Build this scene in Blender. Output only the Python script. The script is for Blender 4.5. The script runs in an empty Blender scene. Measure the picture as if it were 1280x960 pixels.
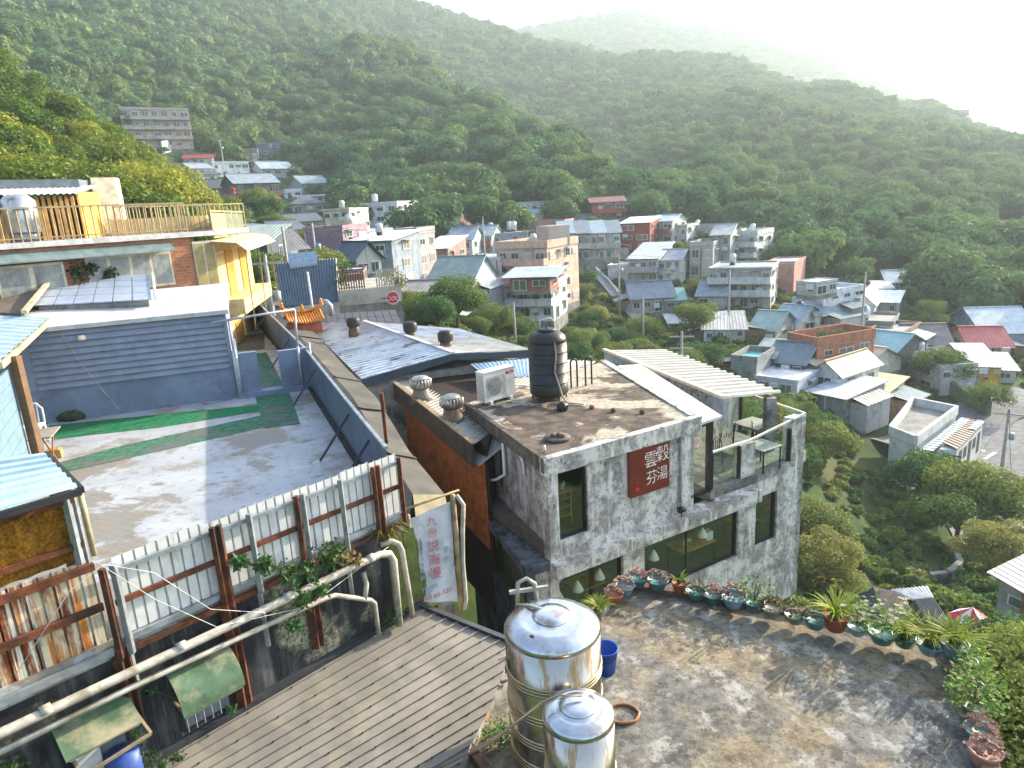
import bpy, bmesh, math, random
import numpy as np
from mathutils import Vector, Matrix
random.seed(7); rng = np.random.default_rng(7)
SC = bpy.context.scene
COL = SC.collection

# ------------------------------------------------------------------ camera (at the origin, eye of a person on a higher terrace)
FPX = 853.0; PITCH = math.radians(14.4); ROLL = math.radians(3.3)
_F = Vector((0, math.cos(PITCH), -math.sin(PITCH))); _R0 = Vector((1, 0, 0)); _U0 = Vector((0, math.sin(PITCH), math.cos(PITCH)))
_c, _s = math.cos(ROLL), math.sin(ROLL)
_U = _U0*_c + _R0*_s; _R = _R0*_c - _U0*_s
cam_data = bpy.data.cameras.new('camera'); cam = bpy.data.objects.new('camera', cam_data); COL.objects.link(cam)
cam_data.sensor_width = 36.0; cam_data.lens = 36.0*FPX/1280.0; cam_data.clip_start = 0.1; cam_data.clip_end = 20000
cam.matrix_world = Matrix(((_R.x, _U.x, -_F.x, 0), (_R.y, _U.y, -_F.y, 0), (_R.z, _U.z, -_F.z, 0), (0, 0, 0, 1)))
SC.camera = cam

# ------------------------------------------------------------------ sky, sun, exposure
SUN_B, SUN_E = 54.0, 22.0           # bearing clockwise from +Y, elevation (degrees)
world = bpy.data.worlds.new('World'); SC.world = world; world.use_nodes = True
wn = world.node_tree; wn.nodes.clear()
sky = wn.nodes.new('ShaderNodeTexSky'); sky.sky_type = 'NISHITA'; sky.sun_disc = False
sky.sun_elevation = math.radians(SUN_E); sky.sun_rotation = math.radians(SUN_B)
sky.air_density = 1.0; sky.dust_density = 2.5; sky.ozone_density = 1.0; sky.altitude = 300
wbg = wn.nodes.new('ShaderNodeBackground'); wbg.inputs[1].default_value = 0.15
wout = wn.nodes.new('ShaderNodeOutputWorld')
wn.links.new(sky.outputs[0], wbg.inputs[0]); wn.links.new(wbg.outputs[0], wout.inputs[0])
sun_data = bpy.data.lights.new('sun', 'SUN'); sun_data.energy = 4.2; sun_data.angle = math.radians(0.6); sun_data.color = (1.0, 0.87, 0.66)
sun = bpy.data.objects.new('sun', sun_data); COL.objects.link(sun)
_b, _e = math.radians(SUN_B), math.radians(SUN_E)
SUN_DIR = Vector((math.sin(_b)*math.cos(_e), math.cos(_b)*math.cos(_e), math.sin(_e)))
sun.rotation_euler = SUN_DIR.to_track_quat('Z', 'Y').to_euler(); sun.location = (60, 60, 60)
vs = SC.view_settings; vs.view_transform = 'Standard'; vs.look = 'None'; vs.exposure = 1.75; vs.gamma = 1.0; vs.use_curve_mapping = False
SC.render.engine = 'CYCLES'
cy = SC.cycles; cy.use_denoising = True; cy.max_bounces = 7; cy.diffuse_bounces = 3; cy.glossy_bounces = 3; cy.transmission_bounces = 5
cy.transparent_max_bounces = 12; cy.volume_bounces = 1; cy.caustics_reflective = False; cy.caustics_refractive = False; cy.sample_clamp_indirect = 6.0

# ------------------------------------------------------------------ measuring helpers: a sight line met with a level, an upright plane or a distance
def ray(x, y): return _F + _R*((x-640)/FPX) + _U*((480-y)/FPX)
def Z(x, y, z):
    d = ray(x, y); return d*(z/d.z)
def HD(x, y, D):
    d = ray(x, y); return d*(D/math.hypot(d.x, d.y))
def dirb(b):
    b = math.radians(b); return Vector((math.sin(b), math.cos(b), 0))
def VPL(x, y, P, b):
    n = dirb(b+90); d = ray(x, y); return d*(P.dot(n)/d.dot(n))
UP = Vector((0, 0, 1))
def V(*a): return Vector(a)

# ------------------------------------------------------------------ mesh collector
class MB:
    def __init__(s): s.v = []; s.f = []; s.m = []; s.cm = 0; s.sm = []
    def add(s, pts, faces, smooth=False):
        o = len(s.v); s.v += [tuple(p) for p in pts]
        for f in faces: s.f.append([o+i for i in f]); s.m.append(s.cm); s.sm.append(smooth)
        return s
    def quad(s, a, b, c, d): return s.add([a, b, c, d], [(0, 1, 2, 3)])
    def obox(s, o, ex, ey, ez):
        o = Vector(o); ex = Vector(ex); ey = Vector(ey); ez = Vector(ez)
        p = [o, o+ex, o+ex+ey, o+ey, o+ez, o+ex+ez, o+ex+ey+ez, o+ey+ez]
        F = [(0, 3, 2, 1), (4, 5, 6, 7), (0, 1, 5, 4), (1, 2, 6, 5), (2, 3, 7, 6), (3, 0, 4, 7)]
        if ex.cross(ey).dot(ez) < 0: F = [f[::-1] for f in F]
        return s.add(p, F)
    def box(s, x0, x1, y0, y1, z0, z1): return s.obox((x0, y0, z0), (x1-x0, 0, 0), (0, y1-y0, 0), (0, 0, z1-z0))
    def prism(s, poly, vec):
        n = len(poly); vec = Vector(vec); a = [Vector(p) for p in poly]; b = [p+vec for p in a]
        nrm = Vector((0, 0, 0))
        for i in range(n): nrm += a[i].cross(a[(i+1) % n])
        flip = nrm.dot(vec) > 0
        F = [tuple(range(n)), tuple(range(2*n-1, n-1, -1))] + [(i, n+i, n+(i+1) % n, (i+1) % n) for i in range(n)]
        if flip: F = [f[::-1] for f in F]
        return s.add(a+b, F)
    def bar(s, a, b, w, h=None, up=UP):
        a = Vector(a); b = Vector(b); h = h or w; d = (b-a).normalized()
        x = d.cross(up)
        if x.length < 1e-4: x = d.cross(Vector((1, 0, 0)))
        x.normalize(); y = x.cross(d)
        return s.obox(a-x*w/2-y*h/2, x*w, y*h, b-a)
    def tube(s, pts, r, n=8, caps=True, closed=False):
        pts = [Vector(p) for p in pts]; m = len(pts); rr = r if isinstance(r, (list, tuple)) else [r]*m
        rings = []; prev = None
        for i, p in enumerate(pts):
            t = (pts[(i+1) % m] if (i < m-1 or closed) else p) - (pts[i-1] if (i > 0 or closed) else p)
            t.normalize()
            x = (prev - t*prev.dot(t)) if prev is not None else t.cross(Vector((0.31, 0.2, 0.93)))
            if x.length < 1e-5: x = t.orthogonal()
            x.normalize(); prev = x; y = t.cross(x)
            rings.append([p + x*(rr[i]*math.cos(2*math.pi*k/n)) + y*(rr[i]*math.sin(2*math.pi*k/n)) for k in range(n)])
        P = [q for R in rings for q in R]; F = []
        for i in range(m if closed else m-1):
            j = (i+1) % m
            for k in range(n): F.append((i*n+k, i*n+(k+1) % n, j*n+(k+1) % n, j*n+k))
        if caps and not closed: F += [tuple(range(n-1, -1, -1)), tuple((m-1)*n+k for k in range(n))]
        return s.add(P, F, True)
    def cyl(s, a, b, r0, r1=None, n=12): return s.tube([a, b], [r0, r0 if r1 is None else r1], n)
    def lathe(s, prof, c, n=24, smooth=True):
        c = Vector(c); P = []; F = []
        for r, z in prof: P += [c+Vector((r*math.cos(2*math.pi*k/n), r*math.sin(2*math.pi*k/n), z)) for k in range(n)]
        for i in range(len(prof)-1):
            for k in range(n): F.append((i*n+k, i*n+(k+1) % n, (i+1)*n+(k+1) % n, (i+1)*n+k))
        if prof[0][0] > 1e-4: F.append(tuple(range(n-1, -1, -1)))
        if prof[-1][0] > 1e-4: F.append(tuple((len(prof)-1)*n+k for k in range(n)))
        return s.add(P, F, smooth)
    def slab(s, pts, t):                      # level-ish polygon with thickness t downward
        return s.prism(pts, (0, 0, -t))
    def corr(s, a, b, c, d, n, depth, prof=None, thick=0.0):
        """corrugated sheet: a->b crosses n waves, a->d runs along the ridges; c is opposite a"""
        a, b, c, d = (Vector(p) for p in (a, b, c, d))
        nrm = (b-a).cross(d-a).normalized()
        if nrm.z < -1e-3: nrm = -nrm
        if prof is None: prof = [(i/8, 0.5-0.5*math.cos(2*math.pi*i/8)) for i in range(8)]
        us = [((k+u)/n, h) for k in range(n) for u, h in prof] + [(1.0, prof[0][1])]
        A = [a.lerp(b, u)+nrm*(h*depth) for u, h in us]; B = [d.lerp(c, u)+nrm*(h*depth) for u, h in us]
        m = len(us); s.add(A+B, [(i, i+1, m+i+1, m+i) for i in range(m-1)], len(prof) > 6)
        if thick:
            s.add([p-nrm*thick for p in A+B], [(m+i, m+i+1, i+1, i) for i in range(m-1)], len(prof) > 6)
        return s
    def mesh(s, name, mats):
        me = bpy.data.meshes.new(name); me.from_pydata(s.v, [], s.f)
        for m in (mats if isinstance(mats, (list, tuple)) else [mats]): me.materials.append(m)
        me.polygons.foreach_set('material_index', s.m); me.polygons.foreach_set('use_smooth', s.sm); me.update()
        return me
    def build(s, name, mats, parent=None):
        o = bpy.data.objects.new(name, s.mesh(name, mats)); COL.objects.link(o)
        if parent is not None: o.parent = parent; o.matrix_parent_inverse = world_of(parent).inverted()
        return o
def world_of(o):
    m = o.matrix_basis.copy()
    return m if o.parent is None else world_of(o.parent) @ o.matrix_parent_inverse @ m
TRAP = [(0, 0), (0.55, 0), (0.65, 1), (0.9, 1), (0.999, 0)]
RIB = [(0, 0), (0.8, 0), (0.84, 1), (0.96, 1), (0.999, 0)]

def tag(o, label, cat, group=None, kind=None):
    if label: o['label'] = label
    if cat: o['category'] = cat
    if group: o['group'] = group
    if kind: o['kind'] = kind
    return o
def thing(name, label, cat, loc, group=None):
    o = bpy.data.objects.new(name, None); COL.objects.link(o); o.location = loc; o.empty_display_size = 0.3
    return tag(o, label, cat, group)
def struct(o): o['kind'] = 'structure'; return o
def part(name, mats, parent, fn, label=None):
    m = MB(); fn(m); o = m.build(name, mats, parent)
    if label: o['label'] = label
    return o
def copy_tree(o, parent=None):
    c = o.copy(); COL.objects.link(c)
    if parent is not None: c.parent = parent
    for ch in KIDS.get(o.name, ()): copy_tree(ch, c)
    return c
KIDS = {}
def reg(root):
    """remember the children of a finished thing so that it can be copied"""
    def rec(o):
        KIDS[o.name] = [c for c in COL.objects if c.parent == o]
        for c in KIDS[o.name]: rec(c)
    rec(root); return root

# ------------------------------------------------------------------ materials
def srgb(h):
    if isinstance(h, str):
        h = h.lstrip('#'); c = [int(h[i:i+2], 16)/255 for i in (0, 2, 4)]
        c = [x/12.92 if x <= 0.04045 else ((x+0.055)/1.055)**2.4 for x in c]
        return (*c, 1)
    return (*h, 1) if len(h) == 3 else tuple(h)
MATS = {}
class NT:
    def __init__(s, name):
        s.m = bpy.data.materials.new(name); s.m.use_nodes = True; s.t = s.m.node_tree; s.t.nodes.clear()
        s.out = s.t.nodes.new('ShaderNodeOutputMaterial'); s.tc = s.t.nodes.new('ShaderNodeTexCoord').outputs['Object']
    def n(s, typ, **kw):
        x = s.t.nodes.new(typ)
        for k, v in kw.items():
            if k.startswith('i_'): x.inputs[int(k[2:]) if k[2:].isdigit() else k[2:]].default_value = v
            else: setattr(x, k, v)
        return x
    def l(s, a, b): s.t.links.new(a, b)
    def noise(s, scale, detail=5, rough=0.6, stretch=None, dist=0.0, vec=None, off=0.0):
        x = s.n('ShaderNodeTexNoise'); x.inputs['Scale'].default_value = scale; x.inputs['Detail'].default_value = detail
        x.inputs['Roughness'].default_value = rough; x.inputs['Distortion'].default_value = dist
        src = vec or s.tc
        if stretch or off:
            mp = s.n('ShaderNodeMapping'); mp.inputs['Scale'].default_value = stretch or (1, 1, 1); mp.inputs['Location'].default_value = (off, off*.7, off*.3); s.l(src, mp.inputs[0]); src = mp.outputs[0]
        s.l(src, x.inputs['Vector']); return x.outputs[0]
    def ramp(s, fac, p0, p1, c0=(0, 0, 0, 1), c1=(1, 1, 1, 1)):
        x = s.n('ShaderNodeValToRGB'); e = x.color_ramp.elements; e[0].position = p0; e[1].position = p1; e[0].color = c0; e[1].color = c1
        s.l(fac, x.inputs[0]); return x.outputs[0]
    def mix(s, fac, a, b, blend='MIX'):
        x = s.n('ShaderNodeMix', data_type='RGBA', blend_type=blend)
        for i, v in ((0, fac), (6, a), (7, b)):
            if hasattr(v, 'is_linked'): s.l(v, x.inputs[i])
            else: x.inputs[i].default_value = v
        return x.outputs[2]
    def bsdf(s, col, rough=0.7, metal=0.0, bump=None, bstr=0.2, bdist=0.02, spec=0.4, **kw):
        b = s.n('ShaderNodeBsdfPrincipled')
        for k, v in (('Base Color', col), ('Roughness', rough), ('Metallic', metal), ('Specular IOR Level', spec)):
            if hasattr(v, 'is_linked'): s.l(v, b.inputs[k])
            else: b.inputs[k].default_value = v
        for k, v in kw.items(): b.inputs[k.replace('_', ' ')].default_value = v
        if bump is not None:
            bp = s.n('ShaderNodeBump'); bp.inputs['Strength'].default_value = bstr; bp.inputs['Distance'].default_value = bdist
            s.l(bump, bp.inputs['Height']); s.l(bp.outputs[0], b.inputs['Normal'])
        s.l(b.outputs[0], s.out.inputs[0]); return b
def M(name, col, rough=0.75, metal=0.0, var=0.18, scale=4.0, dirt=None, dirt_amt=0.5, dirt_scale=1.2, streak=0.0, bump=0.15, spec=0.35, col2=None, c2scale=0.7, c2lo=0.5, c2hi=0.6):
    if name in MATS: return MATS[name]
    t = NT(name); c = srgb(col)
    n1 = t.noise(scale, 6, 0.62)
    lo = tuple(x*(1-var) for x in c[:3])+(1,); hi = tuple(min(1, x*(1+var)) for x in c[:3])+(1,)
    base = t.ramp(n1, 0.38, 0.62, lo, hi)
    if col2 is not None:
        base = t.mix(t.ramp(t.noise(c2scale, 6, 0.6, off=3.1, dist=0.4), c2lo, c2hi), base, srgb(col2))
    if dirt is not None:
        lo_t, hi_t = 0.66-0.3*dirt_amt, 0.80-0.3*dirt_amt
        base = t.mix(t.ramp(t.noise(dirt_scale, 8, 0.68, off=7.7), lo_t, hi_t), base, srgb(dirt))
    if streak:
        base = t.mix(t.ramp(t.noise(3.2, 6, 0.65, stretch=(1, 1, 0.12), off=1.3), 0.64-0.22*streak, 0.80-0.22*streak), base, srgb(dirt or '302c28'))
    t.bsdf(base, rough, metal, n1 if bump else None, bump, 0.03, spec)
    MATS[name] = t.m; return t.m
def glass(name, tint=(0.8, 0.9, 0.86), rough=0.02, dens=0.25):
    """window glass: part clear, part reflecting, with a slight green body tint"""
    if name in MATS: return MATS[name]
    t = NT(name)
    tr = t.n('ShaderNodeBsdfTransparent'); tr.inputs[0].default_value = (*tint, 1)
    gl = t.n('ShaderNodeBsdfGlossy'); gl.inputs[0].default_value = (0.95, 0.97, 0.96, 1); gl.inputs[1].default_value = rough
    fr = t.n('ShaderNodeLayerWeight'); pw_ = t.n('ShaderNodeMath', operation='POWER'); pw_.inputs[1].default_value = 4.0; t.l(fr.outputs['Facing'], pw_.inputs[0])
    mx = t.n('ShaderNodeMath', operation='MAXIMUM'); mx.inputs[1].default_value = dens; t.l(pw_.outputs[0], mx.inputs[0])
    ms = t.n('ShaderNodeMixShader'); t.l(mx.outputs[0], ms.inputs[0]); t.l(tr.outputs[0], ms.inputs[1]); t.l(gl.outputs[0], ms.inputs[2])
    t.l(ms.outputs[0], t.out.inputs[0]); MATS[name] = t.m; return t.m
def leafmat(name, col, var=0.35, hue=None, rough=0.55, trans=0.35, big=0.0):
    """leaf: diffuse plus light coming through, each plant and each patch a little different"""
    if name in MATS: return MATS[name]
    t = NT(name); c = srgb(col)
    inf = t.n('ShaderNodeObjectInfo')
    n1 = t.noise(1.1, 4, 0.6)
    lo = tuple(x*(1-var) for x in c[:3])+(1,); hi = tuple(x*(1+var) for x in c[:3])+(1,)
    a = t.ramp(n1, 0.3, 0.72, lo, hi)
    if hue is not None: a = t.mix(t.ramp(inf.outputs['Random'], 0.25, 1.0, (0, 0, 0, 1), (0.85, 0.85, 0.85, 1)), a, srgb(hue))
    if big:
        geo = t.n('ShaderNodeNewGeometry')
        a = t.mix(t.ramp(t.noise(big, 5, 0.6, vec=geo.outputs['Position']), 0.35, 0.7), a, t.mix(0.5, a, srgb((.16, .22, .05))))
    d = t.n('ShaderNodeBsdfDiffuse'); tl = t.n('ShaderNodeBsdfTranslucent'); t.l(a, d.inputs[0]); t.l(a, tl.inputs[0])
    ms = t.n('ShaderNodeMixShader'); ms.inputs[0].default_value = trans; t.l(d.outputs[0], ms.inputs[1]); t.l(tl.outputs[0], ms.inputs[2])
    g = t.n('ShaderNodeBsdfGlossy'); g.inputs[1].default_value = rough; g.inputs[0].default_value = (0.6, 0.6, 0.6, 1)
    m2 = t.n('ShaderNodeMixShader'); m2.inputs[0].default_value = 0.04; t.l(ms.outputs[0], m2.inputs[1]); t.l(g.outputs[0], m2.inputs[2])
    t.l(m2.outputs[0], t.out.inputs[0]); MATS[name] = t.m; return t.m
# ------------------------------------------------------------------ terrain: hillsides seen across the valley
PROF = {  # sight column: (distance, row where the ground shows) ; a third value gives the level directly
 -420: [(10,0,-12),(30,0,-4),(45,0,2),(65,0,10),(90,0,20),(140,0,26),(240,0,60),(420,0,140),(700,0,230),(1200,0,300),(3200,0,330)],
 0:   [(10,0,-12),(22,0,-9),(32,0,-5),(45,322),(58,275),(72,215),(88,140),(105,80),(125,105),(150,130),(180,115),(240,60),(320,15),(420,-40),(550,-100),(700,-150),(1000,-120),(3200,0,330)],
 100: [(10,0,-12),(22,0,-9),(32,0,-5.5),(45,326),(58,298),(72,262),(88,210),(105,165),(125,175),(150,185),(180,170),(240,95),(320,40),(420,-15),(550,-70),(700,-110),(1000,-90),(3200,0,330)],
 180: [(10,0,-12),(22,0,-9.5),(32,0,-6.5),(45,338),(58,305),(72,275),(85,240),(100,215),(120,222),(150,218),(185,200),(206,187),(240,135),(320,65),(420,5),(550,-50),(700,-90),(1000,-70),(3200,0,330)],
 255: [(10,0,-12.5),(22,0,-10),(32,0,-8),(45,368),(65,330),(85,302),(110,280),(140,262),(165,246),(185,226),(200,206),(240,172),(320,95),(420,30),(550,-25),(700,-70),(1000,-50),(3200,0,330)],
 400: [(10,0,-13),(22,0,-11),(32,0,-9.5),(45,396),(65,350),(85,326),(110,303),(140,280),(180,248),(240,190),(320,118),(420,58),(550,8),(700,-40),(1000,-30),(3200,0,330)],
 520: [(10,0,-13.5),(22,0,-12),(32,0,-11),(45,440),(65,398),(85,362),(110,322),(140,288),(180,243),(240,168),(320,105),(400,76),(480,92),(600,55),(760,10),(1000,30),(1300,20),(3200,0,300)],
 620: [(10,0,-14),(22,0,-13),(32,0,-12),(45,462),(65,420),(85,388),(110,325),(140,278),(180,226),(240,155),(300,122),(360,140),(450,135),(580,85),(720,34),(800,27),(950,60),(1250,52),(1500,70),(3200,0,280)],
 700: [(10,0,-14),(22,0,-13.5),(32,0,-13),(45,490),(65,450),(85,408),(110,338),(140,278),(180,225),(225,180),(265,205),(320,215),(420,155),(550,100),(690,58),(800,75),(1000,70),(1250,34),(1500,60),(3200,0,260)],
 790: [(10,0,-14),(22,0,-14),(32,0,-14),(45,520),(65,465),(85,425),(110,350),(140,285),(168,252),(200,262),(240,255),(320,195),(420,145),(550,105),(690,74),(800,95),(1000,85),(1250,20),(1500,45),(3200,0,240)],
 900: [(10,0,-14),(22,0,-15),(32,0,-16),(45,575),(65,490),(85,405),(110,352),(140,296),(180,256),(240,225),(320,182),(420,143),(550,112),(690,92),(800,112),(1000,110),(1250,46),(1500,75),(3200,0,200)],
 1000:[(10,0,-14),(22,0,-16.5),(32,0,-18.5),(45,618),(65,505),(85,428),(110,355),(140,310),(180,278),(240,240),(320,192),(420,152),(550,124),(680,113),(800,135),(1000,130),(1250,78),(1500,105),(3200,0,120)],
 1070:[(10,0,-14),(22,0,-17),(32,0,-19.5),(45,650),(62,560),(72,500),(85,445),(110,378),(140,320),(180,282),(240,246),(320,198),(420,160),(550,138),(680,131),(800,155),(1000,150),(1250,108),(1500,135),(3200,0,60)],
 1140:[(10,0,-14.5),(22,0,-17.5),(32,0,-20.5),(45,690),(58,608),(68,560),(78,505),(88,458),(110,395),(140,328),(180,284),(240,252),(320,208),(420,172),(550,153),(660,150),(800,176),(1250,146),(1500,165),(2400,0,20),(3200,0,30)],
 1230:[(10,0,-14.5),(22,0,-18),(32,790),(45,705),(58,632),(70,555),(82,500),(92,460),(110,415),(140,350),(180,300),(240,258),(320,220),(420,193),(550,183),(660,184),(800,205),(1300,200),(1800,205),(2500,168),(3000,180),(3200,0,130)],
 1290:[(10,0,-14.5),(22,0,-18.5),(32,795),(45,712),(58,640),(70,565),(82,500),(92,468),(110,422),(140,358),(180,310),(240,262),(320,230),(420,207),(550,200),(660,205),(800,222),(1300,215),(1800,205),(2500,182),(3000,180),(3200,0,130)],
 1700:[(10,0,-15),(30,0,-20),(60,0,-30),(110,0,-28),(180,0,-18),(320,0,0),(550,0,10),(900,0,0),(2500,0,60),(3200,0,60)],
}
_lD = np.linspace(math.log(4), math.log(3300), 260)
_cols = []
for _x in sorted(PROF):
    pts = []
    for e in PROF[_x]:
        pts.append((math.log(e[0]), e[2] if len(e) == 3 else HD(_x, e[1], e[0]).z))
    b = math.degrees(math.atan2(*HD(_x, 320, 1)[:2]))
    _cols.append((b, np.interp(_lD, [p[0] for p in pts], [p[1] for p in pts])))
_cb = np.array([c[0] for c in _cols]); _cz = np.array([c[1] for c in _cols])
TB = np.concatenate([np.linspace(-180, -62, 14, endpoint=False), np.linspace(-62, 62, 331), np.linspace(62, 180, 15)[1:]])
def _cubic_cols(b):
    b = np.clip(b, _cb[0], _cb[-1]); i = np.clip(np.searchsorted(_cb, b)-1, 0, len(_cb)-2)
    t = (b-_cb[i])/(_cb[i+1]-_cb[i]); t = t*t*(3-2*t)*0.5+t*0.5
    return i, t
_i, _t = _cubic_cols(TB)
TZ = _cz[_i]*(1-_t)[:, None] + _cz[_i+1]*_t[:, None]
def _vnoise(x, y, seed):
    r = np.random.default_rng(seed).random((64, 64)); xi = np.floor(x).astype(int); yi = np.floor(y).astype(int)
    fx = x-xi; fy = y-yi; fx = fx*fx*(3-2*fx); fy = fy*fy*(3-2*fy)
    g = lambda a, b: r[a % 64, b % 64]
    return (g(xi, yi)*(1-fx)+g(xi+1, yi)*fx)*(1-fy)+(g(xi, yi+1)*(1-fx)+g(xi+1, yi+1)*fx)*fy-0.5
_BB, _LL = np.meshgrid(TB, _lD, indexing='ij'); _DD = np.exp(_LL)
_XX = _DD*np.sin(np.radians(_BB)); _YY = _DD*np.cos(np.radians(_BB))
_amp = np.clip((_DD-110)/250, 0, 1)
_rid = 1-2*np.abs(_vnoise(_XX/95+3, _YY/95+9, 5))*2
TZ = TZ + _amp*(9*_vnoise(_XX/60, _YY/60, 1)+5*_vnoise(_XX/27, _YY/27, 2)+7*_rid*np.clip((_DD-180)/300, 0, 1)) + 0.6*_vnoise(_XX/7, _YY/7, 3)*np.clip((_DD-18)/30, 0, 1)
for _k in range(2):   # soften kinks along the distance
    TZ[:, 1:-1] = 0.25*TZ[:, :-2]+0.5*TZ[:, 1:-1]+0.25*TZ[:, 2:]
def T(x, y):
    D = min(max(math.hypot(x, y), 4.01), 3290); b = math.degrees(math.atan2(x, y))
    i = min(max(int(np.searchsorted(TB, b))-1, 0), len(TB)-2); j = min(max(int((math.log(D)-_lD[0])/(_lD[1]-_lD[0])), 0), len(_lD)-2)
    u = (b-TB[i])/(TB[i+1]-TB[i]); w = (math.log(D)-_lD[j])/(_lD[1]-_lD[0])
    return float((TZ[i, j]*(1-u)+TZ[i+1, j]*u)*(1-w)+(TZ[i, j+1]*(1-u)+TZ[i+1, j+1]*u)*w)
def TR(px, py, dmin=20.0):
    """where the sight line first meets the ground beyond dmin"""
    d = ray(px, py); d = d/math.hypot(d.x, d.y); D = dmin
    while D < 3200:
        p = d*D
        if p.z < T(p.x, p.y): return Vector((p.x, p.y, T(p.x, p.y)))
        D *= 1.006
    return None

def ground_material():
    t = NT('ground_soil'); geo = t.n('ShaderNodeNewGeometry').outputs['Position']
    n = t.noise(0.35, 8, 0.65, vec=geo); n2 = t.noise(0.05, 5, 0.6, vec=geo, off=4); n3 = t.noise(3.0, 6, 0.7, vec=geo)
    g = t.ramp(n, 0.35, 0.65, srgb((0.022, 0.048, 0.018)), srgb((0.05, 0.095, 0.03)))
    s = t.mix(t.ramp(n2, 0.55, 0.72), g, srgb((0.16, 0.13, 0.07)))
    s = t.mix(t.ramp(n3, 0.4, 0.8), s, t.mix(0.6, s, srgb((0.10, 0.12, 0.04))))
    t.bsdf(s, 0.95, 0, n3, 0.6, 0.15, 0.1); return t.m
_nb, _nd = TZ.shape
_me = bpy.data.meshes.new('terrain')
_co = np.stack([_XX, _YY, TZ], -1).reshape(-1, 3)
_idx = np.arange(_nb*_nd).reshape(_nb, _nd)
_q = np.stack([_idx[:-1, :-1], _idx[1:, :-1], _idx[1:, 1:], _idx[:-1, 1:]], -1).reshape(-1, 4)[:, ::-1]
_me.from_pydata(_co.tolist(), [], _q.tolist()); _me.materials.append(ground_material())
_me.polygons.foreach_set('use_smooth', [True]*len(_me.polygons))
terrain = struct(bpy.data.objects.new('terrain', _me)); COL.objects.link(terrain)
HOUSES = []      # (x, y, radius) footprints kept clear of trees

HLAB = []        # (x, y, label) of the village houses
HAZE_DENSITY = 0.00042; HAZE_ANISO = 0.3
CLEARINGS = []    # (x, y, radius) kept free of trees
SPOT_TREES = [(868, 388, 80, 2.6, 'green', 'round dark green tree before the slate roofed house'), (572, 402, 58, 2.6, 'green', 'bright round tree at the bend below the long pale house'), (548, 408, 54, 1.8, 'green', 'smaller bright tree beside the bend tree'),
 (1176, 447, 84, 2.6, 'green', 'dense round tree beside the brown tiled roof'), (1156, 590, 54, 2.2, 'green', 'rounded bush at the corner of the community hall'), (322, 252, 140, 3.0, 'green', 'round green tree under the lantern deck'),
 (335, 275, 118, 3.0, 'green', 'broad green tree beyond the canopy'), (1240, 470, 78, 1.8, 'scrub', 'small bush before the yellow house'), (325, 360, 48, 1.6, 'green', 'green tree in the lane beside the yellow end wall'),
 (1296, 880, 12.0, 1.5, 'close', 'dense leafy tree crowding the brick parapet'), (1300, 965, 10.2, 1.2, 'close', 'leafy tree at the lower picture corner'), (1278, 852, 15.5, 1.3, 'close', 'leafy tree behind the far roof corner'), (1318, 862, 13.8, 1.5, 'close', 'tall leafy tree between the parapet and the grey house'), (1268, 925, 13.2, 1.2, 'close', 'low leafy tree tucked under the brick parapet'),
 (1035, 715, 34, 1.7, 'scrub', 'light green bamboo clump beside the tea house wall'), (1022, 690, 38, 1.9, 'scrub', 'yellow green clump behind the tea house corner'), (1195, 668, 48, 2.2, 'green', 'spreading tree beyond the grassy hollow'), (1238, 712, 42, 1.8, 'scrub', 'feathery tree behind the umbrella'), (1228, 655, 50, 2.6, 'green', 'wide leafy tree above the lower road')]
TREE_CLEAR = []   # hollows with nothing but low growth
# ================================================================== terrace house on the near side (stained wall, sheet fence, painted deck)
P0 = Z(140, 800, -4.35); WD = dirb(43.2); WN = dirb(133.2)
def W(s, z, off=0.0): p = P0+WD*s+WN*off; return Vector((p.x, p.y, z))
def wall_material():
    t = NT('black_stained_wall')
    n1 = t.noise(2.2, 8, 0.65); st = t.noise(4.0, 7, 0.7, stretch=(1, 1, .10)); big = t.noise(0.75, 5, 0.6, off=12.0); fine = t.noise(18, 6, .7)
    dark = t.ramp(n1, .3, .7, srgb((.018, .018, .02)), srgb((.055, .056, .06)))
    c = t.mix(t.ramp(st, .5, .75), dark, srgb((.17, .17, .17)))
    c = t.mix(t.ramp(t.noise(9, 5, .7, stretch=(1, 1, .06), off=5), .62, .72), c, srgb((.38, .37, .34)))
    pale = t.mix(t.ramp(fine, .42, .6), srgb((.42, .40, .27)), srgb((.10, .09, .07)))
    c = t.mix(t.ramp(big, .52, .60), c, pale)
    c = t.mix(t.ramp(t.noise(1.6, 6, .6, off=2.0), .62, .75), c, srgb((.10, .13, .05)))
    t.bsdf(c, .9, 0, fine, .5, .02, .2); return t.m
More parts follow.
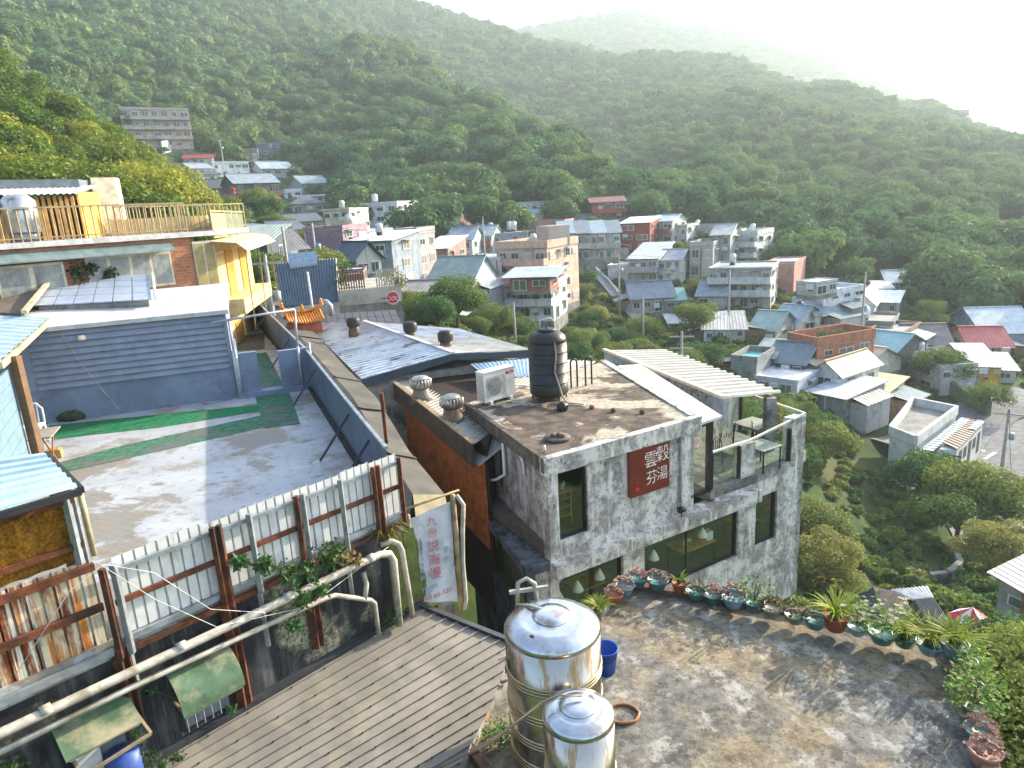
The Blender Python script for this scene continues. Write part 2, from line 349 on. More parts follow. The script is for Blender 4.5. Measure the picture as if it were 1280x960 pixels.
def deck_material():
    t = NT('painted_deck')
    base = t.ramp(t.noise(1.3, 6, .6), .3, .7, srgb((.36, .375, .40)), srgb((.50, .51, .525)))
    c = t.mix(t.ramp(t.noise(.42, 7, .62, dist=.3, off=1.5), .535, .555), base, srgb((.25, .225, .19)))
    c = t.mix(t.ramp(t.noise(1.3, 9, .72, off=9), .52, .60), c, t.mix(.8, c, srgb((.27, .215, .15))))
    c = t.mix(t.ramp(t.noise(5, 10, .78, off=6), .55, .62), c, t.mix(.65, c, srgb((.12, .11, .10))))
    wv = t.n('ShaderNodeTexWave', wave_type='BANDS', bands_direction='X'); mp = t.n('ShaderNodeMapping'); mp.inputs['Rotation'].default_value = (0, 0, math.radians(-62)); t.l(t.tc, mp.inputs[0]); t.l(mp.outputs[0], wv.inputs[0])
    wv.inputs['Scale'].default_value = 2.2; wv.inputs['Distortion'].default_value = .4
    line = t.ramp(wv.outputs[1], .70, .9)
    c = t.mix(t.mix(.16, (0, 0, 0, 1), line), c, srgb((.32, .36, .42)))
    t.bsdf(c, .45, 0, t.noise(12, 5, .6), .12, .01, .5); return t.m
MW = wall_material(); MD = deck_material()
RUST = M('rust_steel', (.16, .055, .028), .8, .2, .4, 7, dirt=(.05, .03, .025), dirt_amt=.6, bump=.3)
STEEL_G = M('galvanised_steel', (.34, .38, .42), .45, .55, .2, 6, dirt=(.2, .17, .14), dirt_amt=.25)
WHITE_SHEET = M('white_sheet_metal', (.74, .74, .73), .5, .1, .1, 3, dirt=(.40, .29, .19), dirt_amt=.2, dirt_scale=2, streak=.25)
PIPE_W = M('weathered_pvc', (.47, .44, .38), .6, 0, .2, 6, dirt=(.25, .22, .16), dirt_amt=.5, dirt_scale=3)
CONC = M('plain_concrete', (.33, .32, .30), .9, 0, .22, 3, dirt=(.10, .10, .10), dirt_amt=.5, bump=.35)
deck_edge_r = [Z(483, 566, -3.38), Z(433, 502, -3.34), Z(383, 438, -3.32), Z(345, 400, -3.3), Z(305, 362, -3.3)]
deck_edge_r = [Vector((p.x, p.y, -4.35)) for p in deck_edge_r]
th = thing('terrace_house', 'flat roofed house with blackened retaining wall below a painted roof deck', 'house', W(1.5, -8.5))
far_l = Z(60, 505, -4.35)
poly = [W(-6, -4.35), W(4.10, -4.35)] + deck_edge_r + [deck_edge_r[-1]+V(-16, -2, 0)]
part('roof_deck', MD, th, lambda m: m.slab(poly, .22))
part('retaining_wall', MW, th, lambda m: m.obox(W(-6, -9.5, -.30), WD*10.15, WN*.298, (0, 0, 5.1)))
part('side_wall', MW, th, lambda m: [m.obox(Vector((a.x, a.y, -9.5))-V(.25, .06, 0), b-a, V(.2, .05, 0), (0, 0, 4.9)) for a, b in zip(deck_edge_r[:-1], deck_edge_r[1:])])
HOUSES += [(-8, 14, 9), (-12, 24, 9)]
# posts that carry the fence down over the wall
for s, z0, mt in ((0.0, -5.45, RUST), (1.22, -6.0, RUST), (2.33, -5.75, RUST)):
    part('wall_post', mt, th, lambda m: (m.bar(W(s, z0, .06), W(s, -4.5, .06), .05, .10), m.bar(W(s+.09, z0, .06), W(s+.09, -4.5, .06), .04, .08)))
for s, z0 in ((.13, -5.0), (1.68, -5.35), (3.0, -5.3)):
    part('wall_strut', STEEL_G, th, lambda m: m.bar(W(s, z0, .05), W(s, -4.5, .05), .05, .05))
# ---------------- white corrugated fence along the deck edge
fe = thing('sheet_metal_fence', 'white corrugated sheet fence on rusty rails above the blackened wall', 'fence', W(2, -4.45))
for k in range(8):
    s0 = .16+k*.486; s1 = s0+.48; dz = .015*math.sin(k*2.3)
    part('panel', WHITE_SHEET, fe, lambda m: m.corr(W(s0, -4.48+dz, 0), W(s1, -4.48+dz, 0), W(s1, -3.42+dz, 0), W(s0, -3.42+dz, 0), 4, -.035, RIB, .004))
for z, mt, t_ in ((-3.55, STEEL_G, .05), (-3.92, RUST, .06), (-4.38, STEEL_G, .07), (-4.52, RUST, .07)):
    part('rail', mt, fe, lambda m: m.bar(W(.1, z, .055), W(4.05, z, .055), .045, t_))
for s, mt in ((0.03, RUST), (.14, STEEL_G), (1.22, RUST), (1.30, RUST), (1.68, STEEL_G), (2.33, RUST), (2.42, STEEL_G), (3.0, STEEL_G), (3.55, RUST), (3.64, RUST), (4.02, RUST)):
    part('post', mt, fe, lambda m: m.bar(W(s, -4.55, .10), W(s, -3.46, .10), .055, .06))
# ---------------- rust-streaked sheet and shed to the left of it
def rust_sheet():
    t = NT('rust_streaked_sheet')
    n = t.noise(7, 6, .75, stretch=(1, 1, .06)); c = t.ramp(n, .47, .56, srgb((.66, .58, .42)), srgb((.50, .17, .03)))
    c = t.mix(t.ramp(t.noise(2.0, 6, .7, off=4, stretch=(1, 1, .25)), .53, .60), c, srgb((.20, .045, .015)))
    c = t.mix(t.ramp(t.noise(13, 4, .6, stretch=(1, 1, .03), off=3), .56, .62), c, srgb((.74, .70, .62)))
    t.bsdf(c, .7, .1, n, .15, .01, .3); return t.m
def foam_rust():
    t = NT('ochre_rusted_sheet'); n = t.noise(26, 8, .75); n2 = t.noise(3.5, 5, .6, stretch=(1, 1, .5))
    c = t.ramp(n, .38, .66, srgb((.14, .055, .008)), srgb((.55, .26, .03)))
    c = t.mix(t.ramp(n2, .5, .72), c, srgb((.06, .035, .012)))
    t.bsdf(c, .9, 0, n, .9, .02, .2); return t.m
RS = rust_sheet(); FR = foam_rust()
sf = thing('rusted_fence_bay', 'rust streaked corrugated fence bay below the ochre shed wall', 'fence', W(-.9, -4.5))
for k in range(3):
    s1 = -.02-k*.62; s0 = s1-.60
    part('panel', RS, sf, lambda m: m.corr(W(s0, -4.42, -.02), W(s1, -4.42, -.02), W(s1, -3.36, -.02), W(s0, -3.36, -.02), 5, -.03, RIB, .004))
for z in (-3.42, -3.9, -4.46):
    part('rail', RUST if z > -4 else STEEL_G, sf, lambda m: m.bar(W(-2.2, z, .05), W(-.02, z, .05), .05, .08))
SB = M('pale_blue_sheet', (.46, .60, .66), .4, .25, .12, 2, dirt=(.28, .30, .30), dirt_amt=.3)
sh = thing('rusty_shed', 'small shed with ochre rusted wall and pale blue corrugated roof', 'shed', W(-1.2, -4.35, -.9))
part('rusted_panel', FR, sh, lambda m: m.corr(W(-2.3, -3.34, -.06), W(-.08, -3.34, -.06), W(-.08, -2.60, -.06), W(-2.3, -2.60, -.06), 9, -.03, None, .004))
part('frame_rail', RUST, sh, lambda m: (m.bar(W(-2.3, -3.16, .0), W(-.05, -3.16, .0), .04, .06), m.bar(W(-2.3, -2.64, .0), W(-.05, -2.64, .0), .05, .08)))
part('corner_post', STEEL_G, sh, lambda m: (m.bar(W(-.12, -3.36, .01), W(-.12, -2.58, .01), .06, .06), m.bar(W(-.05, -3.4, -.03), W(-.05, -2.6, -.03), .03, .05)))
part('drain_pipe', M('cream_pipe', (.42, .38, .24), .6, dirt=(.2, .15, .08), dirt_amt=.5), sh, lambda m: m.tube([W(.03, -2.6, -.06), W(.03, -3.35, -.06)], .03, 8))
a, b, c, d = W(-.02, -2.50, .12), W(-2.6, -2.46, .12), W(-2.6, -2.32, -2.4), W(-.02, -2.36, -1.0)
part('roof_sheet', SB, sh, lambda m: m.corr(d, a, b, c, 7, .03, TRAP, .004))
part('gutter', M('dark_trim', (.03, .032, .035), .5), sh, lambda m: (m.bar(W(0, -2.55, .14), W(-2.6, -2.55, .14), .05, .07), m.bar(W(.01, -2.54, .14), W(.01, -2.40, -1.0), .04, .07)))
part('back_wall', FR, sh, lambda m: m.obox(W(-.06, -4.345, -1.0), WD*.03, WN*.9, (0, 0, 1.8)))
# ---------------- second pale-blue roof at the frame edge
e1, e2, e3, e4 = Z(62, 397, -1.95), Z(0, 452, -1.95), Z(-160, 440, -1.9), Z(-60, 385, -1.75)
s2 = thing('blue_lean_to', 'pale blue lean-to with timber eave board beside the deck table', 'shed', Vector((e2.x, e2.y, -4.35)))
part('roof_sheet', SB, s2, lambda m: m.corr(e2, e1, e4, e3, 12, .03, None, .004))
part('eave_board', M('cream_timber', (.55, .45, .28), .7, dirt=(.2, .14, .08), dirt_amt=.4), s2, lambda m: m.bar(e2-UP*.07, e1-UP*.07, .05, .11))
q1 = e2.lerp(e1, .12); q1.z = -4.35; q0 = q1+(e2-e1).normalized()*3; q0.z = -4.35
part('siding', M('pale_blue_boards', (.15, .24, .30), .6, var=.1), s2, lambda m: [m.obox(q0+UP*(k*.24)-V(.05, 0, 0), q1-q0, V(-.05, .02, 0), (0, 0, .232)) for k in range(9)])
part('corner_post', M('brown_timber', (.16, .09, .05), .7), s2, lambda m: m.bar(q1+V(.06, .05, 0), Vector((q1.x+.06, q1.y+.05, -2.0)), .14, .14))
# ---------------- blue-grey house behind the deck, clapboard front
BA = Z(80, 527, -4.35); BB = 69.59; BD = dirb(BB); BN = dirb(BB+90)
def B(s, z, off=0.0): p = BA+BD*s+BN*off; return Vector((p.x, p.y, z))
BLUEG = M('blue_grey_board', (.235, .27, .36), .6, 0, .10, 3, dirt=(.17, .19, .25), dirt_amt=.3, bump=.08)
BLUEP = M('blue_grey_plaster', (.20, .24, .34), .7, 0, .14, 1.5, dirt=(.13, .16, .23), dirt_amt=.45, bump=.2)
bh = thing('clapboard_house', 'blue grey clapboard house with flat pale roof behind the deck', 'house', B(1.6, -4.35, -2))
part('plaster_wall', BLUEP, bh, lambda m: m.obox(B(-2.2, -4.36, -4.6), BD*6.15, BN*4.6, (0, 0, .86)))
part('upper_wall', BLUEP, bh, lambda m: m.obox(B(-2.2, -3.5, -4.55), BD*6.1, BN*4.5, (0, 0, 1.32)))
for k in range(9):
    z = -3.53+k*.155
    part('siding_board', BLUEG, bh, lambda m: m.prism([B(-.35, z, -.05), B(-.35, z, .062), B(-.35, z+.02, .066), B(-.35, z+.153, .004), B(-.35, z+.153, -.05)], BD*(4.2)))
part('corner_board', BLUEG, bh, lambda m: m.obox(B(-.7, -3.53, -.05), BD*.345, BN*.085, (0, 0, 1.40)))
part('corner_board', BLUEG, bh, lambda m: m.obox(B(3.855, -3.53, -.05), BD*.09, BN*.095, (0, 0, 1.40)))
part('roof_slab', M('pale_felt', (.50, .50, .50), .85, var=.1, dirt=(.30, .30, .32), dirt_amt=.35), bh, lambda m: m.prism([B(-2.3, -2.15, .14), B(4.02, -2.15, .14), B(4.02, -1.86, -4.7), B(-2.3, -1.86, -4.7)], (0, 0, .10)))
part('wall_lamp', M('lamp_glow', (.8, .7, .5)), bh, lambda m: m.lathe([(0.001, 0), (.07, .01), (.09, .06), (.07, .12), (.001, .13)], B(.75, -2.45, .06), 12))
cab = thing('hanging_cable', 'white cable sagging down the clapboard wall to the mossy stone', 'cable', B(.6, -4.3, .1))
part('cord', PIPE_W, cab, lambda m: m.tube([B(.35, -2.2, .06), B(.62, -3.0, .05), B(.95, -3.7, .06), B(1.25, -4.2, .25)], .008, 5))
# low gate walls and passage
gw = thing('gate_wall', 'low blue grey gate walls with steel posts at the deck passage', 'wall', B(5, -4.35))
part('wall', BLUEP, gw, lambda m: m.obox(B(4.02, -4.349, -.06), BD*.50, BN*.16, (0, 0, 1.16)))
part('wall', BLUEP, gw, lambda m: m.obox(B(5.04, -4.349, -.06), BD*.80, BN*.16, (0, 0, 1.10)))
part('threshold', BLUEP, gw, lambda m: m.obox(B(3.98, -4.348, -.10), BD*1.95, BN*.34, (0, 0, .13)))
for s, h in ((3.98, 2.1), (4.03, 2.1), (5.84, 2.0), (5.55, 1.9)):
    part('post', M('pale_steel', (.46, .48, .52), .5, .3, dirt=(.25, .25, .26), dirt_amt=.3), gw, lambda m: m.tube([B(s, -4.35, .14), B(s, -4.35+h*(.62 if s > 5 else .6), .14)], .035, 8))
part('cross_pipe', MATS['pale_steel'], gw, lambda m: (m.tube([B(3.6, -2.32, .2), B(5.6, -2.2, .2)], .03, 8), m.tube([B(4.0, -3.1, .14), B(4.0, -2.3, .16)], .028, 8), m.tube([B(5.55, -3.2, .14), B(5.6, -2.2, .18)], .028, 8)))
# ---------------- dark blue sheet fence on the alley side
SF = M('blue_sheet_fence', (.13, .17, .23), .55, .2, .12, 2, dirt=(.08, .09, .11), dirt_amt=.35, streak=.2)
fr2 = thing('blue_alley_fence', 'dark blue ribbed sheet fence with leaning props along the alley edge', 'fence', deck_edge_r[2])
for i, (a, b) in enumerate(zip(deck_edge_r[:-1], deck_edge_r[1:])):
    L = (b-a).length; nseg = max(2, int(L/2.2))
    for k in range(nseg):
        p, q = a.lerp(b, k/nseg), a.lerp(b, (k+.99)/nseg)
        part('panel', SF, fr2, lambda m: m.corr(p+UP*.03, q+UP*.03, q+UP*1.03, p+UP*1.03, max(4, int((q-p).length/.16)), .03, RIB, .004))
    part('top_rail', STEEL_G, fr2, lambda m: m.bar(a+UP*1.05, b+UP*1.05, .06, .04))
    part('base_rail', M('black_rubber', (.02, .02, .02), .7), fr2, lambda m: m.bar(a+UP*.06+V(-.06, -.02, 0), b+UP*.06+V(-.06, -.02, 0), .08, .09))
_al = [(deck_edge_r[0].lerp(deck_edge_r[1], .35)), deck_edge_r[0].lerp(deck_edge_r[1], .9), deck_edge_r[1].lerp(deck_edge_r[2], .7), deck_edge_r[2].lerp(deck_edge_r[3], .5), deck_edge_r[3].lerp(deck_edge_r[4], .25), deck_edge_r[3].lerp(deck_edge_r[4], .7)]
for p in _al:
    part('prop', M('dark_blue_steel', (.06, .08, .11), .5, .3), fr2, lambda m: m.bar(p+UP*.85+V(-.03, 0, 0), p+V(-.62, -.18, .03), .04, .04))
# ---------------- green mats, table, chair, stone, crate
GREEN_M = M('green_mat', (.012, .16, .065), .9, var=.3, scale=10, dirt=(.10, .12, .08), dirt_amt=.3, bump=.5)
GREEN_W = M('worn_green_mat', (.05, .15, .09), .9, var=.35, scale=6, dirt=(.13, .13, .12), dirt_amt=.62, dirt_scale=.9, bump=.5)
def mat_strip(pts, mt, label, z=-4.342):
    m = MB(); m.slab([Z(x, y, z) for x, y in pts], .004); tag(m.build('floor_mat', mt), label, 'mat', 'green mats laid on the deck')
mat_strip([(62, 549), (62, 532), (118, 526), (322, 506), (325, 514), (200, 534)], GREEN_M, 'bright green artificial grass strip nearest the clapboard wall')
mat_strip([(66, 580), (140, 560), (326, 519), (333, 533), (180, 568), (80, 590)], GREEN_W, 'worn green strip slanting across the middle of the deck')
mat_strip([(319, 496), (362, 491), (375, 529), (331, 535)], GREEN_W, 'faded green square mat before the deck passage', -4.337)
mat_strip([(318, 442), (333, 440), (356, 484), (324, 487)], GREEN_W, 'green mat lying inside the narrow passage')
mat_strip([(281, 421), (330, 416), (331, 436), (283, 440)], M('brown_mat', (.11, .10, .075), .9, var=.3), 'brown doormat between the passage and the far deck')
mat_strip([(281, 412), (318, 406), (320, 418), (281, 421)], M('mint_mat', (.22, .46, .38), .8, var=.2), 'pale mint mat on the far deck beyond the gate walls')
tp = Z(32, 545, -3.65)
tb = thing('folding_table', 'grey folding table at the deck edge beside the white chair', 'table', Vector((tp.x, tp.y, -4.34)))
tx = BD; ty = -BN
c0 = Vector((tp.x, tp.y, -3.66))-tx*.75-ty*.4
part('table_top', M('table_grey', (.30, .27, .22), .5, var=.1), tb, lambda m: m.obox(c0, tx*1.25, ty*.75, (0, 0, .03)))
for k in (0, 1):
    oo = c0+tx*(.15+k*.95)
    part('leg', M('rust_orange', (.35, .14, .05), .6), tb, lambda m: (m.bar(oo+ty*.06-UP*.01, oo+ty*.68-UP*.675, .025), m.bar(oo+ty*.68-UP*.01+tx*.03, oo+ty*.06-UP*.675+tx*.03, .025)))
cp = Z(45, 556, -4.34)
ch = thing('plastic_chair', 'white plastic chair with arched back behind the folding table', 'chair', cp)
PLW = M('white_plastic', (.72, .72, .70), .4, var=.06)
def chair_parts(ch, base, fx, fy, mat):
    o = base
    part('seat', mat, ch, lambda m: m.obox(o-fx*.21-fy*.2+UP*.40, fx*.42, fy*.4, (0, 0, .035)))
    part('backrest', mat, ch, lambda m: (m.tube([o-fx*.2+fy*.2+UP*.42, o-fx*.19+fy*.26+UP*.72, o-fx*.1+fy*.28+UP*.84, o+fx*.1+fy*.28+UP*.84, o+fx*.19+fy*.26+UP*.72, o+fx*.2+fy*.2+UP*.42], .022, 6), [m.bar(o+fx*k+fy*.2+UP*.42, o+fx*k+fy*.28+UP*.83, .03, .015) for k in (-.1, 0, .1)]))
    for sx in (-1, 1):
        for sy in (-1, 1):
            part('leg', mat, ch, lambda m: m.bar(o+fx*.19*sx+fy*.17*sy+UP*.41, o+fx*.22*sx+fy*.2*sy+UP*.002, .035, .03))
chair_parts(ch, cp, tx, ty, PLW)
sp = Z(89, 524, -4.34); m = MB(); m.lathe([(.02, 0), (.28, .01), (.33, .1), (.26, .2), (.1, .25), (.001, .25)], (0, 0, 0), 14)
m.v = [(x*1.15+random.uniform(-.03, .03), y*.8+random.uniform(-.03, .03), z+random.uniform(-.015, .015)) for x, y, z in m.v]
o = m.build('mossy_stone', M('moss_stone', (.055, .065, .03), .95, var=.4, scale=8, bump=.8)); o.location = sp; tag(o, 'round mossy green stone at the foot of the clapboard wall', 'stone')
bp_ = Z(57, 575, -4.34); m = MB(); m.obox(bp_, tx*.28, ty*.2, (0, 0, .16)); m.obox(bp_+UP*.16+tx*.03, tx*.22, ty*.2, (0, 0, .02))
tag(m.build('wooden_box', M('box_wood', (.40, .27, .10), .7)), 'small wooden box on the deck below the folding table', 'box')
# ---------------- pipes on the wall
def pipe(pts, r, label, name='drain_pipe', mat=PIPE_W, group=None):
    m = MB(); m.tube(pts, r, 9); o = m.build(name, mat); return tag(o, label, 'pipe', group)
def joint(m, a, b, r): m.cyl(a, b, r, None, 10)
pt = thing('drain_pipe', 'thick upper drain pipe running the length of the blackened wall', 'pipe', W(2, -4.7, .2))
path = [W(-2.3, -4.62, .24), W(-1.05, -4.66, .24), W(1.2, -4.70, .24), W(2.9, -4.72, .24), W(3.42, -4.73, .24), W(3.58, -4.79, .24), W(3.64, -4.93, .24), W(3.62, -6.0, .24)]
part('pipe_run', PIPE_W, pt, lambda m: m.tube(path, .055, 10))
for s in (-.8, .55, 1.9, 3.2): part('coupling', PIPE_W, pt, lambda m: m.tube([W(s, -4.655-s*.018, .24), W(s+.10, -4.658-s*.018, .24)], .061, 10))
pt = thing('drain_pipe', 'thinner lower drain pipe bending down the blackened wall', 'pipe', W(2, -5, .2))
part('pipe_run', PIPE_W, pt, lambda m: m.tube([W(-2.3, -4.86, .2), W(0, -4.88, .2), W(1.25, -4.94, .2), W(2.5, -5.0, .2), W(2.65, -5.03, .2), W(3.2, -5.38, .2), W(3.26, -5.46, .2), W(3.26, -5.98, .2)], .036, 8))
pt = thing('drain_pipe', 'short stub pipe rising from the lower drain pipe', 'pipe', W(3.5, -5, .2))
part('pipe_run', PIPE_W, pt, lambda m: m.tube([W(3.1, -5.33, .2), W(3.16, -5.1, .2), W(3.18, -4.95, .12)], .036, 8))
pt = thing('drain_pipe', 'grey vent pipe with elbow beside the thick drain pipe end', 'pipe', W(4.4, -5.4, .2))
part('pipe_run', PIPE_W, pt, lambda m: m.tube([W(3.55, -4.68, .08), W(3.72, -4.68, .12), W(3.82, -4.76, .16), W(3.86, -4.9, .17), W(3.92, -6.0, .17)], .045, 9))
for k, pts in enumerate(([(-.9, -4.2, .14), (-.3, -3.55, .14), (.05, -3.4, .14), (.5, -3.7, .16), (1.0, -4.4, .2), (1.6, -4.72, .3)], [(.0, -3.36, .14), (.45, -4.0, .2), (1.0, -4.6, .3), (2.2, -4.95, .26), (3.6, -4.7, .2)])):
    m = MB(); m.tube([W(*q) for q in pts], .004, 5); tag(m.build('loose_wire', PLW), ('thin white wire looping over the rusty corner post', 'thin white wire slung across the fence and pipes')[k], 'wire')
# ---------------- awnings and windows below
AWN = M('green_tin_awning', (.10, .17, .10), .55, .1, .3, 3, dirt=(.34, .31, .20), dirt_amt=.55, dirt_scale=1.4, bump=.2)
def awning(label, s0, s1, zt, zb, out, curve):
    o = thing('window_awning', label, 'awning', W((s0+s1)/2, zb, .2))
    pr = [(0, 0), (.35, -.10*curve), (.7, -.34*curve), (1, -1.0)]
    n = 8; P = []
    for i in range(n+1):
        u = i/n; off = .01+out*(math.sin(u*math.pi/2) if curve else u); z = zt+(zb-zt)*((1-math.cos(u*math.pi/2)) if curve else u)
        P.append((off, z))
    def sheet(m):
        A = [W(s0, z, f) for f, z in P]; Bp = [W(s1, z, f) for f, z in P]
        m.add(A+Bp, [(i, i+1, n+2+i, n+1+i) for i in range(n)], True); m.add([p-UP*.012 for p in A+Bp], [(n+1+i, n+2+i, i+1, i) for i in range(n)], True)
    part('sheet', AWN, o, sheet)
    part('bracket', M('weathered_wood', (.30, .24, .16), .85, dirt=(.12, .1, .07), dirt_amt=.4), o, lambda m: (m.bar(W(s0+.05, zb-.02, out*.96), W(s1-.05, zb-.02, out*.96), .03, .03), m.bar(W(s0+.05, zb-.02, .02), W(s0+.05, zb-.02, out), .03, .03), m.bar(W(s1-.05, zb-.02, .02), W(s1-.05, zb-.02, out), .03, .03)))
    return o
awning('green tin awning over the barred window, curved and dusty', .42, 1.16, -5.0, -5.42, .42, 1)
awning('torn green tin awning over the open window nearest the frame corner', -.72, .02, -5.0, -5.2, .40, 0)
fr_ = thing('timber_bracket', 'bare timber awning frame hanging under the torn green awning', 'bracket', W(-.3, -5.6, .3))
part('rail', MATS['weathered_wood'], fr_, lambda m: (m.bar(W(-.62, -5.42, .46), W(.06, -5.36, .46), .03), m.bar(W(-.62, -5.42, .46), W(-.66, -5.2, .02), .03), m.bar(W(.06, -5.36, .46), W(.02, -5.18, .02), .03)))
for s0, s1, z0, z1, nb in ((.5, 1.1, -5.9, -5.2, 6), (-.62, -.05, -5.95, -5.15, 0)):
    wdw = part('window', M('dark_frame', (.03, .03, .035), .5), th, lambda m: m.obox(W(s0, z0, -.02), WD*(s1-s0), WN*.05, (0, 0, z1-z0)))
    part('pane', M('dull_pane', (.16, .19, .24), .25, spec=.6), wdw, lambda m: m.obox(W(s0+.04, z0+.04, .03), WD*(s1-s0-.08), WN*.008, (0, 0, z1-z0-.08)))
    for k in range(nb): part('bar', STEEL_G, wdw, lambda m: m.bar(W(s0+.05+k*.1, z0, .07), W(s0+.05+k*.1, z1, .07), .012))
bl = M('blue_barrel', (.05, .10, .35), .45); m = MB(); m.tube([W(-.2, -5.95, .25), W(-.2, -5.55, .25)], .17, 14); tag(m.build('blue_drum', bl), 'blue plastic drum under the torn green awning', 'drum')
m = MB(); m.obox(W(-.62, -5.95, .12), WD*.25, WN*.03, (0, 0, .6)); tag(m.build('leaning_board', M('white_board', (.55, .56, .58), .6, var=.1)), 'white board leaning beside the blue plastic drum', 'board')
# ---------------- mossy end sheets and the faded banner
MOSS = M('mossy_sheet', (.13, .16, .04), .85, var=.35, scale=3, dirt=(.05, .06, .02), dirt_amt=.4, streak=.4)
ms = thing('mossy_end_sheet', 'olive green mossy sheets beside the faded banner', 'sheet', W(4.4, -6))
for k in range(3): part('panel', MOSS, ms, lambda m: m.obox(W(3.72+k*.30, -6.2, -.02+.012*k), WD*.29, WN*.02, (0, 0, 1.5)))
bA, bB, bC, bD_ = VPL(513, 648, W(4.5, -5, .1), 66), VPL(563, 626, W(4.5, -5, .1), 66), VPL(572, 752, W(4.5, -5, .1), 66), VPL(521, 752, W(4.5, -5, .1), 66)
bn = thing('hanging_banner', 'faded white banner with red characters tied to bamboo poles', 'banner', (bC+bD_)/2)
BAN = M('banner_cloth', (.62, .64, .67), .8, 0, .12, 5, dirt=(.40, .42, .44), dirt_amt=.35, dirt_scale=3, bump=.3)
def cloth(m):
    n = 12; P = []; nn = dirb(156)
    for i in range(n+1):
        for j in range(n+1):
            u, v = i/n, j/n; p = bA.lerp(bB, u).lerp(bD_.lerp(bC, u), v); P.append(p+nn*(.015*math.sin(u*9+v*4)+.012*math.sin(v*13+u*3)))
    m.add(P, [(i*(n+1)+j, i*(n+1)+j+1, (i+1)*(n+1)+j+1, (i+1)*(n+1)+j) for i in range(n) for j in range(n)], True)
part('cloth', BAN, bn, cloth)
BAMB = M('bamboo', (.33, .25, .14), .7, var=.3, dirt=(.12, .1, .07), dirt_amt=.4)
for a, b, r in ((bA+V(-.03, 0, .06), bD_+V(-.02, 0, -.1), .03), (bB+V(.04, 0, .1), bC+V(.05, 0, -.2), .045), (bA+V(-.35, -.15, .12), bB+V(.15, .03, .16), .02)):
    part('pole', BAMB, bn, lambda m: m.tube([a, a.lerp(b, .5)+V(.01, 0, .01), b], r, 7))
def text_mesh(txt, size, mat, parent, origin, ex, ez, off, name='lettering', bold=0.0, align='CENTER', spacing=1.0):
    cu = bpy.data.curves.new('txt', 'FONT'); cu.body = txt; cu.size = size; cu.align_x = align; cu.align_y = 'CENTER'; cu.extrude = .002; cu.offset = bold; cu.resolution_u = 3; cu.space_line = spacing
    to = bpy.data.objects.new('txt', cu); COL.objects.link(to); dg = bpy.context.evaluated_depsgraph_get(); dg.update()
    me = bpy.data.meshes.new_from_object(to.evaluated_get(dg)); bpy.data.objects.remove(to); bpy.data.curves.remove(cu)
    me.materials.clear(); me.materials.append(mat)
    ex = ex.normalized(); nn = ex.cross(ez).normalized()
    o = bpy.data.objects.new(name, me); COL.objects.link(o)
    mw = Matrix(((ex.x, ez.x, nn.x, origin.x+nn.x*off), (ex.y, ez.y, nn.y, origin.y+nn.y*off), (ex.z, ez.z, nn.z, origin.z+nn.z*off), (0, 0, 0, 1)))
    o.parent = parent; o.matrix_parent_inverse = world_of(parent).inverted(); o.matrix_basis = mw; return o
FADED_R = M('faded_red_print', (.62, .22, .25), .8, var=.25, scale=14); FADED_B = M('faded_blue_print', (.38, .44, .55), .8, var=.2)
bex = (bB-bA).normalized(); bez = (bA-bD_).normalized(); bex = (bex-bez*bex.dot(bez)).normalized()
bw_ = (bB-bA).length; bh_ = (bA-bD_).length
def bpos(u, v): return bA.lerp(bB, u).lerp(bD_.lerp(bC, u), v)
for chh, v, sz in (('九', .12, .17), ('份', .245, .17), ('悅', .385, .21), ('海', .535, .22), ('樓', .68, .22)):
    text_mesh(chh, sz, FADED_R, bn, bpos(.49, v), bex, bez, .03)
text_mesh('TEL:(02)', .085, FADED_B, bn, bpos(.33, .83), (bex+UP*.18).normalized(), bez, .03); text_mesh('249 66-123', .115, FADED_R, bn, bpos(.5, .915), (bex+UP*.18).normalized(), bez, .03)
for k, chh in enumerate('民宿山海景觀'): text_mesh(chh, .085, FADED_B, bn, bpos(.17, .34+k*.075), bex, bez, .03)
for k, chh in enumerate('住宿'): text_mesh(chh, .12, FADED_B, bn, bpos(.80, .45+k*.1), bex, bez, .03)
pt = thing('drain_pipe', 'crooked weathered pipe beside the banner pole', 'pipe', bC+V(.2, 0, -.3))
part('pipe_run', PIPE_W, pt, lambda m: m.tube([bB+V(.1, .02, .08), bB+V(.2, 0, -.08), bB.lerp(bC, .3)+V(.16, 0, 0), bB.lerp(bC, .6)+V(.13, 0, 0), bC+V(.14, 0, .02), bC+V(.10, -.05, -.12)], .035, 8))
# ---------------- grey corrugated lean-to roof in the foreground
GREYS = M('weathered_grey_sheet', (.235, .215, .185), .55, .15, .16, 1.6, dirt=(.33, .28, .20), dirt_amt=.35, dirt_scale=.7, col2=(.20, .185, .16), c2scale=2.0, bump=.12)
KSL = .28
def PL(x, y):
    """sight line met with the plane of the lean-to roof, which falls gently away from the wall"""
    d = ray(x, y); return d*((-6.02+KSL*P0.dot(WN))/(d.z+KSL*d.dot(WN)))
EDGE = [(640, 804), (622, 866), (590, 930), (566, 975), (540, 1030)]
def edge_x(y): return float(np.interp(y, [q[1] for q in EDGE], [q[0] for q in EDGE])) if y > 804 else 9999
gr = thing('corrugated_lean_to', 'grey ribbed metal lean-to roof in front of the blackened wall', 'roof', W(1, -9, 2))
def rib_line(u):
    ax_, ay_ = 520+118*u, 757+47*u; sl = -.579-.012*u; x, y = ax_, ay_
    while x > edge_x(y) and y < 1020: x -= 2; y = ay_+sl*(x-ax_)
    xe = x-max(60, (1010-y)/-sl); return PL(x, y), PL(xe, ay_+sl*(xe-ax_))
RIBS = [rib_line(k*.115) for k in range(21)]
roof_pts = []
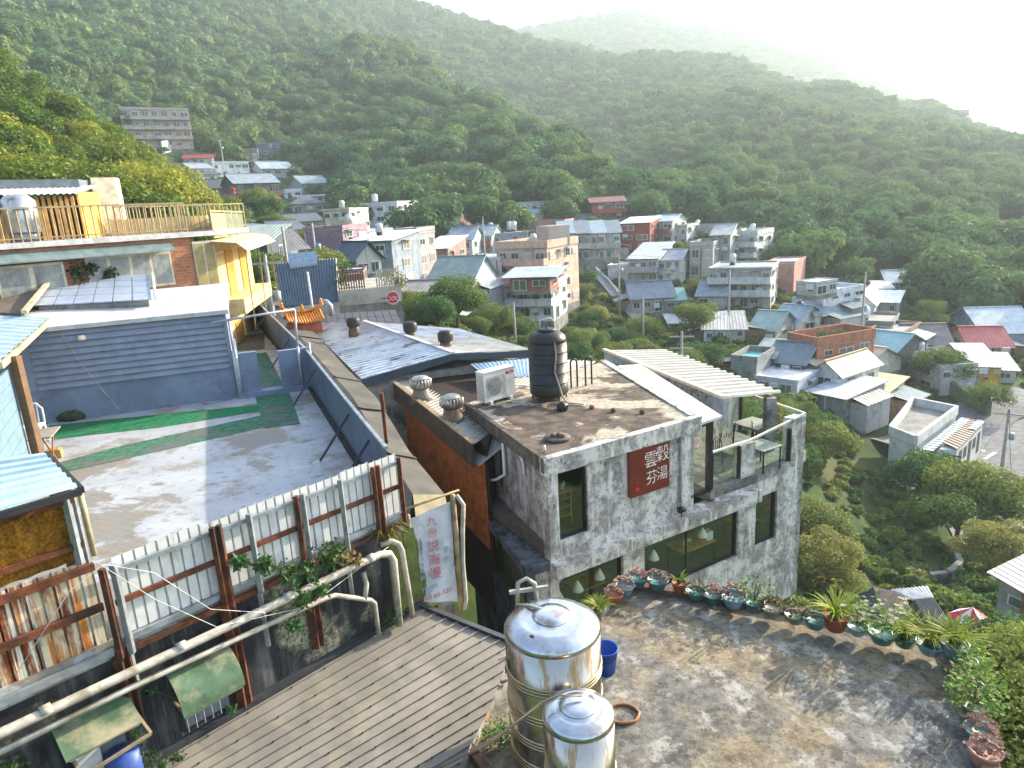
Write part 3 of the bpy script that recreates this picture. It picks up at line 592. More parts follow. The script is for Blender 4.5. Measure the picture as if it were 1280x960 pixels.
for k in range(20):
    (a, d), (b, c) = RIBS[k], RIBS[k+1]
    nr_ = (b-a).cross(d-a).normalized(); nr_ = nr_ if nr_.z > 0 else -nr_
    part('roof_sheet', GREYS, gr, lambda m: m.corr(a, b, c, d, 1, .03, RIB, .004)); roof_pts.append((a, d))
part('ridge_flashing', M('dark_grey_trim', (.06, .065, .075), .5, .3), gr, lambda m: m.bar(PL(519, 756)+UP*.035, PL(640, 804)+UP*.035, .09, .05))
part('wall_flashing', MATS['dark_grey_trim'], gr, lambda m: m.obox(W(-2.2, -6.03, .005), WD*6.35, WN*.10, (0, 0, .07)))
part('wall', CONC, gr, lambda m: m.prism([RIBS[0][0]-UP*.1, RIBS[8][0]-UP*.1, RIBS[18][0]-UP*.1, RIBS[18][1]-UP*.1, RIBS[0][1]-UP*.1], (0, 0, -3.5)))
scr = MB(); scr.lathe([(.014, 0), (.014, .02), (.001, .026)], (0, 0, 0), 6); smesh = scr.mesh('screw', M('screw_dark', (.03, .03, .03), .5))
rr_ = random.Random(6)
for k in range(1, 20, 2):
    for j in range(9):
        a, d = roof_pts[k]; f = (j+.5+rr_.uniform(-.1, .1))/9
        o = bpy.data.objects.new('screw', smesh); COL.objects.link(o); o.parent = gr; o.matrix_parent_inverse = world_of(gr).inverted(); o.location = a.lerp(d, f)+UP*.008
# ---------------- vines growing over the pipes, weeds on the wall
VINE = leafmat('vine_leaf', (.05, .13, .03), .35, trans=.35)
def leafy(name, label, cat, base, spots, size, n, mat, stems=True, seed=1):
    o = thing(name, label, cat, base); r = random.Random(seed); m = MB(); st = MB()
    for c, R in spots:
        for _ in range(n):
            p = c+Vector((r.gauss(0, R*.5), r.gauss(0, R*.35), r.gauss(0, R*.45)))
            nn = Vector((r.gauss(.2, .6), r.gauss(-.6, .5), r.gauss(.6, .5))).normalized(); x = nn.orthogonal().normalized(); x = Matrix.Rotation(r.uniform(0, 6.28), 3, nn) @ x; y = nn.cross(x); s = size*r.uniform(.5, 1.25)
            m.add([p, p+x*s*.4+y*s*.32, p+x*s*1.0-nn*s*.15, p+x*s*.4-y*s*.32], [(0, 1, 2), (0, 2, 3)])
            if r.random() < .35: st.tube([base.lerp(c, .7), p.lerp(c, .4), p], .004, 3, False)
    m.build('leaves', mat, o)
    if stems and st.v: st.build('stems', BARK_V, o)
    return o
BARK_V = M('green_stem', (.12, .11, .05), .8)
leafy('climbing_vine', 'leafy green vine hanging over the pipes and white fence', 'vine', W(2.5, -4.7, .25), [(W(1.75, -4.15, .2), .12), (W(2.0, -4.35, .25), .16), (W(2.25, -4.45, .28), .2), (W(2.5, -4.4, .28), .2), (W(2.1, -4.75, .3), .15), (W(2.35, -4.75, .3), .14), (W(2.7, -4.35, .25), .13), (W(1.95, -5.1, .28), .08), (W(1.45, -4.0, .15), .07)], .085, 75, VINE, seed=3)
leafy('dry_vine', 'yellowing dry creeper on the pipe elbow near the vine', 'vine', W(2.85, -4.6, .25), [(W(2.85, -4.55, .25), .14), (W(3.0, -4.65, .25), .1)], .06, 90, leafmat('dry_leaf', (.30, .20, .06), .4, trans=.3), seed=5)
leafy('wall_weed', 'clump of small green weeds at the roof flashing under the pipes', 'weed', W(3.45, -6.0, .2), [(W(3.5, -5.85, .22), .13), (W(3.6, -5.75, .2), .1)], .05, 110, VINE, seed=7)
leafy('wall_weed', 'young weeds growing under the torn green awning', 'weed', W(.0, -6.0, .2), [(W(-.05, -5.4, .3), .08), (W(.05, -5.75, .25), .1), (W(.12, -5.92, .3), .1), (W(-.1, -5.9, .3), .1), (W(.3, -5.95, .3), .06)], .055, 45, VINE, seed=8)
leafy('wall_weed', 'small sprig beside the barred window grille', 'weed', W(1.05, -6.0, .15), [(W(1.05, -5.85, .16), .06), (W(.25, -5.12, .06), .05)], .05, 40, VINE, seed=9)
leafy('wall_weed', 'ferny weeds on the wall at the very corner of the frame', 'weed', W(-1.3, -5.8, .2), [(W(-1.15, -5.15, .12), .12), (W(-1.2, -5.4, .12), .12)], .06, 70, VINE, seed=12)
gt = thing('grass_tuft', 'arching tuft of long grass above the pipe elbow', 'grass', W(3.7, -4.6, .1)); m = MB(); r = random.Random(4)
for k in range(34):
    b = W(3.65+r.uniform(-.08, .08), -4.62, .1+r.uniform(0, .06)); d = Vector((r.uniform(-1, 1), r.uniform(-.9, .3), 0)).normalized(); L = r.uniform(.25, .6); x = d.cross(UP)*.012
    p1 = b+d*L*.35+UP*L*.45; p2 = b+d*L*.85+UP*L*.15; m.add([b-x, b+x, p1+x*.8, p1-x*.8, p2], [(0, 1, 2, 3), (3, 2, 4)])
m.build('blades', leafmat('straw_grass', (.22, .22, .05), .4, trans=.4), gt)
# ================================================================== alley roofs between the deck and the concrete house
FELT = M('tarred_felt', (.075, .07, .06), .75, 0, .25, 1.2, dirt=(.16, .14, .10), dirt_amt=.4, dirt_scale=.6, bump=.3)
fr_top = [(345, 372), (386, 407), (433, 460), (471, 497), (511, 563), (556, 618)]
ridge_px = [(330, 372), (362, 405), (402, 452), (440, 495), (478, 556), (516, 618)]
fr = thing('felt_roof', 'long tarred felt roof covering the alley beside the blue fence', 'roof', Z(470, 530, -9))
R_ = [Z(x, y, -4.72) for x, y in ridge_px]; E_ = [Z(x, y, -5.0) for x, y in fr_top]
L_ = [Vector((p.x+.12, p.y, -4.95)) for p in reversed(deck_edge_r)]; L_ = [L_[0], L_[0].lerp(L_[1], .6), L_[1].lerp(L_[2], .5), L_[2].lerp(L_[3], .6), L_[3].lerp(L_[4], .45), L_[4]]
def strip(m, A, Bs, n=1):
    for i in range(len(A)-1): m.quad(A[i], A[i+1], Bs[i+1], Bs[i])
def felt(m):
    for A, Bs in ((L_, R_), (R_, E_)):
        strip(m, A, Bs); strip(m, [p-UP*.06 for p in Bs], [p-UP*.06 for p in A])
    strip(m, E_, [p-UP*.14 for p in E_])
part('felt_sheet', FELT, fr, felt)
endp = [R_[-1], E_[-1], E_[-1]+V(.12, -.42, -.4), R_[-1]+V(.1, -.5, -.35)]
part('end_flap', M('sunlit_felt', (.17, .15, .08), .7, dirt=(.07, .06, .04), dirt_amt=.4), fr, lambda m: m.prism(endp, (0, 0, -.03)))  # olive end of the felt roof, its sunlight put into the colour
part('wall', CONC, fr, lambda m: [m.prism([E_[i]-UP*.15, E_[i+1]-UP*.15, E_[i+1]-UP*.15-V(.3, .05, 0), E_[i]-UP*.15-V(.3, .05, 0)], (0, 0, -5)) for i in range(5)])
def seam(i, f): return R_[i].lerp(R_[i+1], f)+UP*.02, E_[i].lerp(E_[i+1], f)+UP*.02
for i, f in ((1, .4), (2, .5), (3, .3), (4, .2)):
    a, b = seam(i, f); part('lap_seam', FELT, fr, lambda m: m.bar(a, b, .25, .02))
m = MB(); a = Z(484, 560, -4.9); m.bar(a-UP*.6, a+UP*1.25, .07, .07); tag(m.build('rusty_post', RUST), 'bare rusty steel post standing at the alley felt roof', 'post')
# white ribbed roofs
WROOF = M('white_blue_sheet', (.60, .64, .70), .45, .15, .14, 1.2, dirt=(.16, .16, .17), dirt_amt=.42, dirt_scale=1.5, bump=.1)
WROOF2 = M('sunbleached_sheet', (.60, .57, .52), .6, .1, .14, 2, dirt=(.35, .32, .28), dirt_amt=.4)
DARKB = M('dark_blue_fascia', (.05, .075, .10), .5, dirt=(.03, .03, .03), dirt_amt=.3)
wr = thing('ribbed_roof_house', 'low house with two white ribbed metal roofs and round vents', 'house', Z(500, 450, -9))
ridA, ridB = Z(455, 402, -4.6), Z(566, 442, -4.65); eA, eB = Z(382, 405, -5.15), Z(452, 474, -5.15)
nS = 7
for k in range(nS):
    a, b = ridA.lerp(ridB, k/nS), ridA.lerp(ridB, (k+.995)/nS); d, c = eA.lerp(eB, k/nS), eA.lerp(eB, (k+.995)/nS)
    part('roof_sheet', WROOF, wr, lambda m: m.corr(a, b, c, d, 5, .035, RIB, .004))
rC, rD = Z(664, 437, -4.95), Z(572, 411, -4.9)
for k in range(6):
    a, b = ridA.lerp(ridB, k/6), ridA.lerp(ridB, (k+.995)/6); d, c = rD.lerp(rC, k/6), rD.lerp(rC, (k+.995)/6)
    part('roof_sheet', WROOF2 if k > 2 else WROOF, wr, lambda m: m.corr(a, b, c, d, 5, .03, RIB, .004))
part('ridge_cap', M('pale_trim', (.55, .55, .54), .6), wr, lambda m: m.bar(ridA+UP*.05, ridB+UP*.05, .16, .04))
part('fascia', DARKB, wr, lambda m: (m.prism([eB-UP*.02, ridB-UP*.02, ridB-UP*.22, eB-UP*.30], V(.03, -.04, 0)), m.prism([ridB-UP*.03, rC-UP*.02, rC-UP*.28, ridB-UP*.22], V(.03, -.04, 0))))
part('wall', CONC, wr, lambda m: m.prism([eA-UP*.1, eB-UP*.1+V(.1, .1, 0), rC-UP*.3+V(-.1, .2, 0), rD-UP*.3], (0, 0, -6)))
for px, py, lab in ((443, 417, 0), (514, 424, 1), (558, 437, 2)):
    b0 = Z(px, py, -4.78+(.0 if lab == 0 else -.05))
    o = thing('roof_vent', ('dark round roof vent on the ridge end nearest the orange temple roof', 'dark round roof vent in the middle of the white ribbed roofs', 'dark round roof vent closest to the black water tank')[lab], 'vent', b0, 'dark vents on the white ribbed roofs')
    part('neck', M('vent_brown', (.10, .07, .05), .6), o, lambda m: m.lathe([(.27, -.1), (.25, .1), (.22, .2), (.21, .34)], b0, 14))
    part('cap', M('vent_black', (.025, .025, .025), .5), o, lambda m: m.lathe([(.21, .3), (.27, .33), (.285, .42), (.285, .58), (.25, .66), (.15, .70), (.001, .72)], b0, 16))
# orange shutter house with grey corrugated roof and turbine vents
oh = thing('orange_shutter_house', 'grey corrugated roof house with orange slatted wall beside the alley', 'house', Z(560, 580, -9))
k1, k2, k3, k4 = Z(493, 479, -5.35), Z(592, 556, -5.85), Z(745, 452, -6.3), Z(612, 446, -5.9)
GC = M('grey_corrugated', (.24, .235, .22), .6, .15, .15, 2, dirt=(.10, .09, .08), dirt_amt=.35, dirt_scale=1.2)
k2b = Z(600, 470, -5.4)
for k in range(5):
    a, b = k1.lerp(k2, k/5), k1.lerp(k2, (k+.995)/5); c, d = k4.lerp(k3, (k+.995)/5), k4.lerp(k3, k/5)
    part('roof_sheet', GC, oh, lambda m: m.corr(a, b, c, d, 6, .04, None, .004))
part('fascia', M('dark_timber', (.065, .05, .04), .8, var=.3, streak=.4), oh, lambda m: m.prism([k1+UP*.03, k2+UP*.03, k2-UP*.62, k1-UP*.55], V(-.05, -.01, 0)))
part('fascia_cap', M('weathered_trim', (.30, .22, .14), .8), oh, lambda m: m.bar(k1+UP*.05, k2+UP*.05, .14, .04))
ORG = M('orange_slat', (.40, .115, .03), .7, var=.25, dirt=(.12, .05, .02), dirt_amt=.35)
dk = (k2-k1); inn = V(.25, .08, 0)
for k in range(22):
    z = -.66-.115*k; part('slat', ORG, oh, lambda m: m.obox(k1+inn+UP*z, dk*.985, V(.04, .01, 0), (0, 0, .10)))
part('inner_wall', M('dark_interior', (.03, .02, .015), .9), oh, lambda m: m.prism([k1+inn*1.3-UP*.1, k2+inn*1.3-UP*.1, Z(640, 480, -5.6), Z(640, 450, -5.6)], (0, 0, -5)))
for px, py, lab in ((527, 497, 'spinning turbine vent nearest the brown timber fascia end'), (566, 522, 'turbine vent beside the little corrugated canopy')):
    b0 = Z(px, py, -5.5 if px < 540 else -5.65); s_ = 1.0
    o = thing('turbine_vent', lab, 'vent', b0, 'turbine vents on the grey corrugated roof')
    part('collar', M('old_galv', (.20, .19, .17), .6, .4, dirt=(.14, .08, .04), dirt_amt=.5), o, lambda m: m.lathe([(.36, -.15), (.30, .05), (.24, .22), (.23, .32)], b0, 16))
    for j in range(20):
        a = j*math.pi/10; ca, sa = math.cos(a), math.sin(a)
        part('blade', M('turbine_steel', (.50, .49, .46), .4, .6, dirt=(.25, .12, .05), dirt_amt=.45), o, lambda m: m.tube([b0+V(ca*.24, sa*.24, .32), b0+V(ca*.33, sa*.33, .42), b0+V(ca*.32, sa*.32, .55), b0+V(ca*.18, sa*.18, .64)], .032, 4))
    part('dome', MATS['turbine_steel'], o, lambda m: m.lathe([(.29, .60), (.22, .66), (.1, .69), (.001, .70)], b0, 16))
BS = M('blue_patch_sheet', (.42, .55, .68), .4, .3, .1, 2)
m = MB(); q = [Z(588, 455, -5.05), Z(664, 448, -5.1), Z(664, 470, -5.3), Z(612, 474, -5.3)]; m.corr(q[0], q[1], q[2], q[3], 14, .03, RIB, .004); bsr = tag(m.build('blue_patch_roof', BS), 'pale blue sheet roof strip behind the white air conditioner', 'roof')
# ================================================================== weathered concrete tea house
C = Z(683, 572, -5.5); UD = dirb(59.44); FN = dirb(149.44)
def Fp(s, z, off=0.0): p = C+UD*s+FN*off; return Vector((p.x, p.y, z))
Bk = Z(588, 505, -5.5); LD = (Bk-C).normalized(); LN = Vector((-LD.y, LD.x, 0)); LL = (Bk-C).length
def Lp(t, z, off=0.0): p = C+LD*t+LN*off; return Vector((p.x, p.y, z))
def concrete_stained(name, pale, dark, lo, hi, st=.5):
    t = NT(name); n = t.noise(1.6, 9, .72, off=3); fine = t.noise(11, 8, .75); stv = t.noise(3.5, 7, .7, stretch=(1, 1, .16), off=8)
    c = t.ramp(n, .44, .56, srgb(dark), srgb(pale))
    c = t.mix(t.ramp(t.noise(3.8, 9, .78, off=51), .52, .58), c, t.mix(.6, c, srgb(tuple(x*.42 for x in dark))))
    c = t.mix(t.ramp(fine, lo, hi), c, srgb(tuple(x*.30 for x in dark)))
    c = t.mix(t.ramp(stv, .54, .64), c, srgb(tuple(min(1, x*1.12) for x in pale)))
    c = t.mix(t.mix(st, (0, 0, 0, 1), t.ramp(t.noise(5, 7, .7, stretch=(1, 1, .1), off=21), .58, .72)), c, srgb((.055, .052, .05)))
    c = t.mix(t.ramp(t.noise(.9, 5, .6, off=33), .66, .8), c, srgb((.33, .25, .15)))
    t.bsdf(c, .92, 0, fine, .45, .02, .2); return t.m
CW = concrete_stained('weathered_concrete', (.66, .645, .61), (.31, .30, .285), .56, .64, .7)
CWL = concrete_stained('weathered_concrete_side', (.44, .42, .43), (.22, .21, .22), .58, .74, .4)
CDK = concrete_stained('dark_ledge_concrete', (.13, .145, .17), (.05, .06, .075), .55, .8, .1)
def roof_mat():
    t = NT('old_roof_concrete'); n = t.noise(.42, 7, .62, off=6, dist=.4); f_ = t.noise(7, 9, .75); g = t.noise(2.2, 8, .7, off=2)
    c = t.ramp(f_, .4, .6, srgb((.28, .24, .18)), srgb((.55, .49, .39)))
    c = t.mix(t.ramp(n, .475, .51), c, t.ramp(g, .38, .62, srgb((.06, .05, .045)), srgb((.17, .13, .10))))  # dark patches hold brown stain and also a shadow put into the colour
    t.bsdf(c, .95, 0, f_, .5, .03, .2); return t.m
RM = roof_mat()
tea = thing('concrete_tea_house', 'weathered concrete tea house with roof tank, red sign and glass balcony', 'building', Fp(3, -14, -3))
Dk = Fp(4.65, -5.5); Ek = Z(752, 452, -5.5)
HOUSES += [(2.5, 19, 7), (7, 22, 6)]
def off_poly(): return [Fp(-.14, -5.5, .14), Fp(4.75, -5.5, .14), Ek+V(.15, .1, 0), Bk+LN*.16+LD*.1]
part('roof', RM, tea, lambda m: m.prism(off_poly(), (0, 0, -.30)))
part('roof_curb', CW, tea, lambda m: (m.prism([Fp(-.16, -5.47, .16), Fp(4.76, -5.47, .16), Fp(4.76, -5.47, -.05), Fp(-.16, -5.47, -.05)], (0, 0, -.40)), m.prism([Fp(4.55, -5.46, -.06), Fp(4.77, -5.46, -.06), Ek+V(.18, .1, .04), Ek+V(-.05, .1, .04)], (0, 0, -.33))))
part('roof_fascia', M('dark_fascia_concrete', (.12, .10, .085), .9, var=.3, streak=.5), tea, lambda m: m.prism([Lp(-.14, -5.46, .16), Lp(LL+.1, -5.46, .16), Lp(LL+.1, -5.46, .04), Lp(-.14, -5.46, .04)], (0, 0, -.36)))
def fbox(m, s0, s1, z0, z1, t=.2, off=0.0): m.obox(Fp(s0, z0, off-t), UD*(s1-s0), FN*t, (0, 0, z1-z0))
def front(m):
    fbox(m, .26, 1.13, -5.97, -5.8); fbox(m, .26, 1.13, -8.1, -7.68); fbox(m, 1.13, 4.2, -8.1, -5.8)
part('front_wall', CW, tea, front)
part('corner_column', CW, tea, lambda m: m.obox(Fp(-.02, -8.7, -.24), UD*.28, FN*.28, (0, 0, 2.9)))
part('corner_column', CW, tea, lambda m: m.obox(Fp(4.2, -8.1, -.24), UD*.32, FN*.26, (0, 0, 2.3)))
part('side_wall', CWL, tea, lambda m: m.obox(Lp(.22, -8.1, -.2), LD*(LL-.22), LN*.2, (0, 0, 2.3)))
part('back_wall', CW, tea, lambda m: (m.prism([Bk-UP*.3, Ek-UP*.3, Ek-UP*.3+V(0, -.2, 0), Bk-UP*.3+V(0, -.2, 0)], (0, 0, -2.3)), m.prism([Ek-UP*.3, Dk-UP*.3, Dk-UP*.3-UD*.2, Ek-UP*.3-UD*.2], (0, 0, -2.3))))
part('ledge', CW, tea, lambda m: m.prism([Fp(-.05, -8.1, .30), Fp(-.05, -8.1, -.2), Fp(7.06, -8.1, -.2), Fp(7.06, -8.1, .30)], (0, 0, -.36)))
def lower(m):
    fbox(m, -.05, .2, -15, -8.46); fbox(m, .2, 2.17, -15, -10.0); fbox(m, 2.17, 2.88, -15, -8.46, .25, .03); fbox(m, 2.88, 6.45, -15, -10.1)
    fbox(m, 6.45, 7.18, -13.5, -8.46); fbox(m, 7.18, 8.12, -8.5, -7.72); fbox(m, 7.18, 8.12, -12.35, -10.05); fbox(m, 8.12, 9.25, -12.35, -7.72); fbox(m, 7.06, 7.18, -8.46, -7.72); fbox(m, 5.45, 7.06, -8.1, -7.72)
part('lower_wall', CW, tea, lower)
part('base_column', M('pale_column', (.52, .52, .50), .85, dirt=(.25, .24, .22), dirt_amt=.4), tea, lambda m: (fbox(m, 7.9, 8.6, -15.5, -12.35, .5, -.1), fbox(m, 6.3, 6.6, -15.5, -12.3, .4, -.1)))
RD = dirb(-24)
def Rp(t, z, off=0.0): p = Fp(9.25, z)+RD*t+UD*off; return Vector((p.x, p.y, z))
part('right_wall', CW, tea, lambda m: (m.obox(Rp(0, -12.35, -.2), RD*1.3, UD*.2, (0, 0, 4.6)), m.obox(Rp(1.3, -9.3, -.2), RD*1.0, UD*.2, (0, 0, 1.5)), m.obox(Rp(1.3, -12.35, -.2), RD*1.0, UD*.2, (0, 0, 1.4)), m.obox(Rp(2.3, -12.35, -.2), RD*3.5, UD*.2, (0, 0, 4.6))))
part('right_bracket', CW, tea, lambda m: m.obox(Rp(.1, -7.95, .0), RD*.5, UD*.22, (0, 0, .35)))
FRAME = M('black_frame', (.018, .019, .023), .45, .2)
GL = glass('window_glass', (.95, .97, .95), .015, .08); GLC = glass('balustrade_glass', (.88, .96, .92), .01, .06)
def window(s0, s1, z0, z1, mull=(), frame_right=.06, off=-.08):
    def fr_m(m):
        fbox(m, s0, s1, z1-.05, z1, .07, off); fbox(m, s0, s1, z0, z0+.06, .09, off+.01); fbox(m, s0, s0+.03, z0, z1, .07, off); fbox(m, s1-frame_right, s1, z0, z1, .09, off+.01)
        for q in mull: fbox(m, q-.012, q+.012, z0, z1, .05, off-.01)
    w = part('window', FRAME, tea, fr_m)
    qs = [s0+.03]+list(mull)+[s1-.05]
    for a, b in zip(qs[:-1], qs[1:]): part('pane', GL, w, lambda m: fbox(m, a, b, z0+.05, z1-.05, .008, off-.03))
window(.26, 1.13, -7.68, -5.97); window(.2, 2.17, -10.0, -8.5); window(2.88, 6.45, -10.1, -8.5, (4.5,), .08); window(7.18, 8.12, -10.05, -8.5, (), .09)
# side windows seen edge-on
part('window', FRAME, tea, lambda m: m.obox(Rp(1.32, -10.9, -.14), RD*.96, UD*.10, (0, 0, 1.58)))
sw = part('window', FRAME, tea, lambda m: m.obox(Lp(2.9, -7.3, -.02), LD*.45, LN*.025, (0, 0, 1.05)))
for k in range(3): part('bar', STEEL_G, sw, lambda m: m.bar(Lp(3.0+k*.12, -7.3, .02), Lp(3.0+k*.12, -6.25, .02), .015))
# interior
INT = M('warm_interior', (.30, .22, .15), .8, var=.3, scale=1.5, dirt=(.05, .04, .03), dirt_amt=.5); FLR = M('dark_floor', (.10, .09, .08), .6)
part('interior_floor', FLR, tea, lambda m: (m.prism([Fp(0, -10.35, -.25), Fp(9.0, -10.35, -.25), Fp(9.0, -10.35, -4.2), Fp(0, -10.35, -4.2)], (0, 0, -.1)), m.prism([Fp(.0, -7.74, -.24), Fp(4.5, -7.74, -.24), Fp(4.5, -7.74, -4), Fp(0, -7.74, -3.8)], (0, 0, -.3))))
part('interior_wall', INT, tea, lambda m: (m.obox(Fp(0, -10.35, -4.3), UD*9.0, FN*.1, (0, 0, .8)), m.obox(Fp(1.9, -10.35, -4.25), UD*1.2, FN*.1, (0, 0, 2.3)), m.obox(Fp(5.9, -10.35, -4.25), UD*.6, FN*.1, (0, 0, 2.3)), m.obox(Fp(.2, -7.7, -4.0), UD*4.2, FN*.1, (0, 0, 1.9))))
WOOD = M('honey_wood', (.42, .25, .08), .5, var=.25, scale=6)
LAMP = M('white_enamel', (.78, .80, .78), .35, var=.04)
for s, off, zt, lab in ((.34, -.28, -9.22, 'white pendant lamp nearest the tea house corner column'), (.95, -.3, -9.2, 'white pendant lamp in the middle of the corner window'), (1.65, -.3, -9.1, 'white pendant lamp by the frame of the corner window'), (3.5, -.3, -9.18, 'white pendant lamp at the edge of the long window'), (5.35, -.32, -9.1, 'white pendant lamp over the set table in the long window')):
    p = Fp(s, zt, off); o = thing('pendant_lamp', lab, 'lamp', p, 'pendant lamps in the tea house')
    part('shade', LAMP, o, lambda m: m.lathe([(.15, -.16), (.145, -.13), (.085, .0), (.04, .07), (.03, .10), (.001, .10)], p, 16))
    part('cord', FRAME, o, lambda m: m.tube([p+UP*.1, Vector((p.x, p.y, -8.42))], .006, 4))
def simple_table(label, c, ax, ay, w, d, h, mt, legm, name='tea_table'):
    o = thing(name, label, 'table', c)
    part('table_top', mt, o, lambda m: m.obox(c-ax*w/2-ay*d/2+UP*(h-.03), ax*w, ay*d, (0, 0, .03)))
    for sx in (-1, 1):
        for sy in (-1, 1): part('leg', legm, o, lambda m: m.bar(c+ax*sx*(w/2-.04)+ay*sy*(d/2-.04), c+ax*sx*(w/2-.04)+ay*sy*(d/2-.04)+UP*(h-.03), .035))
    return o
t1 = simple_table('honey coloured shelf table with jars inside the upper corner window', Fp(.95, -7.735, -.95), UD, FN, .5, .5, .9, WOOD, WOOD, 'shelf_table')
for k in range(3): part('shelf', WOOD, t1, lambda m: m.obox(Fp(.73, -7.5+k*.22, -1.18), UD*.44, FN*.46, (0, 0, .02)))
for k in range(4):
    p = Fp(.78+.12*k, -6.835, -.9-.1*(k % 2)); m = MB(); m.lathe([(.045, 0), (.05, .05), (.045, .1), (.03, .12), (.03, .14), (.001, .14)], p, 10)
    tag(m.build('tea_jar', LAMP), 'small white jar on the honey coloured shelf table', 'jar', 'jars on the shelf table')
jk = thing('jacket_chair', 'wooden chair with a grey jacket inside the upper corner window', 'chair', Fp(.38, -7.735, -.8)); chair_parts(jk, Fp(.42, -7.735, -.85), UD, FN, WOOD)
part('jacket', M('grey_cloth', (.24, .25, .28), .9, var=.2), jk, lambda m: m.lathe([(.08, .38), (.2, .45), (.22, .65), (.18, .85), (.1, .95), (.001, .97)], Fp(.42, -7.735, -.62), 10))
m = MB(); m.prism([Fp(.3, -6.9, -1.8), Fp(1.05, -6.2, -1.8), Fp(1.05, -6.0, -1.8), Fp(.3, -6.7, -1.8)], FN*.5); tag(m.build('stair_flight', M('stair_rust', (.30, .10, .04), .7)), 'reddish stair flight rising inside the upper corner window', 'stairs')
t2 = simple_table('set wooden tea table behind the long window', Fp(5.35, -10.34, -.75), UD, FN, 1.3, .7, .72, WOOD, FRAME)
for s, off, r, h, mt, lab, nm in ((5.05, -.7, .07, .16, LAMP, 'white teapot on the set wooden tea table', 'teapot'), (5.55, -.55, .05, .1, M('orange_glaze', (.6, .12, .02), .35), 'orange cup on the set wooden tea table', 'cup'), (5.35, -.85, .09, .04, LAMP, 'white dish on the set wooden tea table', 'dish')):
    p = Fp(s, -9.618, off); m = MB(); m.lathe([(r*.7, 0), (r, h*.4), (r*.9, h*.8), (r*.4, h), (.001, h)], p, 12); tag(m.build(nm, mt), lab, nm)
m = MB(); m.obox(Fp(5.72, -9.618, -.7), UD*.26, FN*.2, (0, 0, .26)); tag(m.build('white_box', LAMP), 'white paper bag on the set wooden tea table', 'bag')
t3 = simple_table('wooden tea table behind the corner window', Fp(1.6, -10.34, -.9), UD, FN, .9, .7, .72, WOOD, FRAME)
t4 = simple_table('wooden tea table behind the narrow window', Fp(7.6, -10.34, -.9), UD, FN, .8, .7, .72, WOOD, FRAME)
# ---------------- lower bay on the alley side
q1, q2 = Z(581, 614, -8.1), Z(657, 711, -8.1); qd = (q2-q1).normalized(); qn = Vector((qd.y, -qd.x, 0)); qn = qn if qn.dot(LN) > 0 else -qn
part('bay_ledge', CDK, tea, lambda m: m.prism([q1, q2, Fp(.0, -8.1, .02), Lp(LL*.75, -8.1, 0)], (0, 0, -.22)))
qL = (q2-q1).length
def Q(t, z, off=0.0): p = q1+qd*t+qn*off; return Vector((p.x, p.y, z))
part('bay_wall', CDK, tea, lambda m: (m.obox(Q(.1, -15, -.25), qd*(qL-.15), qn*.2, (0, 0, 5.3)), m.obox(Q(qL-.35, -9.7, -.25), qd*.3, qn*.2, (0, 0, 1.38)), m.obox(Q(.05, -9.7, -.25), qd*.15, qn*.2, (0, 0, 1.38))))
part('bay_front', CW, tea, lambda m: m.prism([Q(qL-.08, -8.325, -.08), Fp(-.02, -8.325, -.06), Fp(-.02, -8.325, -.2), Q(qL-.2, -8.325, -.22)], (0, 0, -6)))
bw2 = part('bay_window', M('dark_green_frame', (.015, .04, .035), .5), tea, lambda m: (m.obox(Q(.2, -9.72, -.14), qd*(qL-.55), qn*.10, (0, 0, .08)), m.obox(Q(.2, -8.42, -.12), qd*(qL-.55), qn*.06, (0, 0, .08)), [m.obox(Q(t, -9.7, -.12), qd*.05, qn*.06, (0, 0, 1.36)) for t in (.2, 1.3, 1.42)]))
for a, b in ((.25, 1.3), (1.47, qL-.35)): part('pane', GL, bw2, lambda m: m.obox(Q(a, -9.66, -.1), qd*(b-a), qn*.006, (0, 0, 1.26)))
part('bay_curtain', M('bay_cream', (.5, .47, .38), .9), tea, lambda m: m.obox(Q(1.6, -9.9, -.6), qd*(qL-2.2), qn*.05, (0, 0, 1.4)))
# ---------------- rooftop things
bc = Z(687, 497, -5.5)
tk = thing('black_water_tank', 'black ribbed polyethylene water tank on the concrete roof', 'tank', bc)
BLK = M('black_poly', (.022, .022, .022), .38, 0, .25, 2, dirt=(.10, .065, .03), dirt_amt=.28, dirt_scale=2.2)
r_ = .57; prof = [(.001, .16), (r_*.96, .16), (r_, .2)]
for k in range(5):
    z0 = .22+k*.30; prof += [(r_, z0), (r_, z0+.24), (r_*.965, z0+.255), (r_*.965, z0+.285), (r_, z0+.30)]
prof += [(r_*.98, 1.78), (r_*.9, 1.88), (r_*.7, 1.97), (.28, 2.02), (.27, 2.02)]
part('body', BLK, tk, lambda m: m.lathe(prof, bc, 32)); part('lid', BLK, tk, lambda m: m.lathe([(.27, 2.0), (.29, 2.02), (.28, 2.07), (.1, 2.09), (.03, 2.09), (.03, 2.14), (.001, 2.14)], bc, 20))
for k in range(6):
    a = k*math.pi/3; part('stand_leg', RUST, tk, lambda m: m.bar(bc+V(math.cos(a)*.5, math.sin(a)*.5, .002), bc+V(math.cos(a)*.5, math.sin(a)*.5, .17), .04))
part('stand_ring', RUST, tk, lambda m: m.tube([bc+V(math.cos(k*.4488)*.52, math.sin(k*.4488)*.52, .14) for k in range(14)], .02, 5, closed=True))
cd = (-bc).normalized(); side = cd.cross(UP)
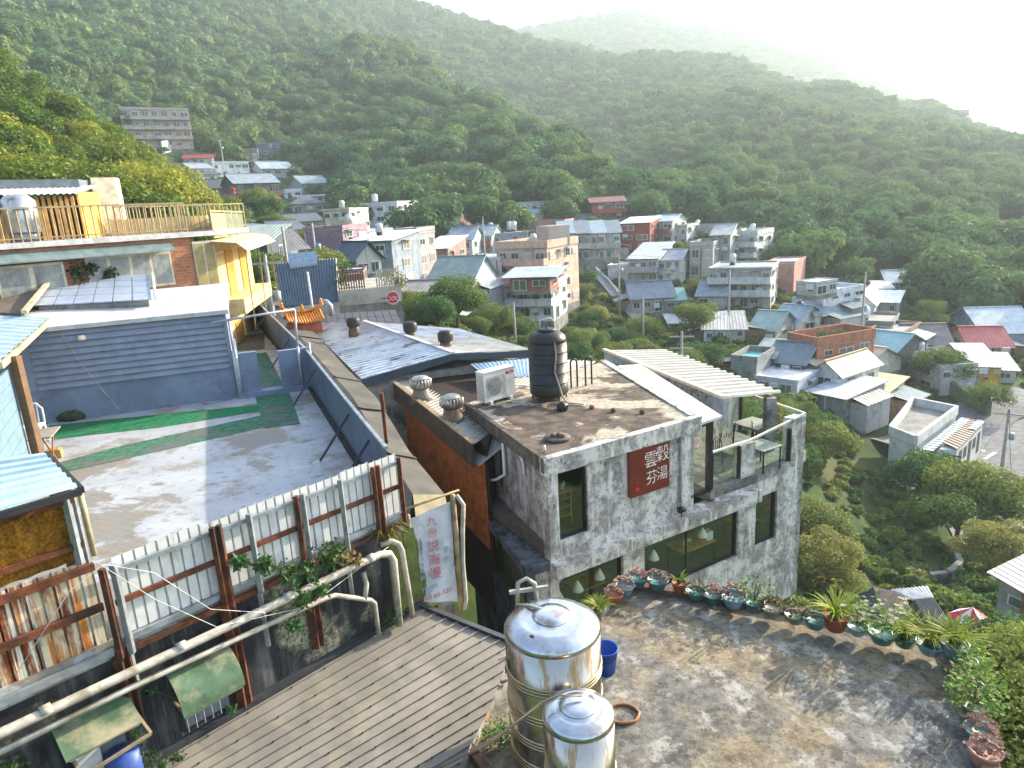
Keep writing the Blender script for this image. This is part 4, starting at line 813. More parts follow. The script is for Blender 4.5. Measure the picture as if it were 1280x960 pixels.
part('hose', M('mauve_hose', (.30, .26, .28), .6), tk, lambda m: m.tube([bc+V(0, 0, 2.03)+V(.25, -.2, -.05), bc+V(.18, -.52, 1.75), bc+V(.2, -.585, 1.4), bc+V(.14, -.59, .9), bc+V(.26, -.60, .5), bc+V(.33, -.62, .2), bc+V(.45, -.85, .05), bc+V(.9, -1.0, .03)], .022, 6))
part('overflow_pipe', LAMP, tk, lambda m: m.tube([bc+V(-.18, .12, 2.0), bc+V(-.18, .12, 2.32), bc+V(.15, .2, 2.36), bc+V(.22, .2, 2.25)], .015, 5))
pc = Z(703, 513, -5.5); pp = thing('water_pump', 'small black pump with cable coils in front of the black tank', 'pump', pc)
part('body', FRAME, pp, lambda m: m.lathe([(.14, .0), (.16, .06), (.13, .18), (.06, .24), (.001, .24)], pc, 12)); part('motor', BLK, pp, lambda m: m.cyl(pc+V(-.15, 0, .12), pc+V(.16, 0, .12), .07, None, 10))
r = random.Random(2)
part('cable', M('cable_tan', (.42, .33, .2), .7), pp, lambda m: [m.tube([pc+V(-.2+.5*math.cos(k*.7+j)*(.5+.1*j), .35+.35*math.sin(k*.7+j), .02+.02*j) for k in range(10)], .012, 4) for j in range(3)])
ac0, ac1 = Z(607, 508, -5.5), Z(645, 497, -5.5); ax = (ac1-ac0); acw = ax.length; ax.normalize(); ay = Vector((-ax.y, ax.x, 0))
WAC = M('ac_white', (.72, .71, .68), .45, 0, .08, 3, dirt=(.45, .40, .33), dirt_amt=.2); GRL = M('ac_grille', (.28, .27, .27), .6)
ac = thing('rooftop_air_conditioner', 'white air conditioner unit with red badge on the roof corner', 'air conditioner', ac0)
hh = .86; dp = .36
def A_(u, v, w): return ac0+ax*u*acw+UP*(.1+v*hh)+ay*w*dp
part('casing', WAC, ac, lambda m: m.obox(A_(0, 0, 0), ax*acw, ay*dp, (0, 0, hh)))
part('top_cover', WAC, ac, lambda m: m.obox(A_(-.01, 1.0, -.03)+UP*.001, ax*acw*1.02, ay*dp*1.06, (0, 0, .03)))
fc = A_(.33, .5, -.02); fr_r = .275
def disc(m, c, r0, r1, z=0):
    n = 28; P = []; F = []
    for k in range(n):
        a = 2*math.pi*k/n; d = ax*math.cos(a)+UP*math.sin(a); P += [c+d*r0-ay*z, c+d*r1-ay*z]
    F = [(2*k, 2*k+1, (2*k+3) % (2*n), (2*k+2) % (2*n)) for k in range(n)]; m.add(P, F)
part('fan_plate', M('ac_plate', (.5, .47, .44), .6), ac, lambda m: m.obox(A_(.06, .16, -.012), ax*acw*.56, ay*.008, (0, 0, hh*.68)))
part('fan_opening', GRL, ac, lambda m: disc(m, fc, .001, fr_r, .006))
for k in range(9):
    z = -.24+k*.06; L = math.sqrt(max(0, fr_r**2-z*z)); part('grille_bar', M('ac_bar', (.40, .39, .38), .5), ac, lambda m: m.bar(fc-ax*L+UP*z-ay*.012, fc+ax*L+UP*z-ay*.012, .012))
for k in range(3): part('side_panel', WAC, ac, lambda m: m.obox(A_(.68, .08+k*.25, -.03), ax*acw*.28, ay*.012, (0, 0, hh*.21)))
part('badge', M('red_badge', (.55, .03, .04), .5), ac, lambda m: m.obox(A_(.70, .82, -.035), ax*acw*.24, ay*.012, (0, 0, .075)))
text_mesh('TECO', .058, LAMP, ac, A_(.82, .865, -.075), ax, UP, .012)
for k in range(12): part('fin', M('ac_fin', (.42, .36, .26), .6), ac, lambda m: m.obox(A_(-.012, .08+k*.073, .1), ax*.008, ay*dp*.8, (0, 0, .022)))
for u in (.15, .8): part('foot', WAC, ac, lambda m: m.obox(A_(u, 0, -.12)-UP*.098, ax*.09, ay*dp*1.2, (0, 0, .097)))
m = MB(); m.tube([A_(1.0, .35, .5), A_(1.1, .3, .5), A_(1.5, .15, .3), A_(2.1, -.05, .0), A_(2.6, -.08, .2)], .03, 7); tag(m.build('coolant_line', LAMP), 'white insulated pipe from the roof air conditioner towards the tank', 'pipe')
for px, py, nm in ((718, 484, 'black hoop rail nearer the black water tank'), (736, 481, 'black hoop rail standing apart from the tank')):
    c = Z(px, py, -5.5); hx = UD*.12; m = MB(); m.tube([c-hx*1.0, c-hx+UP*.78]+[c-hx*math.cos(a)+UP*(.78+.12*math.sin(a)) for a in (.5, 1.0, 1.57, 2.1, 2.6)]+[c+hx+UP*.78, c+hx], .028, 7)
    tag(m.build('hoop_rail', FRAME), nm, 'rail', 'hoop rails on the concrete roof')
dc = Z(697, 549, -5.5); pl = thing('old_drum_lid', 'rusty round lid with stones lying on the concrete roof', 'lid', dc)
part('plate', M('grey_lid', (.12, .11, .10), .8, var=.3), pl, lambda m: m.lathe([(.001, .0), (.30, .0), (.33, .05), (.30, .08), (.001, .06)], dc, 18))
for k, (dx, dy) in enumerate(((.05, .05), (-.1, .0), (.12, -.08))):
    part('stone', M('lid_stone', (.17, .13, .10), .9, var=.3), pl, lambda m: m.lathe([(.02, .06), (.08, .08), (.07, .15), (.001, .17)], dc+V(dx, dy, 0), 6, False))
for px, py, lab in ((740, 511, 'brown pebble on the bright part of the concrete roof'), (767, 515, 'dark pebble between the two others on the concrete roof'), (803, 517, 'reddish brick lump near the roof front edge')):
    m = MB(); m.lathe([(.05, 0), (.09, .04), (.06, .1), (.001, .12)], Z(px, py, -5.5), 7, False); tag(m.build('roof_stone', M('stone_red', (.22, .10, .06), .9, var=.4)), lab, 'stone')
m = MB(); p = Z(681, 565, -5.5); m.cyl(p, p+UP*.16, .028, None, 8); tag(m.build('vent_stub', LAMP), 'short white pipe stub at the roof corner', 'pipe')
# side air conditioners and the little canopy
def ac_box(label, base, a_x, a_y, w, d, h, group=None):
    o = thing('side_air_conditioner', label, 'air conditioner', base)
    part('casing', WAC, o, lambda m: m.obox(base, a_x*w, a_y*d, (0, 0, h))); part('cover', WAC, o, lambda m: m.obox(base-a_x*.01-a_y*.01+UP*(h+.001), a_x*(w+.02), a_y*(d+.02), (0, 0, .03)))
    part('bracket', RUST, o, lambda m: (m.bar(base+a_y*.1-UP*.02, base+a_x*w+a_y*.1-UP*.02, .04), m.bar(base+a_y*(d-.1)-UP*.02, base+a_x*w+a_y*(d-.1)-UP*.02, .04)))
    part('service_valve', M('valve_grey', (.25, .24, .22), .6), o, lambda m: m.obox(base+a_x*w+UP*.15, a_x*.05, a_y*d*.5, (0, 0, h*.4)))
b2 = Z(588, 622, -8.06); ac_box('white air conditioner standing on the bay ledge', b2, LN*-1, LD, .32, .62, .72)
b1 = Z(584, 584, -7.2); b1 = Vector((b2.x-.05, b2.y+.1, -7.18)); ac_box('rust stained air conditioner under the corrugated canopy', b1, LN*-1, LD, .30, .6, .60)
cn = thing('unit_canopy', 'small grey corrugated canopy over the side air conditioner', 'canopy', b1+UP*.7); ca = Lp(2.55, -6.0, .03); cb = Lp(3.75, -6.0, .03)
part('sheet', GC, cn, lambda m: m.corr(ca, cb, cb+LN*.72-UP*.42, ca+LN*.72-UP*.42, 8, .03, None, .004))
pipe([Lp(2.5, -5.8, .08), Lp(2.45, -6.2, .10), Lp(2.45, -6.75, .10), Lp(2.7, -6.95, .25), Lp(3.0, -7.05, .4)], .04, 'cream elbow pipe beside the small corrugated canopy', mat=LAMP)
pipe([Lp(1.6, -5.84, .05), Lp(1.35, -5.9, .06), Lp(1.25, -6.1, .05), Lp(1.25, -6.35, .04)], .035, 'short cream downpipe under the roof fascia', mat=LAMP)
# ---------------- sign
RED = M('lacquer_red', (.155, .022, .016), .28, 0, .15, 2, spec=.6)
sg = thing('tea_house_sign', 'dark red lacquered sign with white calligraphy on the concrete wall', 'sign', Fp(3, -7.1, .1))
part('board', RED, sg, lambda m: m.obox(Fp(2.36, -7.12, .002), UD*1.29, FN*.13, (0, 0, 1.24)))
WP = M('white_paint', (.85, .83, .78), .5)
EX = UD
for chh, s, z, sz in (('穀', 3.42, -6.20, .46), ('湯', 3.40, -6.72, .40), ('雲', 3.02, -6.27, .46), ('芬', 3.05, -6.75, .40)):
    text_mesh(chh, sz, WP, sg, Fp(s, z, .132), EX, UP, .003, bold=-.004)
part('seal', M('seal_red', (.75, .03, .03), .5), sg, lambda m: m.obox(Fp(2.52, -6.98, .131), UD*.11, FN*.006, (0, 0, .09)))
for k, chh in enumerate('九份'): text_mesh(chh, .07, M('sign_dim', (.35, .12, .09), .5), sg, Fp(2.57, -6.66-.1*k, .132), EX, UP, .003)
pipe([Fp(4.12, -5.6, .05), Fp(4.12, -7.75, .05)], .035, 'grey downpipe beside the red lacquered sign', mat=M('pipe_grey', (.26, .28, .33), .6))
pc = Fp(4.05, -7.88, .16); sl = thing('flood_light', 'small black spotlight with loose wires on the ledge', 'spotlight', pc); part('head', FRAME, sl, lambda m: m.cyl(pc-UD*.1, pc+UD*.08+FN*.05, .09, .07, 12)); part('bracket', FRAME, sl, lambda m: m.bar(pc, pc-UP*.2, .03)); part('wire', LAMP, sl, lambda m: m.tube([pc+UD*.08, pc+UD*.25+UP*.1, pc+UD*.35-UP*.08, pc+UD*.3+UP*.2], .012, 4))
# ---------------- glass corridor and balcony
part('corridor_frame', FRAME, tea, lambda m: (fbox(m, 4.52, 4.6, -7.72, -5.75, .1), fbox(m, 5.22, 5.36, -7.72, -5.75, .14), fbox(m, 4.52, 5.36, -5.85, -5.72, .14), fbox(m, 4.52, 5.36, -7.78, -7.68, .14), m.obox(Fp(5.22, -5.85, -.1), FN*-4.5, UD*.12, (0, 0, .12)), m.obox(Fp(5.24, -7.72, -2.2), FN*-.08, UD*.08, (0, 0, 1.9))))
part('corridor_pane', GL, tea, lambda m: fbox(m, 4.6, 5.22, -7.68, -5.85, .008, -.05)); part('corridor_pane', GL, tea, lambda m: m.obox(Fp(5.28, -7.7, -.14), FN*-2.0, UD*.008, (0, 0, 1.85)))
part('corridor_roof', M('pale_roof_slab', (.60, .57, .50), .8, dirt=(.4, .37, .3), dirt_amt=.25), tea, lambda m: m.prism([Fp(4.80, -5.66, .12), Fp(5.62, -5.66, .06), Z(800, 455, -5.66), Z(772, 457, -5.66)], (0, 0, -.07)))
part('balcony_floor', M('balcony_slab', (.20, .19, .18), .8, var=.3, dirt=(.38, .33, .25), dirt_amt=.35), tea, lambda m: m.prism([Fp(5.3, -7.72, .0), Fp(9.24, -7.72, .0), Rp(5.6, -7.72), Fp(5.3, -7.72, -6.0)], (0, 0, -.3)))
for s0, s1, h in ((6.5, 7.07, -6.76), (8.66, 9.26, -6.42)): part('balcony_pier', CW, tea, lambda m: fbox(m, s0, s1, -7.72, h, .32, .005))
for s0, s1 in ((5.42, 6.48), (7.09, 8.64)): part('balustrade_pane', GLC, tea, lambda m: fbox(m, s0, s1, -7.66, -6.72, .012, -.06))
part('balustrade_post', FRAME, tea, lambda m: (fbox(m, 5.36, 5.42, -7.72, -6.7, .08, -.02), fbox(m, 6.44, 6.5, -7.72, -6.75, .08, -.03), fbox(m, 8.58, 8.66, -7.72, -6.72, .1, -.02)))
hr0, hr1 = Fp(5.38, -6.68, -.06), Fp(9.3, -6.40, -.06)
HRM = M('cream_rail', (.62, .60, .52), .5)
part('handrail', HRM, tea, lambda m: (m.bar(hr0, Fp(6.9, -6.68, -.06), .07, .05), m.bar(Fp(6.9, -6.68, -.06), Fp(9.3, -6.38, -.06), .07, .05)))
s0, s1 = Fp(9.3, -6.38, -.06), Z(926, 489, -6.38)
part('side_pane', GLC, tea, lambda m: m.prism([s0-UP*1.3, s1-UP*1.3, s1-UP*.02, s0-UP*.02], UD*.012)); part('side_rail', HRM, tea, lambda m: m.bar(s0, s1, .06, .05)); part('side_post', FRAME, tea, lambda m: m.bar(s1-UP*1.35, s1+UP*.05, .08))
bwA, bwB = Z(872, 506, -6.25), s1+V(-.05, 0, .12)
part('balcony_back_wall', CW, tea, lambda m: m.prism([bwA, bwB, bwB-UP*1.5, bwA-UP*1.5], V(-.1, .25, 0)))
IRON = M('wrought_iron', (.02, .02, .024), .5, .3)
def iron_chair(label, c, ang):
    o = thing('iron_chair', label, 'chair', c, 'black iron chairs on the balcony'); fx = dirb(ang); fy = dirb(ang+90)
    part('seat', IRON, o, lambda m: [m.bar(c-fx*.2+fy*(k*.07-.2)+UP*.42, c+fx*.2+fy*(k*.07-.2)+UP*.42, .03, .012) for k in range(7)])
    part('backrest', IRON, o, lambda m: (m.tube([c-fx*.2-fy*.2+UP*.42, c-fx*.2-fy*.25+UP*.75, c-fy*.27+UP*.9, c+fx*.2-fy*.25+UP*.75, c+fx*.2-fy*.2+UP*.42], .014, 5), [m.bar(c+fx*k-fy*.21+UP*.42, c+fx*k-fy*.26+UP*(.86-abs(k)*.5), .014) for k in (-.12, -.04, .04, .12)]))
    for sx in (-1, 1):
        for sy in (-1, 1): part('leg', IRON, o, lambda m: m.bar(c+fx*.18*sx+fy*.18*sy+UP*.42, c+fx*.22*sx+fy*.22*sy+UP*.002, .018))
fz = -7.72
GT = M('grey_stone_top', (.38, .36, .32), .5, var=.15)
simple_table('square grey table by the balcony back wall', Z(942, 556, fz), UD, FN, .95, .95, .74, GT, IRON, 'balcony_table')
simple_table('square grey table behind the front balustrade', Z(952, 585, fz), UD, FN, .8, .75, .72, GT, IRON, 'balcony_table')
iron_chair('black iron chair nearest the glass corridor door', Z(903, 585, fz), 60); iron_chair('black iron chair at the side rail of the balcony', Z(970, 551, fz), 100)
iron_chair('black iron chair between the corridor and the square tables', Z(908, 560, fz), 200); iron_chair('black iron chair tucked against the back wall table', Z(950, 561, fz), 20)
m = MB(); m.obox(Fp(4.7, -6.4, -.04), UD*.18, FN*.006, (0, 0, .3)); tag(m.build('notice_sheet', M('notice_pink', (.72, .5, .42), .7)), 'pink no smoking notice stuck inside the corridor glass', 'notice')
no = bpy.data.objects['notice_sheet']
part('ban_ring', M('seal_red2', (.7, .08, .05), .6), no, lambda m: m.tube([Fp(4.79+.05*math.cos(k*.524), -6.22+.05*math.sin(k*.524), -.03) for k in range(12)], .008, 4, closed=True))
# pale corrugated roof behind the balcony
pr = thing('pale_ribbed_roof', 'cream ribbed roof with blue grey side wall behind the balcony', 'roof', Z(850, 480, -9))
a0, a1, a2, a3 = Z(755, 438, -5.75), Z(905, 498, -5.85), Z(977, 491, -5.95), Z(829, 437, -5.95)
PALE = M('cream_sheet', (.66, .60, .50), .55, .05, .08, 2, dirt=(.50, .46, .38), dirt_amt=.3)
for k in range(6): part('roof_sheet', PALE, pr, lambda m: m.corr(a0.lerp(a1, k/6), a0.lerp(a1, (k+.995)/6), a3.lerp(a2, (k+.995)/6), a3.lerp(a2, k/6), 3, .06, TRAP, .005))
part('side_wall', M('blue_grey_wall', (.33, .36, .42), .8, dirt=(.2, .22, .26), dirt_amt=.4), pr, lambda m: m.prism([a0-UP*.02, a1-UP*.02, a1-UP*.75, a0-UP*.75], V(.15, .05, 0)))
part('edge_cap', M('cream_edge', (.70, .58, .46), .7), pr, lambda m: m.bar(a0+UP*.03, a1+UP*.03, .16, .1))
part('post', M('orange_post', (.62, .36, .04), .6), pr, lambda m: m.bar(Z(962, 493, -6.05), Z(962, 493, -6.05)-UP*3, .12))
part('post', CONC, pr, lambda m: [m.bar(p-UP*.1, p-UP*7, .3) for p in (a0.lerp(a3, .1), a3.lerp(a0, .1), a2.lerp(a1, .2))])
pw = thing('gutter_planting', 'narrow strip of yellow green weeds growing in the roof gutter', 'weed', Z(830, 485, -6.2)); m = MB()
for k in range(14):
    p = Z(772+k*8.5, 458+k*3.2, -6.05); leaf_r = random.Random(k)
    for j in range(26):
        q = p+V(leaf_r.gauss(0, .16), leaf_r.gauss(0, .12), leaf_r.uniform(-.05, .18)); d = V(leaf_r.gauss(0, 1), leaf_r.gauss(0, 1), .6).normalized()*.1; x = d.cross(UP).normalized()*.03; m.add([q-x, q+x, q+d], [(0, 1, 2)])
m.build('leaves', leafmat('gutter_weed', (.20, .22, .03), .4), pw)
# ================================================================== near roof terrace with pots and steel tanks
def terrace_mat():
    t = NT('mottled_terrace'); n = t.noise(.55, 9, .72, off=4); f_ = t.noise(4.2, 12, .8); g = t.noise(15, 8, .8, off=2); sk = t.noise(2.6, 9, .74, stretch=(.95, .8, 1), off=17)
    c = t.ramp(f_, .40, .60, srgb((.085, .083, .078)), srgb((.235, .225, .20)))
    c = t.mix(t.ramp(n, .46, .58), c, t.ramp(f_, .38, .62, srgb((.13, .10, .065)), srgb((.36, .295, .195))))
    c = t.mix(t.ramp(sk, .53, .61), c, t.mix(.6, c, srgb((.47, .455, .42))))
    c = t.mix(t.ramp(t.noise(1.7, 10, .78, off=31), .55, .60), c, t.mix(.7, c, srgb((.055, .05, .045))))
    c = t.mix(t.ramp(g, .56, .60), c, srgb((.06, .055, .05)))
    t.bsdf(c, .9, 0, f_, .5, .02, .25); return t.m
ZR = -7.0
nr = thing('near_roof_terrace', 'mottled concrete roof terrace with potted plants along its edge', 'building', V(3, 8, -14))
rp = [Z(783, 730, ZR), Z(1199, 799, ZR), Z(1252, 962, ZR), Z(1275, 1080, ZR), V(-1.0, 5.2, ZR), Z(588, 935, ZR), Z(622, 868, ZR), Z(752, 776, ZR)]
part('roof', terrace_mat(), nr, lambda m: m.prism(rp, (0, 0, -.25))); HOUSES.append((2.5, 8, 6.5))
part('wall', CONC, nr, lambda m: m.prism([p-UP*.25 for p in [rp[0].lerp(rp[3], .02), rp[1].lerp(rp[4], .02), rp[2], rp[3], rp[4], rp[5].lerp(rp[2], .03), rp[6].lerp(rp[2], .03), rp[7].lerp(rp[2], .02)]], (0, 0, -8)))
BRK = M('old_brick', (.30, .15, .09), .9, 0, .3, 5, dirt=(.20, .17, .14), dirt_amt=.5, dirt_scale=4, bump=.4)
BRK2 = M('brown_brick_kerb', (.16, .085, .06), .9, 0, .35, 6, dirt=(.10, .09, .07), dirt_amt=.5, bump=.4)
def brick_row(a, b, w, h, L, mt, parent, z0=0.0, gap=.012, inset=None):
    n = max(1, int((b-a).length/L)); d = (b-a)/n; ins = inset if inset is not None else Vector((d.y, -d.x, 0)).normalized()
    bm_ = MB(); ln = d.length-gap; bm_.box(0, ln, 0, w, 0, h); me = bm_.mesh('brick', mt); ang = math.atan2(d.y, d.x); flip = Vector((-d.y, d.x, 0)).dot(ins) < 0
    for k in range(n):
        o = bpy.data.objects.new('brick', me); COL.objects.link(o); p = a+d*k+UP*(z0+random.uniform(0, .012))
        if flip: p = p+ins*w
        o.parent = parent; o.matrix_parent_inverse = world_of(parent).inverted(); o.location = p; o.rotation_euler = (0, random.uniform(-.012, .012), ang+random.uniform(-.02, .02))
cen = V(3.3, 8.3, ZR)
def inward(a, b):
    n = Vector((-(b-a).y, (b-a).x, 0)).normalized(); return n if n.dot(cen-(a+b)/2) > 0 else -n
brick_row(rp[0], rp[1], .16, .09, .215, BRK2, nr, .002, inset=inward(rp[0], rp[1])); brick_row(rp[1], rp[2].lerp(rp[3], .6), .20, .16, .215, BRK, nr, .002, inset=inward(rp[1], rp[2]))
part('kerb', CONC, nr, lambda m: m.prism([rp[7]+UP*.10, rp[0]+UP*.10, rp[0]+UP*.10-V(.06, -.03, 0), rp[7]+UP*.10-V(.06, -.03, 0)], (0, 0, -.3)))
# ---------------- pots
GLZ = {'teal': (.05, .19, .20), 'dteal': (.025, .10, .105), 'blue': (.16, .30, .38), 'grey': (.16, .17, .15), 'terra': (.30, .085, .04), 'green': (.10, .16, .13), 'pink': (.42, .24, .19)}
GLZ = {k: M('pot_'+k, v, .32 if k not in ('terra', 'pink') else .75, 0, .14, 6, dirt=(.22, .21, .18), dirt_amt=.22, dirt_scale=5) for k, v in GLZ.items()}
SOIL = M('potting_soil', (.05, .035, .025), .95, var=.4, scale=20, bump=.8)
PL_GRASS = leafmat('pot_grass', (.27, .33, .035), .4, trans=.45); PL_DRY = leafmat('dry_succulent', (.36, .22, .17), .45, trans=.15); PL_GREEN = leafmat('pot_leaf', (.15, .27, .04), .4, trans=.4); PL_FLOW = leafmat('petals', (.62, .50, .52), .2, trans=.3); PL_MOSS = leafmat('pot_moss', (.24, .19, .06), .4, trans=.3)
def plant(kind, base, R, seed, parent):
    r = random.Random(seed); m = MB()
    def blade(b, d, L, w, droop):
        x = d.cross(UP).normalized()*w; pts = [b]
        for k in (1, 2, 3, 4): u = k/4; pts.append(b+d*L*u*(.25+.75*u*droop)+UP*L*(u*1.0-droop*.75*u*u))
        for k in range(4): f0, f1 = 1-.6*(k/4)**1.5, 1-.6*((k+1)/4)**1.5*(1.55 if k == 3 else 1); m.add([pts[k]-x*f0, pts[k]+x*f0, pts[k+1]+x*f1, pts[k+1]-x*f1], [(0, 1, 2, 3)])
    if kind == 'grass':
        for _ in range(95):
            a = r.uniform(0, 6.28); d = V(math.cos(a), math.sin(a), 0); blade(base+d*r.uniform(0, R*.35), d, R*r.uniform(1.3, 2.4), .014, r.uniform(.45, .95))
        m.build('foliage', PL_GRASS, parent)
    elif kind == 'aloe':
        for _ in range(16):
            a = r.uniform(0, 6.28); d = V(math.cos(a), math.sin(a), 0); blade(base+d*R*.1, d, R*r.uniform(1.0, 1.7), .028, r.uniform(.3, .7))
        m.build('foliage', PL_GREEN, parent)
    elif kind in ('dry', 'moss', 'succ'):
        for _ in range(64):
            a = r.uniform(0, 6.28); q = R*math.sqrt(r.random())*.95; c = base+V(math.cos(a)*q, math.sin(a)*q, r.uniform(.0, .05)+.13*(1-(q/R)**2)); s = R*r.uniform(.14, .24)
            for k in range(7):
                b = k*.9+r.uniform(0, .4); d = V(math.cos(b), math.sin(b), r.uniform(.3, 1.1)).normalized(); x = d.cross(UP).normalized()*s*.32
                m.add([c, c+d*s*.5+x, c+d*s, c+d*s*.5-x], [(0, 1, 2, 3)])
        m.build('foliage', PL_DRY if kind == 'dry' else (PL_MOSS if kind == 'moss' else leafmat('succ_mix', (.20, .18, .09), .5, trans=.2)), parent)
    else:
        n = 150 if kind != 'shrub' else 420
        for _ in range(n):
            a = r.uniform(0, 6.28); q = R*math.sqrt(r.random())*(1.1 if kind != 'shrub' else 1.4); c = base+V(math.cos(a)*q, math.sin(a)*q, r.uniform(.02, R*(1.6 if kind != 'shrub' else 1.5))); s = R*r.uniform(.16, .34)
            d = V(r.gauss(0, 1), r.gauss(0, 1), r.gauss(.3, .6)).normalized(); x = d.cross(UP).normalized()*s*.34; m.add([c, c+d*s*.5+x, c+d*s, c+d*s*.5-x], [(0, 1, 2, 3)])
        m.build('foliage', PL_GREEN, parent)
        st = MB(); [st.tube([base, base+V(r.gauss(0, R*.5), r.gauss(0, R*.5), R*r.uniform(.8, 1.7))], .006, 4) for _ in range(7)]; st.build('stems', BARK_V, parent)
        if kind == 'flower':
            f = MB()
            for _ in range(26):
                a = r.uniform(0, 6.28); q = R*r.uniform(.2, 1.1); c = base+V(math.cos(a)*q, math.sin(a)*q, r.uniform(R*.7, R*1.7))
                for k in range(5): b = k*1.257; d = V(math.cos(b), math.sin(b), .3)*.028; x = V(-math.sin(b), math.cos(b), 0)*.014; f.add([c, c+d+x, c+d*1.3, c+d-x], [(0, 1, 2, 3)])
            f.build('flowers', PL_FLOW, parent)
def pot(px, py, r, h, col, kind, label, tilt=0, zb=.095, bowl=True):
    b = Z(px, py, ZR+zb+.003); o = thing('potted_plant', label, 'potted plant', b, 'potted plants along the roof edge')
    pr_ = [(r*.62, 0), (r*.66, 0), (r*.84, h*.45), (r*.97, h*.85), (r*1.06, h*.9), (r*1.06, h), (r*.95, h), (r*.92, h*.9)] if bowl else [(r*.72, 0), (r*.74, 0), (r*.9, h*.85), (r, h*.86), (r, h), (r*.9, h), (r*.88, h*.9)]
    part('pot', GLZ[col], o, lambda m: m.lathe(pr_, b, 20)); part('soil', SOIL, o, lambda m: m.lathe([(.001, h*.9), (r*.93, h*.88)][::-1], b, 14))
    plant(kind, b+UP*h*.9, r*(1.25 if kind in ('dry', 'succ', 'moss') else (1.35 if kind == 'grass' else 1.55)), int(px*7+py), o)
POTS = [(748, 768, .12, .12, 'grey', 'grass', 'bright yellow green grass plant nearest the big steel tank'), (768, 752, .15, .16, 'terra', 'dry', 'terracotta pot of dried brown succulents on the kerb corner side'),
 (781, 742, .17, .17, 'blue', 'dry', 'pale blue pot of dried succulents at the kerb'), (797, 732, .18, .18, 'teal', 'dry', 'teal pot overflowing with dried pink succulents at the roof corner'),
 (822, 735, .19, .18, 'teal', 'dry', 'teal bowl with dry twigs between the corner pot and the aloe'), (849, 741, .13, .22, 'terra', 'aloe', 'terracotta pot with spiky green aloe'),
 (869, 747, .17, .15, 'teal', 'succ', 'teal bowl of mixed succulents right after the aloe pot'), (891, 752, .16, .15, 'dteal', 'dry', 'dark teal pot of dry pink succulents before the large pale blue pot'),
 (917, 757, .21, .20, 'blue', 'dry', 'large pale blue pot with dried succulents in the middle of the row'), (942, 763, .17, .18, 'dteal', 'leaf', 'dark teal pot with tall leafy stems'),
 (964, 768, .18, .15, 'grey', 'moss', 'grey bowl topped with yellow moss'), (993, 777, .16, .14, 'green', 'succ', 'small grey green pot of rosette succulents'),
 (1018, 783, .19, .16, 'teal', 'succ', 'teal blue bowl of succulents before the tall terracotta pot'), (1044, 786, .20, .26, 'terra', 'grass', 'tall terracotta pot with big yellow green grass tuft'),
 (1071, 792, .15, .14, 'blue', 'flower', 'small blue pot with white flowers'), (1102, 801, .22, .18, 'teal', 'flower', 'wide teal bowl with pink and white blossoms'),
 (1130, 806, .18, .17, 'dteal', 'grass', 'dark teal pot with grassy leaves beside the blossoms'), (1162, 815, .20, .17, 'blue', 'grass', 'pale teal pot with yellow grass near the end of the row'),
 (1191, 822, .19, .26, 'blue', 'grass', 'tall grey blue pot with fountain grass at the far roof corner')]
for a in POTS: pot(*a)
POTS2 = [(1206, 836, .15, .16, 'blue', 'leaf', 'blue rimmed pot of bright green fern on the side parapet'), (1213, 851, .14, .16, 'terra', 'leaf', 'terracotta pot with green leaves beside the loose tile'), (1213, 868, .16, .16, 'blue', 'leaf', 'pale blue pot with leafy plant before the bushy shrub'),
 (1216, 894, .17, .18, 'grey', 'shrub', 'bushy bright green shrub on the side parapet'), (1223, 926, .18, .18, 'teal', 'dry', 'teal pot of dead succulents on the side parapet'), (1229, 957, .18, .24, 'pink', 'dry', 'pale pink clay pot with dried succulents closest to the camera')]
for a in POTS2: pot(*a, zb=.0)
m = MB(); p = Z(1193, 843, ZR+.004); m.obox(p, V(.2, .05, 0), V(-.05, .2, 0), (0, 0, .03)); tag(m.build('loose_tile', M('pink_tile', (.42, .24, .2), .7)), 'loose pink tile lying beside the side parapet pots', 'tile')
m = MB(); a, b = rp[1], rp[2]; n_ = inward(a, b); m.tube([a+V(.1, 0, .16)-n_*.0, a.lerp(b, .2)-n_*.06+UP*.17, a.lerp(b, .4)-n_*.03+UP*.17, a.lerp(b, .52)+n_*.02+UP*.17], .012, 5); tag(m.build('parapet_cable', FRAME), 'thin black cable lying along the brick parapet', 'cable')
